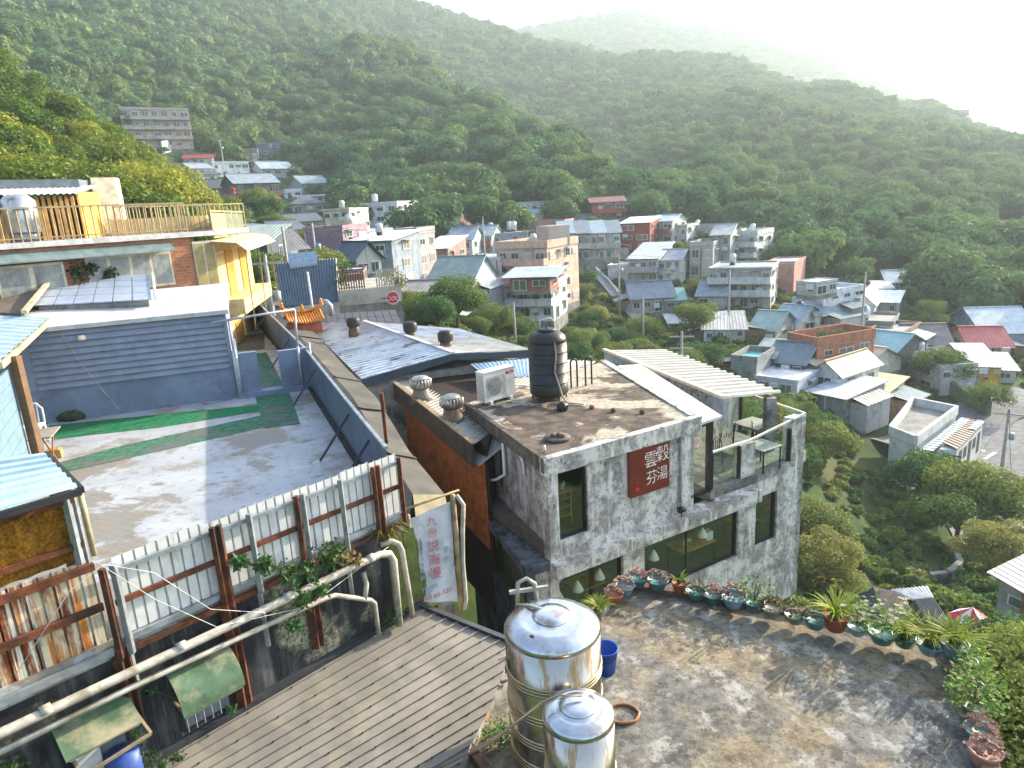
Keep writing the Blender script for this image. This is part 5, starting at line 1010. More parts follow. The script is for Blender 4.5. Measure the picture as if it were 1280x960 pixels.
# ---------------- steel tanks
def steel():
    t = NT('stainless_tank'); n = t.noise(1.5, 5, .6, stretch=(1, 1, .3)); st = t.noise(3, 6, .7, stretch=(1, 1, .2), off=5)
    c = t.mix(t.ramp(st, .52, .60), srgb((.50, .455, .39)), srgb((.36, .22, .10)))  # brown mirrored surroundings are put into the steel colour; streaks are rust
    rr = t.n('ShaderNodeMapRange'); rr.inputs[3].default_value = .10; rr.inputs[4].default_value = .26; t.l(n, rr.inputs[0])
    t.bsdf(c, rr.outputs[0], .97, t.noise(3.0, 5, .6), .16, .03, .5); return t.m
ST = steel(); STL = M('tank_lid_steel', (.60, .61, .64), .24, .95, .14, 4, dirt=(.42, .25, .12), dirt_amt=.38, dirt_scale=2)
RIBM = M('tank_rib', (.52, .40, .26), .25, .95, .15, 5)
def steel_tank(label, c, r, H, dome, ribs, lid_r, n=48):
    o = thing('steel_water_tank', label, 'tank', c, 'stainless steel tanks on the near roof')
    part('body', ST, o, lambda m: m.lathe([(r*.97, .0), (r, .04), (r, H)], c, n))
    part('dome', STL, o, lambda m: m.lathe([(r*1.012, H-.03), (r*1.015, H), (r*.99, H+.035), (r*.9, H+dome*.45), (r*.72, H+dome*.72), (r*.64, H+dome*.78), (r*.62, H+dome*.76), (lid_r*1.1, H+dome*.92), (.001, H+dome)], c, n))
    part('hatch', STL, o, lambda m: m.lathe([(lid_r, H+dome*.9), (lid_r*1.03, H+dome*.93), (lid_r*1.0, H+dome*1.06), (lid_r*.6, H+dome*1.22), (lid_r*.2, H+dome*1.27), (.001, H+dome*1.27)], c, 28))
    for z0 in ribs:
        for k in range(3): part('rib', RIBM, o, lambda m: m.tube([c+V(math.cos(j*math.pi/24)*r, math.sin(j*math.pi/24)*r, z0+k*.045) for j in range(48)], .017, 6, closed=True))
    return o
tc = ray(690, 783)*8.55; H1 = -6.93-tc.z
big = steel_tank('tall ribbed stainless steel water tank with domed lid', Vector((tc.x, tc.y, -6.90)), .60, tc.z+6.90, .17, [.10, .46, .82, 1.24] if tc.z+6.9 > 1.5 else [.1, .4, .7], .24)
sc_ = ray(723, 893)*7.35; small = steel_tank('short stainless steel water tank in front of the tall tank', Vector((sc_.x, sc_.y, -6.90)), .385, sc_.z+6.90, .12, [.12, .42, .66] if sc_.z+6.9 < 1.2 else [.1, .45, .85], .20)
tb_, ts_ = big.location.copy(), small.location.copy()
bh_top = tc.z
m = MB(); a = Vector((tb_.x, tb_.y, bh_top)); m.tube([a+V(.0, .0, .20), a+V(-.25, .2, .18), a+V(-.42, .45, .05), a+V(-.5, .52, -.3)], .022, 7); m.tube([a+V(-.15, .58, -.2), a+V(-.18, .56, .28), a+V(-.28, .56, .36), a+V(-.40, .56, .30), a+V(-.44, .56, -.2)], .03, 7); m.bar(a+V(-.52, .56, .17), a+V(.0, .56, .22), .045); tag(m.build('inlet_pipe', PIPE_W), 'curved cream pipe standing behind the tall steel tank', 'pipe')
fl = thing('float_cap', 'small round bolt cap on the tall tank dome', 'cap', a+V(-.25, -.38, .06)); part('cap', RUST, fl, lambda m: m.lathe([(.04, .0), (.04, .05), (.001, .06)], a+V(-.25, -.34, .07), 10))
bkc = Z(757, 838, ZR+.003); bk = thing('blue_bucket', 'blue plastic bucket half hidden behind the tall steel tank', 'bucket', bkc)
BLU = M('bucket_blue', (.02, .09, .42), .35)
part('pail', BLU, bk, lambda m: m.lathe([(.001, .01), (.15, .0), (.19, .38), (.205, .39), (.205, .41), (.18, .40), (.145, .03), (.001, .02)], bkc, 22)); part('handle', FRAME, bk, lambda m: m.tube([bkc+V(.2, 0, .38), bkc+V(.15, -.12, .30), bkc+V(0, -.2, .26), bkc+V(-.15, -.12, .3), bkc+V(-.2, 0, .38)], .008, 5))
hc = Z(778, 892, ZR+.02); m = MB(); m.tube([hc+V(.24*math.cos(k*.449)-.02*math.sin(k), .19*math.sin(k*.449), .004*(k % 3)) for k in range(14)], .022, 7, closed=True); tag(m.build('hose_loop', M('orange_hose', (.34, .14, .05), .6)), 'brown rubber hose loop lying beside the short steel tank', 'hose')
# plinth of bricks and rim
plz = Z(640, 905, ZR)
bpile = thing('brick_pile', 'stacked red bricks between the two steel tanks', 'brick pile', Vector((ts_.x-.45, ts_.y+.1, ZR)))
bm_ = MB(); bm_.box(0, .2, 0, .095, 0, .058); bme = bm_.mesh('brick', M('red_brick', (.30, .085, .045), .9, 0, .3, 6, bump=.4)); r = random.Random(3)
for lay in range(6):
    for k in range(5 if lay < 4 else 3):
        o = bpy.data.objects.new('brick', bme); COL.objects.link(o); o.parent = bpile; o.location = (r.uniform(-.1, .25)+.02*lay, -.25+k*.1+r.uniform(-.01, .01), .003+lay*.06); o.rotation_euler = (0, 0, r.uniform(-.25, .35))
kerb = thing('corner_wall', 'low brick rim around the tank corner of the near roof', 'wall', rp[5])
brick_row(Z(588, 935, ZR), Z(628, 985, ZR), .12, .14, .23, BRK2, kerb, .002); brick_row(Z(586, 930, ZR), Z(602, 895, ZR), .1, .12, .2, BRK, kerb, .002); brick_row(Z(602, 893, ZR), Z(640, 845, ZR), .1, .16, .22, CONC, kerb, .002)
PINK = M('rusty_pink_pipe', (.36, .24, .2), .6, .2, dirt=(.2, .15, .12), dirt_amt=.4)
m = MB(); a = Z(620, 872, ZR); m.tube([a+V(-.12, -.05, .25), a+V(-.1, 0, .5), a+V(.0, .12, .52), a+V(.25, .2, .6)], .016, 6); tag(m.build('thin_rail', PINK), 'thin bent steel rail at the tank corner', 'rail')
m = MB(); m.tube([a+V(-.1, .08, .2), a+V(.02, .1, .26), a+V(.1, .05, .22), a+V(.25, .12, .25)], .03, 7); tag(m.build('old_valve', PINK), 'old pink pipe valve on the concrete rim', 'valve')
top2 = Vector((ts_.x, ts_.y, sc_.z+.16))
m = MB(); e0 = ray(520, 975)*6.7; m.tube([top2+V(.05, .05, .03), top2+V(-.2, .05, .05), top2+V(-.38, .02, .0), top2.lerp(e0, .55)+UP*.02, e0], [.010, .010, .016, .011, .011], 6); m.tube([top2+V(.05, .05, .035), top2+V(-.2, .0, .06), top2+V(-.38, -.03, .02), top2.lerp(e0, .55)+UP*.05, e0+UP*.05], .006, 5); tag(m.build('stay_cable', M('rusted_wire', (.24, .17, .13), .7, .3)), 'twisted old cable stretched from the short tank across the roof', 'cable')
wp = Z(622, 925, ZR+.02); wd = thing('corner_weed', 'bright green weed clump in the tank corner', 'weed', wp); r = random.Random(9); m = MB()
for _ in range(420):
    a = r.uniform(0, 6.28); q = .2*math.sqrt(r.random()); c = wp+V(math.cos(a)*q, math.sin(a)*q, r.uniform(0, .22)); s = r.uniform(.025, .05); d = V(r.gauss(0, 1), r.gauss(0, 1), r.gauss(.4, .6)).normalized(); x = d.cross(UP).normalized()*s*.4; m.add([c, c+d*s*.5+x, c+d*s, c+d*s*.5-x], [(0, 1, 2, 3)])
m.build('foliage', leafmat('weed_green', (.06, .17, .03), .4), wd)
# ================================================================== brick house with roof terrace beyond the deck
BRICKW = None
def brick_mat():
    t = NT('orange_brick_wall'); b = t.n('ShaderNodeTexBrick'); dt_ = t.n('ShaderNodeVectorMath', operation='DOT_PRODUCT'); dt_.inputs[1].default_value = dirb(42); t.l(t.tc, dt_.inputs[0]); sx_ = t.n('ShaderNodeSeparateXYZ'); t.l(t.tc, sx_.inputs[0]); cb_ = t.n('ShaderNodeCombineXYZ'); t.l(dt_.outputs['Value'], cb_.inputs[0]); t.l(sx_.outputs[2], cb_.inputs[1]); t.l(cb_.outputs[0], b.inputs['Vector'])
    b.inputs['Color1'].default_value = srgb((.34, .12, .06)); b.inputs['Color2'].default_value = srgb((.44, .19, .10)); b.inputs['Mortar'].default_value = srgb((.36, .25, .19)); b.inputs['Scale'].default_value = 2.4; b.inputs['Mortar Size'].default_value = .02
    c = t.mix(t.ramp(t.noise(.8, 6, .65), .5, .8), b.outputs[0], srgb((.20, .09, .06))); t.bsdf(c, .9, 0, b.outputs[1], .3, .01, .2); return t.m
BW = brick_mat()
YEL = M('cream_yellow_render', (.66, .50, .24), .8, 0, .12, 2, dirt=(.40, .30, .16), dirt_amt=.3)
KB = HD(236, 290, 26.0); KB.z = -.2; kd = dirb(42+180); kn = dirb(132); sd = dirb(-10)
def K(s, z, off=0.0): p = KB+kd*s+(kn*off if off > -.35 else -sd*off); return Vector((p.x, p.y, z+.27))
bk_ = thing('brick_terrace_house', 'orange brick house with railed roof terrace and curtained windows', 'house', K(4, -8))
HOUSES.append((KB.x-3, KB.y+1, 8)); k2_ = K(-.9, 0)
part('brick_wall', BW, bk_, lambda m: m.obox(K(9.5, -7.5, -.3), -kd*9.5, kn*.3, (0, 0, 6.95)))
part('bay_wall', M('dark_tile', (.05, .045, .04), .7, var=.3), bk_, lambda m: m.obox(K(.0, -7.5, -.28), -kd*.79, kn*.25, (0, 0, 5.1)))
part('roof_slab', M('pale_slab_edge', (.58, .56, .55), .8, dirt=(.3, .26, .25), dirt_amt=.3), bk_, lambda m: m.prism([K(9.8, -.43, .15), K(-.9, -.43, .15), K(-.9, -.43, 0)+sd*6.5, K(9.8, -.43, 0)+sd*6.5], (0, 0, -.16)))
ec = K(-.80, -.6)
part('end_wall', YEL, bk_, lambda m: m.obox(Vector((ec.x, ec.y, -7.5)), sd*6.5, -dirb(80)*.3, (0, 0, 6.9)))
for k in range(2):
    for j in range(2):
        part('end_window', M('orange_shutter', (.50, .25, .05), .6), bk_, lambda m: m.obox(Vector((ec.x, ec.y, -2.6-k*2.7))+sd*(1.3+j*2.6)+dirb(80)*.0, sd*1.3, dirb(80)*.04, (0, 0, 1.7)))
part('end_balcony', YEL, bk_, lambda m: [m.obox(Vector((ec.x, ec.y, z+.27))+dirb(80)*.002, sd*6.3, dirb(80)*.7, (0, 0, .55)) for z in (-3.4,)])
def win_bk(s0, s1, z0, z1, n, mt_p, parent=bk_):
    w = part('window', M('cream_window_frame', (.58, .53, .40), .6), parent, lambda m: m.obox(K(s0, z0, -.05), -kd*(s0-s1), kn*.10, (0, 0, z1-z0)))
    for i in range(n):
        a, b = s0-(s0-s1)*(i+.08)/n, s0-(s0-s1)*(i+.92)/n; part('pane', mt_p, w, lambda m: m.obox(K(a, z0+.08, .052), -kd*(a-b), kn*.006, (0, 0, z1-z0-.16)))
CURT = M('curtained_glass', (.27, .29, .285), .3, var=.2, scale=5, streak=.3, spec=.6)
win_bk(5.6, 3.9, -2.15, -1.05, 2, CURT); win_bk(3.3, .75, -2.1, -1.0, 4, CURT); win_bk(-.02, -.76, -2.3, -.75, 2, M('amber_glass', (.35, .28, .12), .3, spec=.6))
part('tin_awning', M('verdigris_tin', (.17, .23, .23), .6, .2, .2, 3), bk_, lambda m: m.prism([K(6.1, -.70, 0), K(6.1, -.95, .4), K(6.1, -.99, .4), K(6.1, -.80, 0)], -kd*5.4))
leafy('wall_ivy', 'dark ivy hanging between the brick house windows', 'ivy', K(4.2, -2.9, .1), [(K(3.6, -1.35, .12), .25), (K(3.6, -2.0, .12), .28), (K(3.55, -2.5, .12), .25), (K(2.7, -1.5, .12), .2), (K(2.75, -2.1, .12), .18), (K(3.2, -1.3, .12), .15)], .12, 130, leafmat('ivy_leaf', (.02, .055, .015), .4), seed=21)
RAILM = M('bronze_rail', (.36, .28, .17), .5, .3)
def railing(name, label, a, b, h, n, mt, rails=2, w=.03, cat='railing'):
    o = thing(name, label, cat, a)
    part('top_rail', mt, o, lambda m: m.bar(a+UP*h, b+UP*h, .06, .05)); part('bottom_rail', mt, o, lambda m: m.bar(a+UP*.1, b+UP*.1, .04, .04))
    for k in range(n+1): part('baluster', mt, o, lambda m: m.bar(a.lerp(b, k/n)+UP*.0, a.lerp(b, k/n)+UP*h, w, w))
    return o
railing('roof_railing', 'bronze railing along the front of the brick house roof', K(9.5, -.425, -.1), K(.0, -.425, -.1), .95, 44, RAILM)
railing('roof_railing', 'bronze railing across the middle of the brick house roof', K(3.1, -.425, -2.6), K(-.6, -.425, -2.6), .95, 18, RAILM)
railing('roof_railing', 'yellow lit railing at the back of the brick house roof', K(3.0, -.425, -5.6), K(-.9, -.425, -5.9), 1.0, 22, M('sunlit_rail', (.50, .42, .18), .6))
part('planter_wall', YEL, bk_, lambda m: m.obox(K(3.4, -.43, -3.1), -kd*3.4, -sd*.2, (0, 0, .55)))
gp = thing('glass_parapet', 'amber glass parapet on the end of the brick house roof', 'parapet', ec)
for k in range(5): a, b = Vector((ec.x, ec.y, -.42))+sd*(.15+k*1.15), Vector((ec.x, ec.y, -.42))+sd*(1.2+k*1.15); part('panel', M('amber_panel', (.62, .50, .22), .35, spec=.6) if k < 2 else M('smoke_panel', (.24, .26, .20), .25, spec=.6), gp, lambda m: m.obox(a, b-a, dirb(80)*.03, (0, 0, .85))); part('post', RAILM, gp, lambda m: m.bar(a-sd*.05, a-sd*.05+UP*.95, .06))
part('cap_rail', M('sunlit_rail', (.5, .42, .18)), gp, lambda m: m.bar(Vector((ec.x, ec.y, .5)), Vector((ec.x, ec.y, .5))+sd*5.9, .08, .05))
cp_ = thing('plastic_canopy', 'curved cream corrugated canopy over the brick house balcony', 'canopy', ec)
c0, c1 = Vector((ec.x, ec.y, -.52))-sd*.3, Vector((ec.x, ec.y, -.42))+sd*6.4; eo = dirb(80)
part('sheet', M('cream_plastic', (.62, .54, .34), .5, var=.1), cp_, lambda m: (m.corr(c0, c1, c1+eo*.8-UP*.10, c0+eo*.8-UP*.10, 26, .04, None, .004), m.corr(c0+eo*.8-UP*.10, c1+eo*.8-UP*.10, c1+eo*1.15-UP*.4, c0+eo*1.15-UP*.4, 26, .04, None, .004)))
for f in (.05, .45, .95): part('strut', RAILM, cp_, lambda m: m.bar(c0.lerp(c1, f)+eo*1.0-UP*.3, c0.lerp(c1, f)+eo*.95-UP*3.2, .035))
# wooden hut on the roof
ht = thing('roof_hut', 'timber slatted hut with sloping tin roof on the brick house roof', 'hut', K(6.2, -.42, -2.5)); hb = -sd
for k in range(24): part('slat', M('amber_slat', (.40, .23, .07), .6, var=.25), ht, lambda m: m.obox(K(7.6-k*.16, -.42, -1.6), -kd*.085, hb*.05, (0, 0, 1.32)))
part('back_wall', M('hut_dark', (.12, .075, .035), .8), ht, lambda m: m.obox(K(7.6, -.42, -3.4), -kd*3.8, hb*.1, (0, 0, 1.3)))
part('end_panel', M('sunny_panel', (.62, .36, .08), .6), ht, lambda m: m.obox(K(3.75, -.42, -3.3), -kd*.06, hb*1.7, (0, 0, 1.45)))
part('block_wall', M('cream_block', (.62, .55, .42), .8), ht, lambda m: m.obox(K(3.9, -.42, -3.9), -kd*.75, hb*.5, (0, 0, 1.95)))
part('tin_roof', M('tin_lilac', (.42, .43, .47), .5, .3), ht, lambda m: m.corr(K(8.0, .90, -1.2), K(3.6, .92, -1.2), K(3.6, 1.25, -3.2), K(8.0, 1.22, -3.2), 26, .04, None, .004))
part('roof_box', M('slate_box', (.15, .18, .22), .7), ht, lambda m: m.obox(K(7.2, 1.12, -3.4), -kd*3.2, hb*.7, (0, 0, .32)))
tp_ = K(5.0, -.42, -.75); tk2 = thing('roof_steel_tank', 'small stainless steel tank at the hut on the brick house roof', 'tank', tp_); part('body', M('bright_steel', (.6, .6, .6), .3, .8), tk2, lambda m: m.lathe([(.42, .25), (.45, .3), (.45, 1.15), (.3, 1.32), (.001, 1.36)], tp_, 20)); part('stand', STEEL_G, tk2, lambda m: m.lathe([(.38, .005), (.4, .25)], tp_, 8))
cf = thing('awning_frame_left', 'steel post frame with yellow arched awning at the picture edge', 'frame', K(9.0, -.42, .3)); cf.name = 'awning_post_frame'
part('post', STEEL_G, cf, lambda m: [m.bar(K(s, -.6, o_), K(s-.25, 2.1, o_), .08) for s, o_ in ((7.0, .3), (6.5, -.3), (6.1, .2))]); part('arched_awning', M('yellow_awning', (.55, .50, .18), .6), cf, lambda m: m.prism([K(6.6, 2.0, .4), K(6.6, 2.3, .1), K(6.6, 2.36, -.3), K(6.6, 2.05, -.7)], -kd*1.5)); part('stay', STEEL_G, cf, lambda m: (m.bar(K(7.4, 3.6, .2), K(5.8, 2.3, .2), .04), m.bar(K(7.7, 3.2, .0), K(6.5, 2.3, -.2), .04))); part('roof_plate', SB, cf, lambda m: m.prism([K(7.6, 1.85, .8), K(6.7, 1.75, .8), K(6.7, 2.0, -.4), K(7.6, 2.1, -.4)], (0, 0, .05)))
# two low roofs in front of the brick house
bt = thing('blue_tile_roof', 'pale blue panelled roof in front of the brick house', 'roof', Z(120, 365, -8)); t0, t1, t2, t3 = Z(42, 382, -1.75), Z(190, 374, -1.75), Z(186, 343, -1.35), Z(66, 346, -1.35)
for i in range(6):
    for j in range(4):
        f = lambda u, v: t0.lerp(t1, u).lerp(t3.lerp(t2, u), v)
        part('panel', M('blue_panel', (.40, .47, .58), .4, .2, .12, 3), bt, lambda m: m.prism([f(i/6+.004, j/4+.008), f((i+1)/6-.004, j/4+.008), f((i+1)/6-.004, (j+1)/4-.008), f(i/6+.004, (j+1)/4-.008)], (0, 0, -.03)))
part('wall', CONC, bt, lambda m: m.prism([t0.lerp(t2, .03)-UP*.06, t1.lerp(t3, .03)-UP*.06, t2.lerp(t0, .03)-UP*.06, t3.lerp(t1, .03)-UP*.06], (0, 0, -5)))
part('edge_pipe', LAMP, bt, lambda m: m.tube([t1+V(.1, 0, .02), t2+V(.1, 0, .02)], .04, 6))
br_ = thing('brown_felt_roof', 'brown felt roof at the picture edge beside the blue panelled roof', 'roof', Z(20, 370, -8)); part('sheet', M('brown_felt', (.16, .12, .09), .85, var=.2), br_, lambda m: m.prism([Z(-60, 390, -1.8), Z(30, 391, -1.8), Z(66, 347, -1.3), Z(40, 338, -1.2), Z(-60, 338, -1.2)], (0, 0, -.06))); part('edge_board', MATS['cream_timber'], br_, lambda m: m.bar(Z(30, 390, -1.76), Z(66, 346, -1.26), .12, .08)); part('wall', CONC, br_, lambda m: m.prism([Z(-60, 390, -1.95), Z(25, 391, -1.95), Z(40, 341, -1.4), Z(-60, 341, -1.4)], (0, 0, -5)))
m = MB(); a = Z(0, 318, -.95); m.obox(V(a.x-1.5, a.y, -2.0), V(2.6, .9, 0), V(-.1, .3, 0), (0, 0, .95)); tag(m.build('parapet_block', M('slate_render', (.14, .14, .16), .85)), 'dark grey parapet block at the picture edge below the steel tank', 'wall')
leafy('roof_bush', 'yellow green bush between the brick wall and the blue panelled roof', 'bush', Z(70, 345, -1.9), [(Z(45, 338, -1.55), .35), (Z(68, 336, -1.5), .4), (Z(90, 340, -1.55), .3)], .13, 240, leafmat('gold_leaf', (.22, .24, .03), .4), seed=30)
# ================================================================== houses of the village
UBOX = {}
def ubox(mt):
    if mt.name not in UBOX: m = MB(); m.box(-.5, .5, -.5, .5, -.5, .5); UBOX[mt.name] = m.mesh('box', mt)
    return UBOX[mt.name]
GLASSD = M('far_glass', (.045, .06, .07), .15, spec=.7); GLASSG = M('far_glass_green', (.05, .16, .15), .2, spec=.7); FRW = M('far_white_frame', (.60, .61, .62), .6); FRD = M('far_dark_frame', (.05, .05, .055), .6)
FOUND = M('stone_base', (.20, .20, .19), .9, var=.3, scale=1, dirt=(.09, .10, .08), dirt_amt=.5)
def cmat(c, kind):
    nm = '%s_%d_%d_%d' % (kind, int(c[0]*99), int(c[1]*99), int(c[2]*99))
    c = tuple(min(.78, x*1.1) for x in c)
    if kind == 'wall': return M(nm, c, .85, 0, .12, 1.2, dirt=tuple(x*.55 for x in c), dirt_amt=.42, dirt_scale=.7, streak=.5, bump=.1)
    return M(nm, c, .6, .1, .14, .9, dirt=tuple(x*.6 for x in c), dirt_amt=.35, dirt_scale=.5, bump=.1)
def piece(name, mt, parent, c, sx, sy, sz, ang):
    o = bpy.data.objects.new(name, ubox(mt)); COL.objects.link(o); o.parent = parent; o.matrix_parent_inverse = world_of(parent).inverted()
    o.location = c; o.scale = (sx, sy, sz); o.rotation_euler = (0, 0, ang); return o
def house(label, x0, x1, yt, yb, D, yaw, depth, roof='flat', wall=(.6, .6, .6), rc=(.2, .22, .25), fw=(3, 2), sw=(2, 2), found=4.0, rh=None, over=.35, name='house', balcony=False, shade=FRW, glassm=GLASSD, cat='house', sheets=True):
    c = HD((x0+x1)/2, yb, D)
    if found >= 3.0:
        g_ = TR((x0+x1)/2, yb, D*.72)
        if g_ is not None and math.hypot(g_.x, g_.y) < D*1.35: c = g_
    beta = math.degrees(math.atan2(c.x, c.y)); nb = beta+180+yaw
    n = dirb(nb); rx = dirb(nb-90)      # rx: to the right along the front as seen by the camera
    sl = c.dot(_F); w = (x1-x0)*sl/FPX/max(.35, math.cos(math.radians(yaw))); h = (yb-yt)*sl/FPX
    o = thing(name, label, cat, c); ang = math.atan2(rx.y, rx.x); WM = cmat(wall, 'wall'); RMt = cmat(rc, 'roof')
    cc_ = c-n*depth/2; HLAB.append((cc_.x, cc_.y, label)); HOUSES.append((cc_.x, cc_.y, math.hypot(w, depth)/2, rx.x, rx.y, w/2, depth/2))
    def L(u, v, z): return c+rx*((u-.5)*w)-n*(v*depth)+UP*z
    fl = part('foundation', FOUND, o, lambda m: m.prism([L(0, 0, .0), L(1, 0, .0), L(1, 1, .0), L(0, 1, .0)], (0, 0, -found)))
    bw = part('walls', WM, o, lambda m: m.prism([L(0.003, .003, .001), L(.997, .003, .001), L(.997, .997, .001), L(.003, .997, .001)], (0, 0, h)))
    rh_ = rh if rh is not None else min(w, depth)*.28; ov = over
    def Lo(u, v, z): return L(.5, .5, 0)+rx*((u-.5)*(w+2*ov))+n*((.5-v)*(depth+2*ov))+UP*z
    if roof == 'flat':
        t = .16; ph = .45 if rh is None else rh
        part('roof', RMt, o, lambda m: m.prism([L(-.01, -.01, h), L(1.01, -.01, h), L(1.01, 1.01, h), L(-.01, 1.01, h)], (0, 0, .12)))
        for a, b in (((0, 0), (1, 0)), ((1, 0), (1, 1)), ((1, 1), (0, 1)), ((0, 1), (0, 0))):
            part('parapet', WM, o, lambda m: m.bar(L(a[0], a[1], h+.12+ph/2), L(b[0], b[1], h+.12+ph/2), t, ph))
    else:
        def sheet(a, b, c2, d, nm='roof_slope'):
            if sheets: part(nm, RMt, o, lambda m: m.corr(a, b, c2, d, max(6, int((b-a).length/.36)), .028, RIB, .06))
            else: part(nm, RMt, o, lambda m: m.prism([a, b, c2, d], (0, 0, -.10)))
        if roof == 'gx':
            sheet(Lo(0, 0, h-.12), Lo(1, 0, h-.12), Lo(1, .5, h+rh_), Lo(0, .5, h+rh_)); sheet(Lo(1, 1, h-.12), Lo(0, 1, h-.12), Lo(0, .5, h+rh_), Lo(1, .5, h+rh_))
            for u in (0.003, .997): part('gable', WM, o, lambda m: m.prism([L(u, .003, h), L(u, .5, h+rh_*.93), L(u, .997, h)], rx*(.06 if u < .5 else -.06)))
            part('ridge', RMt, o, lambda m: m.bar(Lo(0, .5, h+rh_+.05), Lo(1, .5, h+rh_+.05), .25, .1))
        elif roof == 'gy':
            sheet(Lo(0, 1, h-.12), Lo(0, 0, h-.12), Lo(.5, 0, h+rh_), Lo(.5, 1, h+rh_)); sheet(Lo(1, 0, h-.12), Lo(1, 1, h-.12), Lo(.5, 1, h+rh_), Lo(.5, 0, h+rh_))
            for v in (0.003, .997): part('gable', WM, o, lambda m: m.prism([L(.003, v, h), L(.5, v, h+rh_*.93), L(.997, v, h)], n*(-.06 if v < .5 else .06)))
            part('ridge', RMt, o, lambda m: m.bar(Lo(.5, 0, h+rh_+.05), Lo(.5, 1, h+rh_+.05), .25, .1))
        elif roof == 'shed': sheet(Lo(0, 0, h+.02), Lo(1, 0, h+.02), Lo(1, 1, h+rh_), Lo(0, 1, h+rh_)); part('back_wedge', WM, o, lambda m: [m.prism([L(u, .003, h), L(u, .997, h), L(u, .997, h+rh_*.9)], rx*(.06 if u < .5 else -.06)) for u in (.003, .997)])
        elif roof == 'shedr': sheet(Lo(1, 0, h+.02), Lo(1, 1, h+.02), Lo(0, 1, h+rh_), Lo(0, 0, h+rh_)); part('back_wedge', WM, o, lambda m: [m.prism([L(.003, v, h), L(.997, v, h), L(.003, v, h+rh_*.9)], n*(-.06 if v < .5 else .06)) for v in (.003, .997)])
        elif roof == 'hip':
            a = .5*min(1, depth/w)*.9
            part('roof_slope', RMt, o, lambda m: m.add([Lo(0, 0, h), Lo(1, 0, h), Lo(1, 1, h), Lo(0, 1, h), Lo(a, .5, h+rh_), Lo(1-a, .5, h+rh_)], [(0, 1, 5, 4), (1, 2, 5), (2, 3, 4, 5), (3, 0, 4), (3, 2, 1, 0)]))
    rr = random.Random(int(x0*13+yb)); st = h/max(1, fw[1])
    def wins(nx, ny, face):
        if nx <= 0 or ny <= 0: return
        length = w if face == 'f' else depth
        cell = length/nx; ww = min(1.5, cell*.58); wh = min(1.35, h/ny*.5)
        for i in range(nx):
            for j in range(ny):
                if rr.random() < .10: continue
                u = (i+.5)/nx; z = (j+.55)*h/ny; s_ = 1.0 if rr.random() < .7 else 1.25; door = (j == 0 and rr.random() < .22)
                wv_ = rr.uniform(.7, 1.2); hh_ = wh*rr.uniform(.75, 1.15) if not door else min(2.0, h/ny*.78); zz = z+rr.uniform(-.1, .1) if not door else hh_/2+.05; s_ *= wv_; u += rr.uniform(-.06, .06)/nx; gm_ = glassm if rr.random() < .6 else rr.choice(PANES)
                if face == 'f': p = L(u, 0, zz)+n*.02; a_ = ang
                elif face == 'r': p = L(1, u, zz)+rx*.02; a_ = ang+math.pi/2
                else: p = L(0, u, zz)-rx*.02; a_ = ang+math.pi/2
                fr0 = piece('door' if door else 'window', shade, o, p, ww*s_, .12, hh_, a_)
                out = n if face == 'f' else (rx if face == 'r' else -rx)
                for q in (-1, 1):
                    pn = piece('pane', gm_, o, p+out*.052+(rx if face == 'f' else -n)*(q*ww*s_*.235), ww*s_*.42, .03, hh_*.84, a_)
                    mw = pn.matrix_basis.copy(); pn.parent = fr0; pn.matrix_parent_inverse = (world_of(fr0)).inverted()
                if rr.random() < .30 and not door: piece('window_hood', rr.choice(HOODS), o, p+UP*(hh_*.62)+out*.25, ww*s_*1.15, .5, .06, a_)
    wins(fw[0], fw[1], 'f'); wins(sw[0], sw[1], 'r'); wins(sw[0], sw[1], 'l')
    if D < 150:
        for q in range(rr.choice((0, 1, 1, 2)) if fw[0] else 0): piece('wall_unit', FRW, o, L(rr.uniform(.12, .88), 0, rr.uniform(.35, .85)*h)+n*.22, .8, .35, .6, ang)
        uu = rr.choice((.03, .97, .5)); piece('downpipe', rr.choice(HOODS), o, L(uu, 0, h*.5)+n*.07, .1, .1, h*.96, ang)
        if rr.random() < .5 and found >= 3:
            sg_ = rr.choice((-1, 1)); aw, ad, ah = rr.uniform(1.2, 2.4), depth*rr.uniform(.4, .7), min(h*.75, rr.uniform(1.9, 2.6)); v0_ = rr.uniform(.1, .35)
            e_ = (lambda a_, v_, z_: L(0 if sg_ < 0 else 1, 0, z_)+rx*(sg_*a_)-n*(v_*depth))
            AM = cmat(rr.choice(((.32, .30, .27), (.24, .17, .12), (.42, .42, .42), (.20, .23, .26))), 'wall'); AR = cmat(rr.choice(((.30, .16, .10), (.36, .38, .40), (.18, .26, .28), (.44, .42, .36))), 'roof'); v1_ = v0_+ad/depth
            part('annex', AM, o, lambda m: m.prism([e_(.02, v0_, -1.5), e_(aw, v0_, -1.5), e_(aw, v1_, -1.5), e_(.02, v1_, -1.5)], (0, 0, ah+1.4)))
            part('annex_roof', AR, o, lambda m: m.corr(e_(aw+.25, v0_-.04, ah-.05), e_(aw+.25, v1_+.04, ah-.05), e_(.02, v1_+.04, ah+.45), e_(.02, v0_-.04, ah+.45), 8, .04, RIB, .05))
        if roof == 'flat' and rr.random() < .55 and w > 3 and len(label.split()) <= 9:
            roof_tank('steel water tank on top of the '+label, L(rr.uniform(.2, .8), rr.uniform(.5, .8), h+.14), .45, 1.2)
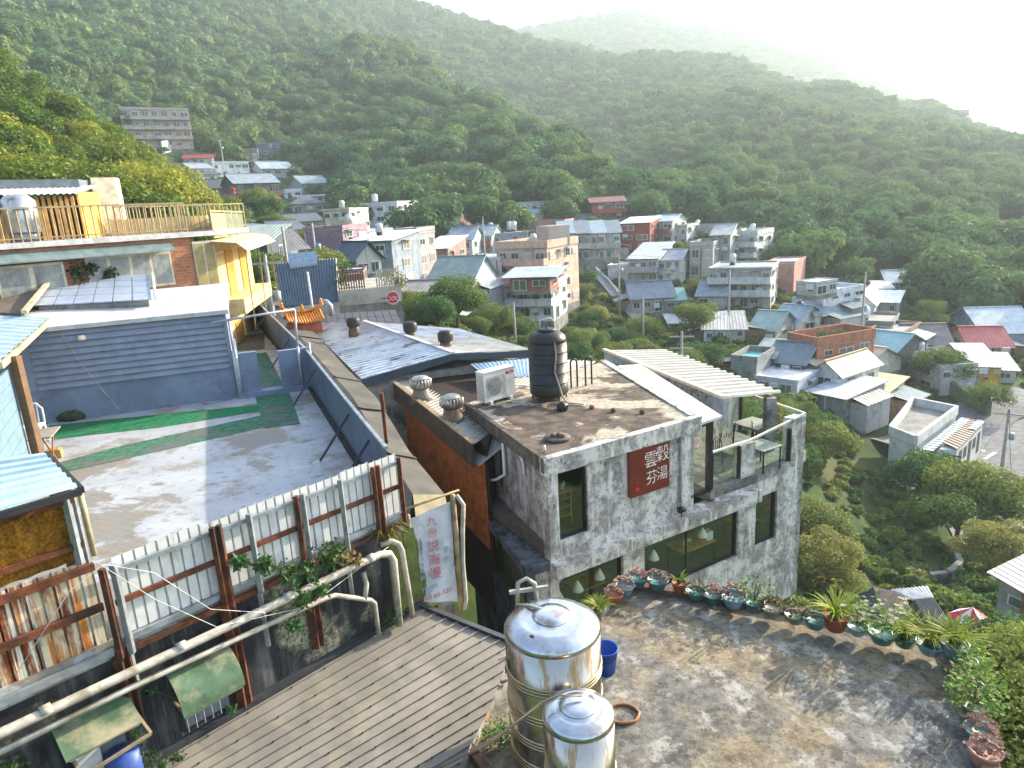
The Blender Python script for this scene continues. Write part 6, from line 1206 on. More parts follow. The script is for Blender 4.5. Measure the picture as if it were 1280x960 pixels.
    if balcony:
        for j in range(1, fw[1]):
            z = j*h/fw[1]; part('balcony', WM if balcony is True else cmat(balcony, 'wall'), o, lambda m: (m.obox(L(0, 0, z-.1), rx*w, n*1.0, (0, 0, .12)), m.obox(L(0, 0, z+.02)+n*.92, rx*w, n*.08, (0, 0, .75)), m.obox(L(0, 0, z+.02), rx*.08, n*.92, (0, 0, .75)), m.obox(L(1, 0, z+.02)-rx*.08, rx*.08, n*.92, (0, 0, .75))))
    o['w'] = w; LASTL[0] = L; LASTL[1] = h; return o
LASTL = [None, 0]
def roof_tank(label, p, r=.45, h=1.1, mt=None):
    o = thing('roof_water_tank', label, 'tank', p); mt = mt or M('far_steel', (.60, .61, .62), .35, .6)
    part('body', mt, o, lambda m: m.lathe([(r, .3), (r, .3+h*.8), (r*.6, .3+h), (.001, .33+h)], p, 14)); part('stand', FRD, o, lambda m: m.lathe([(r*.8, -.05), (r*.85, .3)], p, 6))
WHT = (.60, .62, .66); CRM = (.56, .50, .40); GRY = (.28, .29, .30); LGY = (.42, .43, .44); BLU_ = (.33, .38, .44); RED_ = (.26, .085, .06); PNK = (.42, .24, .22); DRK = (.055, .06, .065); SLT = (.13, .15, .18); SIL = (.36, .41, .46); GRN = (.22, .30, .28)
H_ = house
PANES = [M('far_curtain', (.42, .42, .40), .4), M('far_glass_green2', (.06, .12, .11), .2, spec=.7), M('far_shutter', (.20, .17, .14), .6)]; HOODS = [M('hood_grey', (.33, .35, .36), .7), M('hood_rust', (.24, .13, .08), .8), M('hood_blue', (.22, .30, .36), .7), M('hood_white', (.55, .55, .53), .7)]
H_('beige four storey block with arched windows high behind the sunlit knoll', 163, 240, 141, 187, 206, -6, 12, 'flat', (.44, .37, .33), (.30, .27, .25), (7, 4), (3, 4), balcony=True)
H_('low house with long red tin roof above the white cottages', 232, 266, 199, 207, 196, 4, 7, 'gx', (.40, .38, .36), (.30, .06, .055), (4, 1), (1, 1), rh=1.2)
H_('white cottage with two gables below the red tin roof', 243, 268, 211, 229, 184, -22, 8, 'gx', WHT, (.35, .38, .42), (3, 2), (1, 2))
H_('white long house stepping up beside the two gabled cottage', 270, 312, 205, 222, 190, -15, 9, 'flat', (.64, .66, .68), (.55, .56, .57), (5, 2), (2, 1), rh=.3)
H_('small white annex house in front of the two gabled cottage', 250, 272, 219, 232, 178, -10, 6, 'gx', (.58, .60, .64), SLT, (2, 1), (1, 1))
H_('slate blue three storey block at the top of the village', 324, 359, 181, 203, 196, 8, 9, 'flat', (.135, .16, .19), (.30, .32, .34), (5, 3), (2, 3), rh=.2)
H_('low brown pavilion beside the slate blue block', 300, 323, 188, 202, 198, 4, 7, 'flat', (.22, .20, .17), (.28, .27, .26), (3, 1), (1, 1), rh=.15)
H_('orange fronted low house below the slate blue block', 318, 352, 203, 213, 184, -12, 6, 'shed', (.42, .24, .12), (.10, .14, .17), (5, 1), (1, 1), rh=.9)
H_('grey gabled house with pale roof under the orange fronted house', 330, 368, 211, 222, 176, -25, 7, 'gx', (.30, .32, .36), (.36, .42, .46), (3, 1), (1, 1))
H_('dark tea house with lantern deck and wide grey roof', 300, 352, 230, 262, 160, -18, 9, 'gx', (.10, .085, .08), (.30, .34, .38), (5, 2), (2, 2), rh=2.0, balcony=(.20, .13, .10), shade=M('far_amber', (.50, .36, .22), .6))
Lf, hf = LASTL
for k, (u, z) in enumerate(((-.08, hf*.75), (-.08, hf*.62), (.35, hf*.35), (.62, hf*.36), (.9, hf*.36), (.3, hf*.1))):
    p = Lf(u, -.13, z); o = thing('red_lantern', 'red paper lantern hanging on the dark tea house deck', 'lantern', p, 'lanterns on the dark tea house'); part('paper', M('lantern_red', (.55, .03, .03), .6), o, lambda m: m.lathe([(.15, -.4), (.35, -.2), (.38, 0), (.35, .2), (.15, .4)], p, 10)); part('tassel', FRD, o, lambda m: m.bar(p-UP*.7, p-UP*.4, .06))
H_('dark shingled cottage below the white annex', 240, 282, 236, 250, 165, -14, 7, 'gx', (.20, .15, .13), (.09, .10, .11), (3, 1), (1, 1))
H_('dark timber house on posts left of the lantern deck', 256, 296, 246, 262, 150, -10, 7, 'flat', (.16, .13, .12), (.22, .22, .22), (5, 1), (2, 1), rh=.2)
H_('grey double gabled shed with teal ridge under the wood', 380, 412, 230, 243, 176, -30, 7, 'gx', GRY, (.26, .33, .34), (2, 1), (1, 1), rh=2.0)
H_('small white house beside the double gabled shed', 358, 378, 238, 249, 165, -12, 5, 'flat', (.58, .60, .62), WHT, (2, 1), (1, 1), rh=.2)
H_('long veranda house with pale railing below the shed', 374, 412, 246, 254, 158, -12, 5, 'shed', LGY, (.42, .42, .42), (5, 1), (1, 1), rh=.6)
H_('dark hipped house half hidden by shrubs', 367, 405, 255, 266, 142, -10, 7, 'hip', (.30, .30, .28), (.12, .14, .16), (3, 1), (1, 1), rh=1.9)
H_('wide dark roof beyond the round green tree', 318, 352, 266, 276, 132, -16, 8, 'gx', (.26, .25, .24), (.13, .15, .17), (3, 1), (1, 1), rh=1.4)
H_('dark gabled roof house before the cream block', 366, 404, 276, 288, 112, -20, 7, 'gx', (.32, .30, .28), (.14, .16, .18), (3, 1), (2, 1), rh=1.3)
H_('cream block with brown ground floor and orange shutter', 408, 440, 265, 303, 118, 24, 8, 'flat', CRM, (.28, .26, .25), (3, 3), (3, 3), rh=.25)
H_('white three storey house with tank under the wooded slope', 458, 499, 257, 293, 128, 28, 9, 'flat', (.55, .58, .66), (.5, .5, .5), (3, 3), (4, 3), rh=.3)
p = LASTL[0](.15, .3, LASTL[1]+.3); roof_tank('small steel tank on the white three storey house', p, .6, 1.4)
H_('pale corrugated roof house before the white three storey house', 462, 500, 295, 306, 108, -20, 8, 'gx', (.42, .40, .38), (.50, .54, .58), (3, 1), (1, 1), rh=1.2)
H_('wedge shaped black roof house with orange side beside the canopy', 292, 336, 286, 306, 70, 22, 7, 'shedr', (.10, .12, .15), (.42, .46, .52), (2, 1), (1, 1), rh=.5)
H_('grey green ribbed roof house under the wedge roof', 285, 335, 306, 330, 58, 20, 7, 'shed', (.07, .09, .11), (.24, .29, .28), (1, 1), (1, 1), rh=1.6)
H_('white house with dark roof in the middle of the lane', 350, 384, 287, 306, 92, -24, 7, 'gx', (.55, .55, .56), (.15, .17, .21), (3, 2), (2, 2), rh=1.2)
H_('lavender walled house with brown ribbed roof', 346, 386, 312, 332, 76, -26, 7, 'gx', (.40, .42, .52), (.22, .21, .21), (2, 1), (1, 1), rh=2.1)
H_('mauve rendered block with sunlit orange end', 386, 432, 290, 334, 74, 30, 6, 'flat', (.30, .20, .25), (.36, .3, .28), (0, 0), (2, 3), rh=.4)
H_('blue grey sheet clad block with sunlit yellow end wall', 440, 494, 303, 362, 74, 33, 6, 'shed', (.26, .30, .35), (.48, .49, .48), (2, 2), (1, 3), rh=.8)
p = LASTL[0](.55, .3, LASTL[1]+.5); roof_tank('white tank on the blue grey clad block', p, .4, .9)
H_('small slate roofed white house before the blue grey clad block', 446, 478, 324, 342, 62, -30, 4, 'gy', (.48, .49, .48), (.10, .13, .17), (2, 1), (1, 1), rh=1.5)
H_('narrow grey tower house with white lattice windows', 499, 526, 296, 358, 84, 24, 6, 'flat', (.30, .29, .29), (.22, .22, .22), (2, 3), (2, 3), rh=.8)
H_('low shack with wide grey roof behind the tower house', 455, 516, 304, 316, 95, -8, 7, 'shed', (.24, .20, .18), (.30, .31, .33), (3, 1), (1, 1), rh=.8)
H_('reddish lean-to house with white tin roof beside the tower house', 530, 562, 312, 345, 88, 24, 7, 'shed', (.36, .22, .19), (.55, .57, .58), (2, 2), (2, 2), rh=1.4)
H_('white cottage with rusty brown roof at the wood edge', 558, 580, 285, 297, 124, 30, 7, 'gy', (.56, .60, .64), (.22, .13, .11), (1, 1), (2, 1), rh=2.0)
H_('green windowed white house under the rusty brown roof cottage', 540, 562, 296, 310, 108, 20, 6, 'gx', (.56, .58, .58), (.36, .42, .46), (2, 1), (1, 1), rh=1.2, glassm=GLASSG)
H_('white walled house under two slate roofs', 562, 592, 300, 330, 98, 14, 8, 'gx', (.50, .55, .60), (.17, .23, .28), (2, 2), (2, 2), rh=1.8)
H_('slate roofed house with red balcony beside the two slate roofs', 590, 616, 296, 322, 102, 14, 8, 'gx', (.42, .40, .40), (.20, .26, .31), (2, 2), (1, 2), rh=1.5, balcony=(.26, .10, .08))
H_('blue grey flat roofed house with white louvre windows', 616, 662, 294, 320, 108, -6, 9, 'flat', (.26, .30, .34), (.34, .37, .37), (4, 2), (2, 2), rh=.15)
for k, (u, lab) in enumerate(((.08, 'twin tank at the edge of the louvre windowed house'), (.62, 'twin tank by the middle of the louvre windowed house'), (.74, 'twin tank nearest the pink house'))): roof_tank(lab, LASTL[0](u, .8, LASTL[1]+.1), .5, 1.5)
H_('white upper house with three dark windows under the wood', 646, 690, 254, 272, 132, -6, 6, 'flat', (.56, .60, .60), (.25, .28, .30), (3, 1), (1, 1), rh=.15)
H_('blue grey ground storey beneath the white upper house', 644, 690, 268, 282, 128, -6, 3, 'shed', (.40, .42, .42), (.22, .27, .30), (3, 1), (1, 1), rh=.9)
H_('pink rendered house with roof garden beside the louvre windowed house', 655, 706, 283, 305, 118, 12, 10, 'flat', (.40, .21, .20), (.34, .33, .28), (3, 1), (3, 1), rh=.7)
H_('large beige apartment block stepping down the slope', 624, 686, 314, 388, 90, 30, 9, 'flat', (.50, .37, .29), (.24, .22, .21), (4, 4), (4, 4), rh=.9, balcony=(.50, .37, .29))
p = LASTL[0](.75, .6, LASTL[1]+.1); pc_ = piece('stair_tower', cmat((.46, .38, .33), 'wall'), bpy.data.objects[[o.name for o in COL.objects if o.get('label', '').startswith('large beige')][0]], p+UP*1.2, 3.2, 3.0, 2.6, .5)
H_('white terraced house with flat pale roof and long balconies', 575, 625, 326, 374, 86, 26, 8, 'flat', (.44, .47, .52), (.55, .53, .50), (2, 2), (3, 2), rh=.12, balcony=True)
H_('long pale house with grey green gabled roof beside the steps', 538, 592, 352, 386, 76, 26, 7, 'gx', (.46, .54, .58), (.25, .31, .29), (3, 1), (2, 1), rh=2.4)
H_('white three storey guest house with red roof terrace', 607, 692, 360, 402, 74, 16, 8, 'flat', (.55, .58, .60), (.36, .13, .09), (6, 2), (2, 2), rh=.5, balcony=True)
Lg, hg = LASTL
H_('small brick pavilion with blue roof on the red roof terrace', 638, 688, 346, 364, 76.5, 16, 4, 'shed', (.34, .12, .08), (.28, .35, .40), (2, 1), (1, 1), rh=.7, found=.4, over=.9)
H_('small white house at the bend below the blue grey clad block', 504, 548, 363, 390, 62, 24, 5, 'gx', (.52, .53, .52), (.26, .24, .24), (3, 1), (2, 2), rh=.7)
# row and upper centre
for k, (xa, xb, wc) in enumerate(((702, 719, (.30, .31, .30)), (719, 738, (.26, .26, .25)), (738, 757, (.52, .53, .48)), (757, 776, (.56, .56, .50)))):
    H_(('row house nearest the pink house with shop shutters', 'row house with balustraded balcony, second in the row', 'cream row house with green glass beside the balustraded one', 'cream row house with turquoise screen next to the red house')[k], xa, xb, 293, 328, 109, -3, 9, 'shed', wc, (.25, .33, .40) if k in (0, 2) else (.17, .20, .25), (2, 2), (1, 2), rh=1.9, balcony=(.42, .42, .40), glassm=GLASSG if k > 1 else GLASSD)
H_('red balcony house with hipped red roof under the dark wood', 740, 782, 253, 280, 128, -8, 8, 'gx', (.36, .14, .10), (.28, .13, .11), (3, 2), (2, 2), rh=1.0, balcony=(.34, .10, .08))
H_('dark slate shed beside the red balcony house', 721, 742, 275, 283, 124, -4, 5, 'gx', (.44, .44, .42), (.13, .15, .17), (3, 1), (1, 1), rh=1.0)
H_('red brick three storey house with pale flat roof', 776, 812, 280, 316, 108, 14, 8, 'shed', (.27, .07, .05), (.46, .50, .53), (2, 3), (2, 3), rh=.9)
H_('white upper house with bright gabled roof beside the red brick house', 814, 840, 278, 308, 112, 22, 7, 'gx', (.56, .57, .55), (.36, .44, .50), (2, 2), (2, 2), rh=1.0, balcony=(.24, .12, .12))
H_('cream house with roof parapet beside the bright gabled roof', 842, 858, 285, 308, 114, 18, 7, 'flat', (.52, .52, .48), (.3, .3, .3), (2, 2), (2, 2), rh=.4)
H_('two storey house with blue grey roof and glazed balcony', 786, 822, 325, 356, 95, 18, 8, 'shed', (.36, .38, .40), (.36, .41, .44), (3, 2), (2, 2), rh=2.0, balcony=(.34, .36, .38))
H_('white two storey house beside the glazed balcony house', 823, 850, 326, 356, 97, 16, 7, 'gx', (.56, .58, .55), (.36, .38, .40), (3, 2), (1, 2), rh=1.3)
H_('low white shed at the foot of the glazed balcony house', 760, 786, 334, 352, 94, 10, 6, 'flat', (.46, .48, .48), (.44, .46, .47), (1, 1), (1, 1), rh=.2)
H_('bare concrete house with wide window on the second floor', 862, 890, 310, 352, 100, 12, 8, 'flat', (.40, .40, .36), (.28, .30, .32), (2, 2), (2, 2), rh=.6)
H_('unfinished concrete frame above the bare concrete house', 858, 892, 288, 304, 114, 6, 7, 'flat', (.33, .34, .34), (.36, .36, .34), (3, 1), (1, 1), rh=.6)
H_('tall grey house with white arched bay windows', 889, 911, 294, 345, 106, 12, 8, 'gx', (.28, .32, .32), (.33, .35, .36), (2, 3), (1, 3), rh=1.4)
H_('white stepped villa with curved balconies', 911, 944, 296, 335, 110, 20, 8, 'flat', (.60, .62, .60), (.5, .5, .48), (3, 3), (2, 3), rh=.7, balcony=True)
H_('three storey grey house with full width white balconies', 886, 960, 338, 385, 90, 8, 9, 'flat', (.36, .38, .39), (.26, .29, .28), (6, 3), (2, 3), rh=.2, balcony=(.50, .53, .54))
H_('salmon pink blank block with flat roof behind the balcony house', 957, 990, 330, 368, 96, 12, 8, 'flat', (.46, .23, .19), (.42, .45, .47), (0, 0), (0, 0), rh=.2)
H_('long house with slate roof and three skylights', 790, 842, 373, 392, 84, -10, 7, 'gx', (.34, .34, .33), (.15, .19, .24), (4, 1), (1, 1), rh=1.8)
H_('small teal roofed annex beside the skylight house', 833, 856, 376, 388, 81, -6, 4, 'shed', (.36, .35, .33), (.16, .32, .31), (2, 1), (1, 1), rh=1.2)
H_('slate roofed house half behind the round tree', 872, 906, 369, 387, 86, 10, 7, 'gx', (.36, .36, .33), (.22, .26, .30), (2, 1), (1, 1), rh=1.6)
H_('low flat shed roof in the orchard hollow', 838, 866, 404, 412, 72, -8, 6, 'shed', (.25, .25, .24), (.30, .34, .33), (0, 0), (0, 0), rh=.5)
H_('white cottage with pale tin roof in the hollow', 880, 906, 413, 428, 70, 0, 5, 'shed', (.52, .57, .60), (.44, .45, .44), (2, 1), (1, 1), rh=1.2)
H_('second white cottage with pale tin roof in the hollow', 906, 930, 413, 427, 72, -4, 5, 'shed', (.46, .46, .44), (.38, .38, .37), (2, 1), (1, 1), rh=1.3)
H_('white four storey house with cube stair tower', 996, 1032, 368, 405, 84, 36, 7, 'flat', (.54, .58, .64), (.54, .56, .58), (1, 3), (3, 4), rh=.5, balcony=True)
H_('grey upper cube on the white four storey house', 996, 1018, 354, 369, 86, 36, 4, 'flat', (.34, .37, .40), (.5, .5, .5), (2, 1), (2, 1), rh=.1, found=.5)
H_('white house with long blue roof before the four storey house', 985, 1016, 392, 412, 79, 38, 8, 'gy', (.52, .54, .54), (.17, .24, .30), (1, 1), (2, 1), rh=1.6)
H_('house with sky blue gabled roof below the long blue roof', 962, 992, 404, 420, 76, 30, 7, 'gx', (.48, .50, .50), (.30, .40, .46), (2, 1), (1, 1), rh=1.7)
H_('grey house with sage green roof beside the sky blue roof', 938, 968, 412, 428, 74, 22, 6, 'gx', (.32, .33, .31), (.28, .38, .35), (2, 1), (1, 1), rh=1.7)
H_('orange brick house with rooftop vegetable garden', 984, 1018, 432, 463, 66, 44, 8, 'flat', (.40, .16, .095), (.28, .25, .20), (0, 0), (3, 2), rh=1.0)
Lb_, hb_ = LASTL
H_('black clad barn house with two slate roofs', 960, 1002, 453, 472, 61, 20, 6, 'gx', (.05, .06, .065), (.15, .19, .22), (3, 1), (1, 1), rh=1.5)
H_('black annex of the barn house with little white window', 942, 964, 448, 466, 62, 14, 5, 'shed', (.055, .065, .07), (.22, .26, .28), (1, 1), (1, 1), rh=1.0)
H_('whitewashed shed with white flat roof and ducts', 944, 994, 476, 492, 55, 22, 6, 'flat', (.44, .46, .54), (.60, .60, .62), (2, 1), (1, 1), rh=.15)
H_('white gabled barn with small arched window', 1014, 1048, 468, 494, 56, 30, 7, 'gy', (.58, .60, .60), (.48, .40, .28), (1, 1), (2, 1), rh=1.3)
H_('grey stone lower storey beneath the white gabled barn', 1010, 1052, 494, 518, 55, 30, 7, 'shed', (.22, .24, .24), (.38, .42, .46), (0, 0), (1, 1), rh=.4, found=6)
H_('cream ribbed roof cottage behind the white gabled barn', 1046, 1076, 458, 474, 61, 32, 7, 'gx', (.44, .43, .38), (.50, .47, .40), (2, 1), (1, 1), rh=1.6)
H_('steel blue roof house on the steep bank', 1064, 1112, 436, 462, 66, 28, 7, 'gx', (.10, .11, .12), (.24, .40, .44), (2, 1), (2, 1), rh=1.5)
H_('brown brick house with courtyard behind the steel blue roof', 1086, 1124, 418, 440, 74, 16, 7, 'flat', (.30, .19, .16), (.26, .26, .25), (2, 1), (2, 1), rh=.4)
H_('dark roofed terrace house above the steel blue roof', 1064, 1112, 405, 420, 80, 6, 7, 'flat', (.20, .20, .20), (.20, .21, .21), (3, 1), (1, 1), rh=.3)
roof_tank('white tank on the dark roofed terrace house', LASTL[0](.3, .3, LASTL[1]+.1), .5, 1.4, LAMP)
H_('white twin gabled workshop on the bank', 1064, 1090, 382, 398, 90, 6, 9, 'gy', (.40, .43, .45), (.52, .56, .58), (2, 1), (1, 1), rh=1.6)
H_('long white roofed workshop wing behind the twin gable', 1086, 1118, 378, 394, 93, 6, 6, 'shed', (.36, .38, .38), (.56, .60, .62), (3, 1), (1, 1), rh=.9)
H_('white roofed farmhouse alone in the green hillside', 1112, 1156, 353, 364, 112, -14, 8, 'gx', (.42, .46, .46), (.52, .57, .60), (4, 1), (1, 1), rh=1.4)
H_('small white annex beside the lone farmhouse', 1096, 1114, 362, 370, 106, -10, 5, 'shed', (.46, .48, .48), (.52, .55, .56), (1, 1), (1, 1), rh=.6)
H_('long house with brown tiled roof below the green hillside', 1140, 1184, 431, 447, 90, -18, 7, 'gx', (.44, .34, .27), (.20, .18, .18), (4, 1), (1, 1), rh=1.8)
H_('brick house with bright red roof among trees', 1216, 1258, 434, 450, 92, -20, 8, 'gx', (.40, .27, .22), (.40, .10, .10), (3, 1), (2, 1), rh=1.7)
H_('blue grey warehouse with pale roof at the picture edge', 1234, 1290, 416, 438, 100, -24, 12, 'gx', (.28, .34, .42), (.44, .50, .55), (4, 1), (2, 1), rh=2.2)
H_('grey concrete house with white street front', 1176, 1214, 459, 494, 80, -34, 8, 'flat', (.40, .42, .43), (.36, .36, .35), (3, 2), (2, 2), rh=.3)
H_('bright yellow house with blue tin roof', 1216, 1246, 459, 481, 82, -18, 7, 'shed', (.62, .34, .04), (.40, .48, .60), (3, 2), (1, 2), rh=1.1)
H_('white open shed beside the yellow house', 1246, 1266, 463, 480, 83, -12, 6, 'shed', (.42, .44, .44), (.56, .58, .59), (1, 1), (1, 1), rh=.6)
H_('rust roofed cottage behind the brick roof garden', 1022, 1048, 428, 442, 78, 24, 6, 'gx', (.30, .25, .2), (.24, .17, .13), (1, 1), (1, 1), rh=1.3)
H_('yellow roofed hut on stilts above the stream', 1068, 1098, 494, 510, 57, 24, 5, 'shed', (.40, .36, .22), (.56, .50, .30), (3, 1), (1, 1), rh=1.0, found=3)
H_('tiny house with rusty red roof on the far slope', 1250, 1275, 281, 288, 185, 0, 8, 'shed', (.3, .16, .12), (.42, .22, .18), (1, 1), (1, 1), rh=.6)
# grey house and grey tile house just below the near roof
H_('grey block house with pale roof at the picture edge below', 1246, 1300, 738, 800, 30, 24, 6, 'shedr', (.30, .32, .33), (.52, .50, .48), (1, 2), (2, 2), rh=.5, found=8)
tl = thing('tile_roof_house', 'low house with pink grey tiled roof below the near terrace', 'house', HD(1115, 770, 33))
ta, tb2, tcc, td = HD(1074, 735, 33.5), HD(1100, 772, 32), HD(1160, 772, 32), HD(1130, 737, 34)
HOUSES.append(((ta.x+tcc.x)/2, (ta.y+tcc.y)/2, 2.6))
rid0, rid1 = HD(1092, 733, 33.2)+UP*.2, HD(1140, 738, 33.6)+UP*.0
TILE = M('pink_grey_tile', (.34, .27, .24), .75, 0, .2, 6); TILB = M('blue_black_tile', (.07, .09, .11), .6, 0, .2, 6)
q0, q1_, q2_, q3 = HD(1091, 733, 33.4), HD(1131, 744, 33.6), HD(1144, 776, 32.0), HD(1103, 778, 31.6)
part('roof_slope', TILE, tl, lambda m: m.corr(q3, q2_, q1_, q0, 22, .05, None, .08)); part('roof_slope', TILB, tl, lambda m: m.corr(q0, q3, q3-V(1.1, .1, .75), q0-V(1.1, -.1, .75), 12, .05, None, .08))
part('wall', FOUND, tl, lambda m: m.prism([q0-UP*.25, q1_-UP*.25, q2_-UP*.25, q3-UP*.25], (0, 0, -4)))
w0 = HD(1143, 752, 32.6); part('lean_to_roof', TILB, tl, lambda m: m.corr(w0, w0+V(1.0, .2, 0), w0+V(.9, -1.2, -.35), w0+V(-.1, -1.4, -.35), 10, .05, None, .08)); part('white_sheet', FRW, tl, lambda m: m.corr(w0+V(-.6, .9, .1), w0+V(1.2, 1.0, .1), w0+V(1.0, .2, .02), w0+V(0, .1, .02), 10, .05, None, .05)); part('lean_to_wall', FOUND, tl, lambda m: m.prism([w0-UP*.1, w0+V(.9, .2, -.1), w0+V(.8, -1.0, -.45), w0+V(0, -1.2, -.45)], (0, 0, -3)))
# umbrella
uc = HD(1214, 775, 28.5); um = thing('market_umbrella', 'red and white striped umbrella beside the grey block house', 'umbrella', uc-UP*1.7)
def cone_seg(m, k, n=8):
    a0, a1 = 2*math.pi*k/n, 2*math.pi*(k+1)/n; R = .75; ap = uc+UP*.55
    m.add([ap, uc+V(R*math.cos(a0), R*math.sin(a0), 0), uc+V(R*math.cos(a1), R*math.sin(a1), 0)], [(0, 1, 2)]); m.add([uc+V(R*math.cos(a0), R*math.sin(a0), 0), uc+V(R*math.cos(a0), R*math.sin(a0), -.14), uc+V(R*math.cos(a1), R*math.sin(a1), -.14), uc+V(R*math.cos(a1), R*math.sin(a1), 0)], [(0, 1, 2, 3)])
for k in range(8): part('canopy_panel', M('umbrella_red', (.55, .03, .05), .7) if k % 2 else M('umbrella_white', (.72, .68, .70), .7), um, lambda m: cone_seg(m, k))
part('pole', FRW, um, lambda m: m.cyl(uc-UP*1.7, uc+UP*.55, .025, None, 6))
# ================================================================== flat roofed community hall by the road
zc = HD(1128, 577, 60).z
ch_ = thing('community_hall', 'white hall with mossy flat roof and lean-to wing beside the road', 'building', HD(1150, 600, 60))
HT = 2.9; RZ = zc+HT
r0, r1, r2, r3 = Z(1113, 536, RZ), Z(1141, 500, RZ), Z(1196, 511, RZ), Z(1145, 549, RZ)
HOUSES.append(((r0.x+r2.x)/2+2, (r0.y+r2.y)/2-1, 6.0))
WHALL = M('hall_white', (.56, .58, .57), .85, 0, .1, 1, dirt=(.36, .36, .33), dirt_amt=.4, streak=.3); HROOF = M('hall_roof', (.24, .24, .23), .95, 0, .25, .8, dirt=(.30, .24, .12), dirt_amt=.45, dirt_scale=.4)
part('walls', WHALL, ch_, lambda m: m.prism([r0-UP*.5, r1-UP*.5, r2-UP*.5, r3-UP*.5], (0, 0, -HT-1)))
part('roof', HROOF, ch_, lambda m: m.prism([r0-UP*.49, r1-UP*.49, r2-UP*.49, r3-UP*.49], (0, 0, .05)))
for a, b in ((r0, r1), (r1, r2), (r2, r3), (r3, r0)): part('parapet', WHALL, ch_, lambda m: m.bar(a-UP*.1, b-UP*.1, .25, .75))
w1, w2, w3, w4 = r3+V(.3, -.2, -.75), r2+V(.3, -.2, -.75), Z(1231, 528, RZ-1.0), Z(1192, 566, RZ-1.0)
TEALS = M('pale_teal_sheet', (.46, .57, .58), .6, .1, .1, 1); BRNS = M('brown_ribbed_sheet', (.36, .28, .22), .7, .1, .15, 1)
fW = lambda u, v: w1.lerp(w2, v).lerp(w4.lerp(w3, v), u)
part('wing_roof', TEALS, ch_, lambda m: m.corr(fW(0, 0), fW(0, 1), fW(.38, 1), fW(.38, 0), 16, .06, RIB, .06)); part('wing_roof', BRNS, ch_, lambda m: m.corr(fW(.38, .25), fW(.38, 1), fW(1, 1), fW(1, .12), 14, .06, RIB, .06)); part('wing_roof', TEALS, ch_, lambda m: m.corr(fW(.7, .7)+UP*.12, fW(.7, .98)+UP*.12, fW(1.0, .98)+UP*.12, fW(1.0, .7)+UP*.12, 5, .06, RIB, .05))
part('wing_walls', WHALL, ch_, lambda m: m.prism([fW(.42, .14)-UP*.25, fW(.42, .97)-UP*.25, fW(.96, .97)-UP*.25, fW(.96, .14)-UP*.25], (0, 0, -HT)))
aF, bF = fW(.42, .14), fW(.96, .14); cF = fW(.96, .97)
for k in range(2):
    p = aF.lerp(bF, .2+k*.35)-UP*1.5; part('window', FRD, ch_, lambda m: m.obox(p+(aF-cF).normalized()*.03*0-(cF-bF).normalized()*.03, (bF-aF).normalized()*.9, (cF-bF).normalized()*.02, (0, 0, .9)))
for k in range(5):
    p = bF.lerp(cF, .1+k*.18)-UP*(1.5 if k % 2 else 2.3); part('window' if k % 2 else 'door', FRD, ch_, lambda m: m.obox(p+(bF-aF).normalized()*.005, (cF-bF).normalized()*.75, (bF-aF).normalized()*.03, (0, 0, .9 if k % 2 else 1.8)))
# ================================================================== blue roof, terrace deck and temple roof in the lane
def lerp_quad(a, b, c, d): return lambda u, v: a.lerp(b, u).lerp(d.lerp(c, u), v)
bl_ = thing('blue_pantile_house', 'house with steep slate blue ribbed roof facing the alley', 'house', HD(385, 395, 42)); HOUSES.append((HD(385, 380, 44).x, HD(385, 380, 44).y, 4))
v0, v1, v2, v3 = HD(355, 384, 41), HD(424, 376, 41), HD(421, 323, 43.2), HD(344, 330, 43.2)
PANT = M('slate_blue_sheet', (.10, .135, .18), .5, .15, .12, 2)
part('roof_sheet', PANT, bl_, lambda m: m.corr(v0, v1, v2, v3, 22, .07, None, .05)); part('wall', CRM_W if False else cmat((.44, .42, .38), 'wall'), bl_, lambda m: m.prism([v0-UP*.1, v1-UP*.1, v2-UP*.3+V(0, 0, -.2), v3-UP*.4], (0, 0, -4)))
sp0 = lerp_quad(v0, v1, v2, v3); part('solar_collector', M('solar_blue', (.30, .38, .48), .25, .3), bl_, lambda m: m.prism([sp0(.22, .80)+UP*.25, sp0(.68, .83)+UP*.25, sp0(.68, 1.02)+UP*.5, sp0(.22, 1.0)+UP*.5], (0, 0, -.12)))
m = MB(); pz = HD(391, 385, 39); m.cyl(pz-UP*1.5, HD(384, 340, 39), .07, None, 8); tag(m.build('steel_flue', FRW), 'pale upright flue in front of the slate blue roof', 'pipe')
dk_ = thing('cafe_deck', 'concrete terrace with brown railings and potted greenery beside the slate blue roof', 'terrace', HD(460, 385, 42)); HOUSES.append((HD(460, 370, 44).x, HD(460, 370, 44).y, 4))
d0, d1 = HD(424, 383, 41), HD(503, 376, 41); dback = HD(460, 345, 48)-HD(460, 380, 41); dback.z = 0
part('slab', cmat((.40, .38, .33), 'wall'), dk_, lambda m: m.prism([d0, d1, d1+dback, d0+dback], (0, 0, .9)))
part('base', FOUND, dk_, lambda m: m.prism([d0-UP*.01, d1-UP*.01, d1+dback-UP*.01, d0+dback-UP*.01], (0, 0, -4)))
railing('deck_railing', 'brown timber railing along the front of the concrete terrace', d0+UP*.92+V(.1, .1, 0), d0.lerp(d1, .42)+UP*.92+V(0, .1, 0), 1.0, 10, M('brown_rail', (.14, .07, .05), .7), w=.06)
railing('deck_railing', 'grey railing before the plants on the concrete terrace', d0.lerp(d1, .62)+UP*.92+V(0, .1, 0), d1+UP*.92+V(-.1, .1, 0), 1.0, 9, M('grey_rail', (.34, .32, .32), .7), w=.06)
simple_table('dark table on the concrete terrace behind the brown railing', d0.lerp(d1, .25)+UP*.91+dback*.3, UD, FN, 1.0, .8, .75, cmat((.2, .13, .1), 'wall'), FRD, 'deck_table')
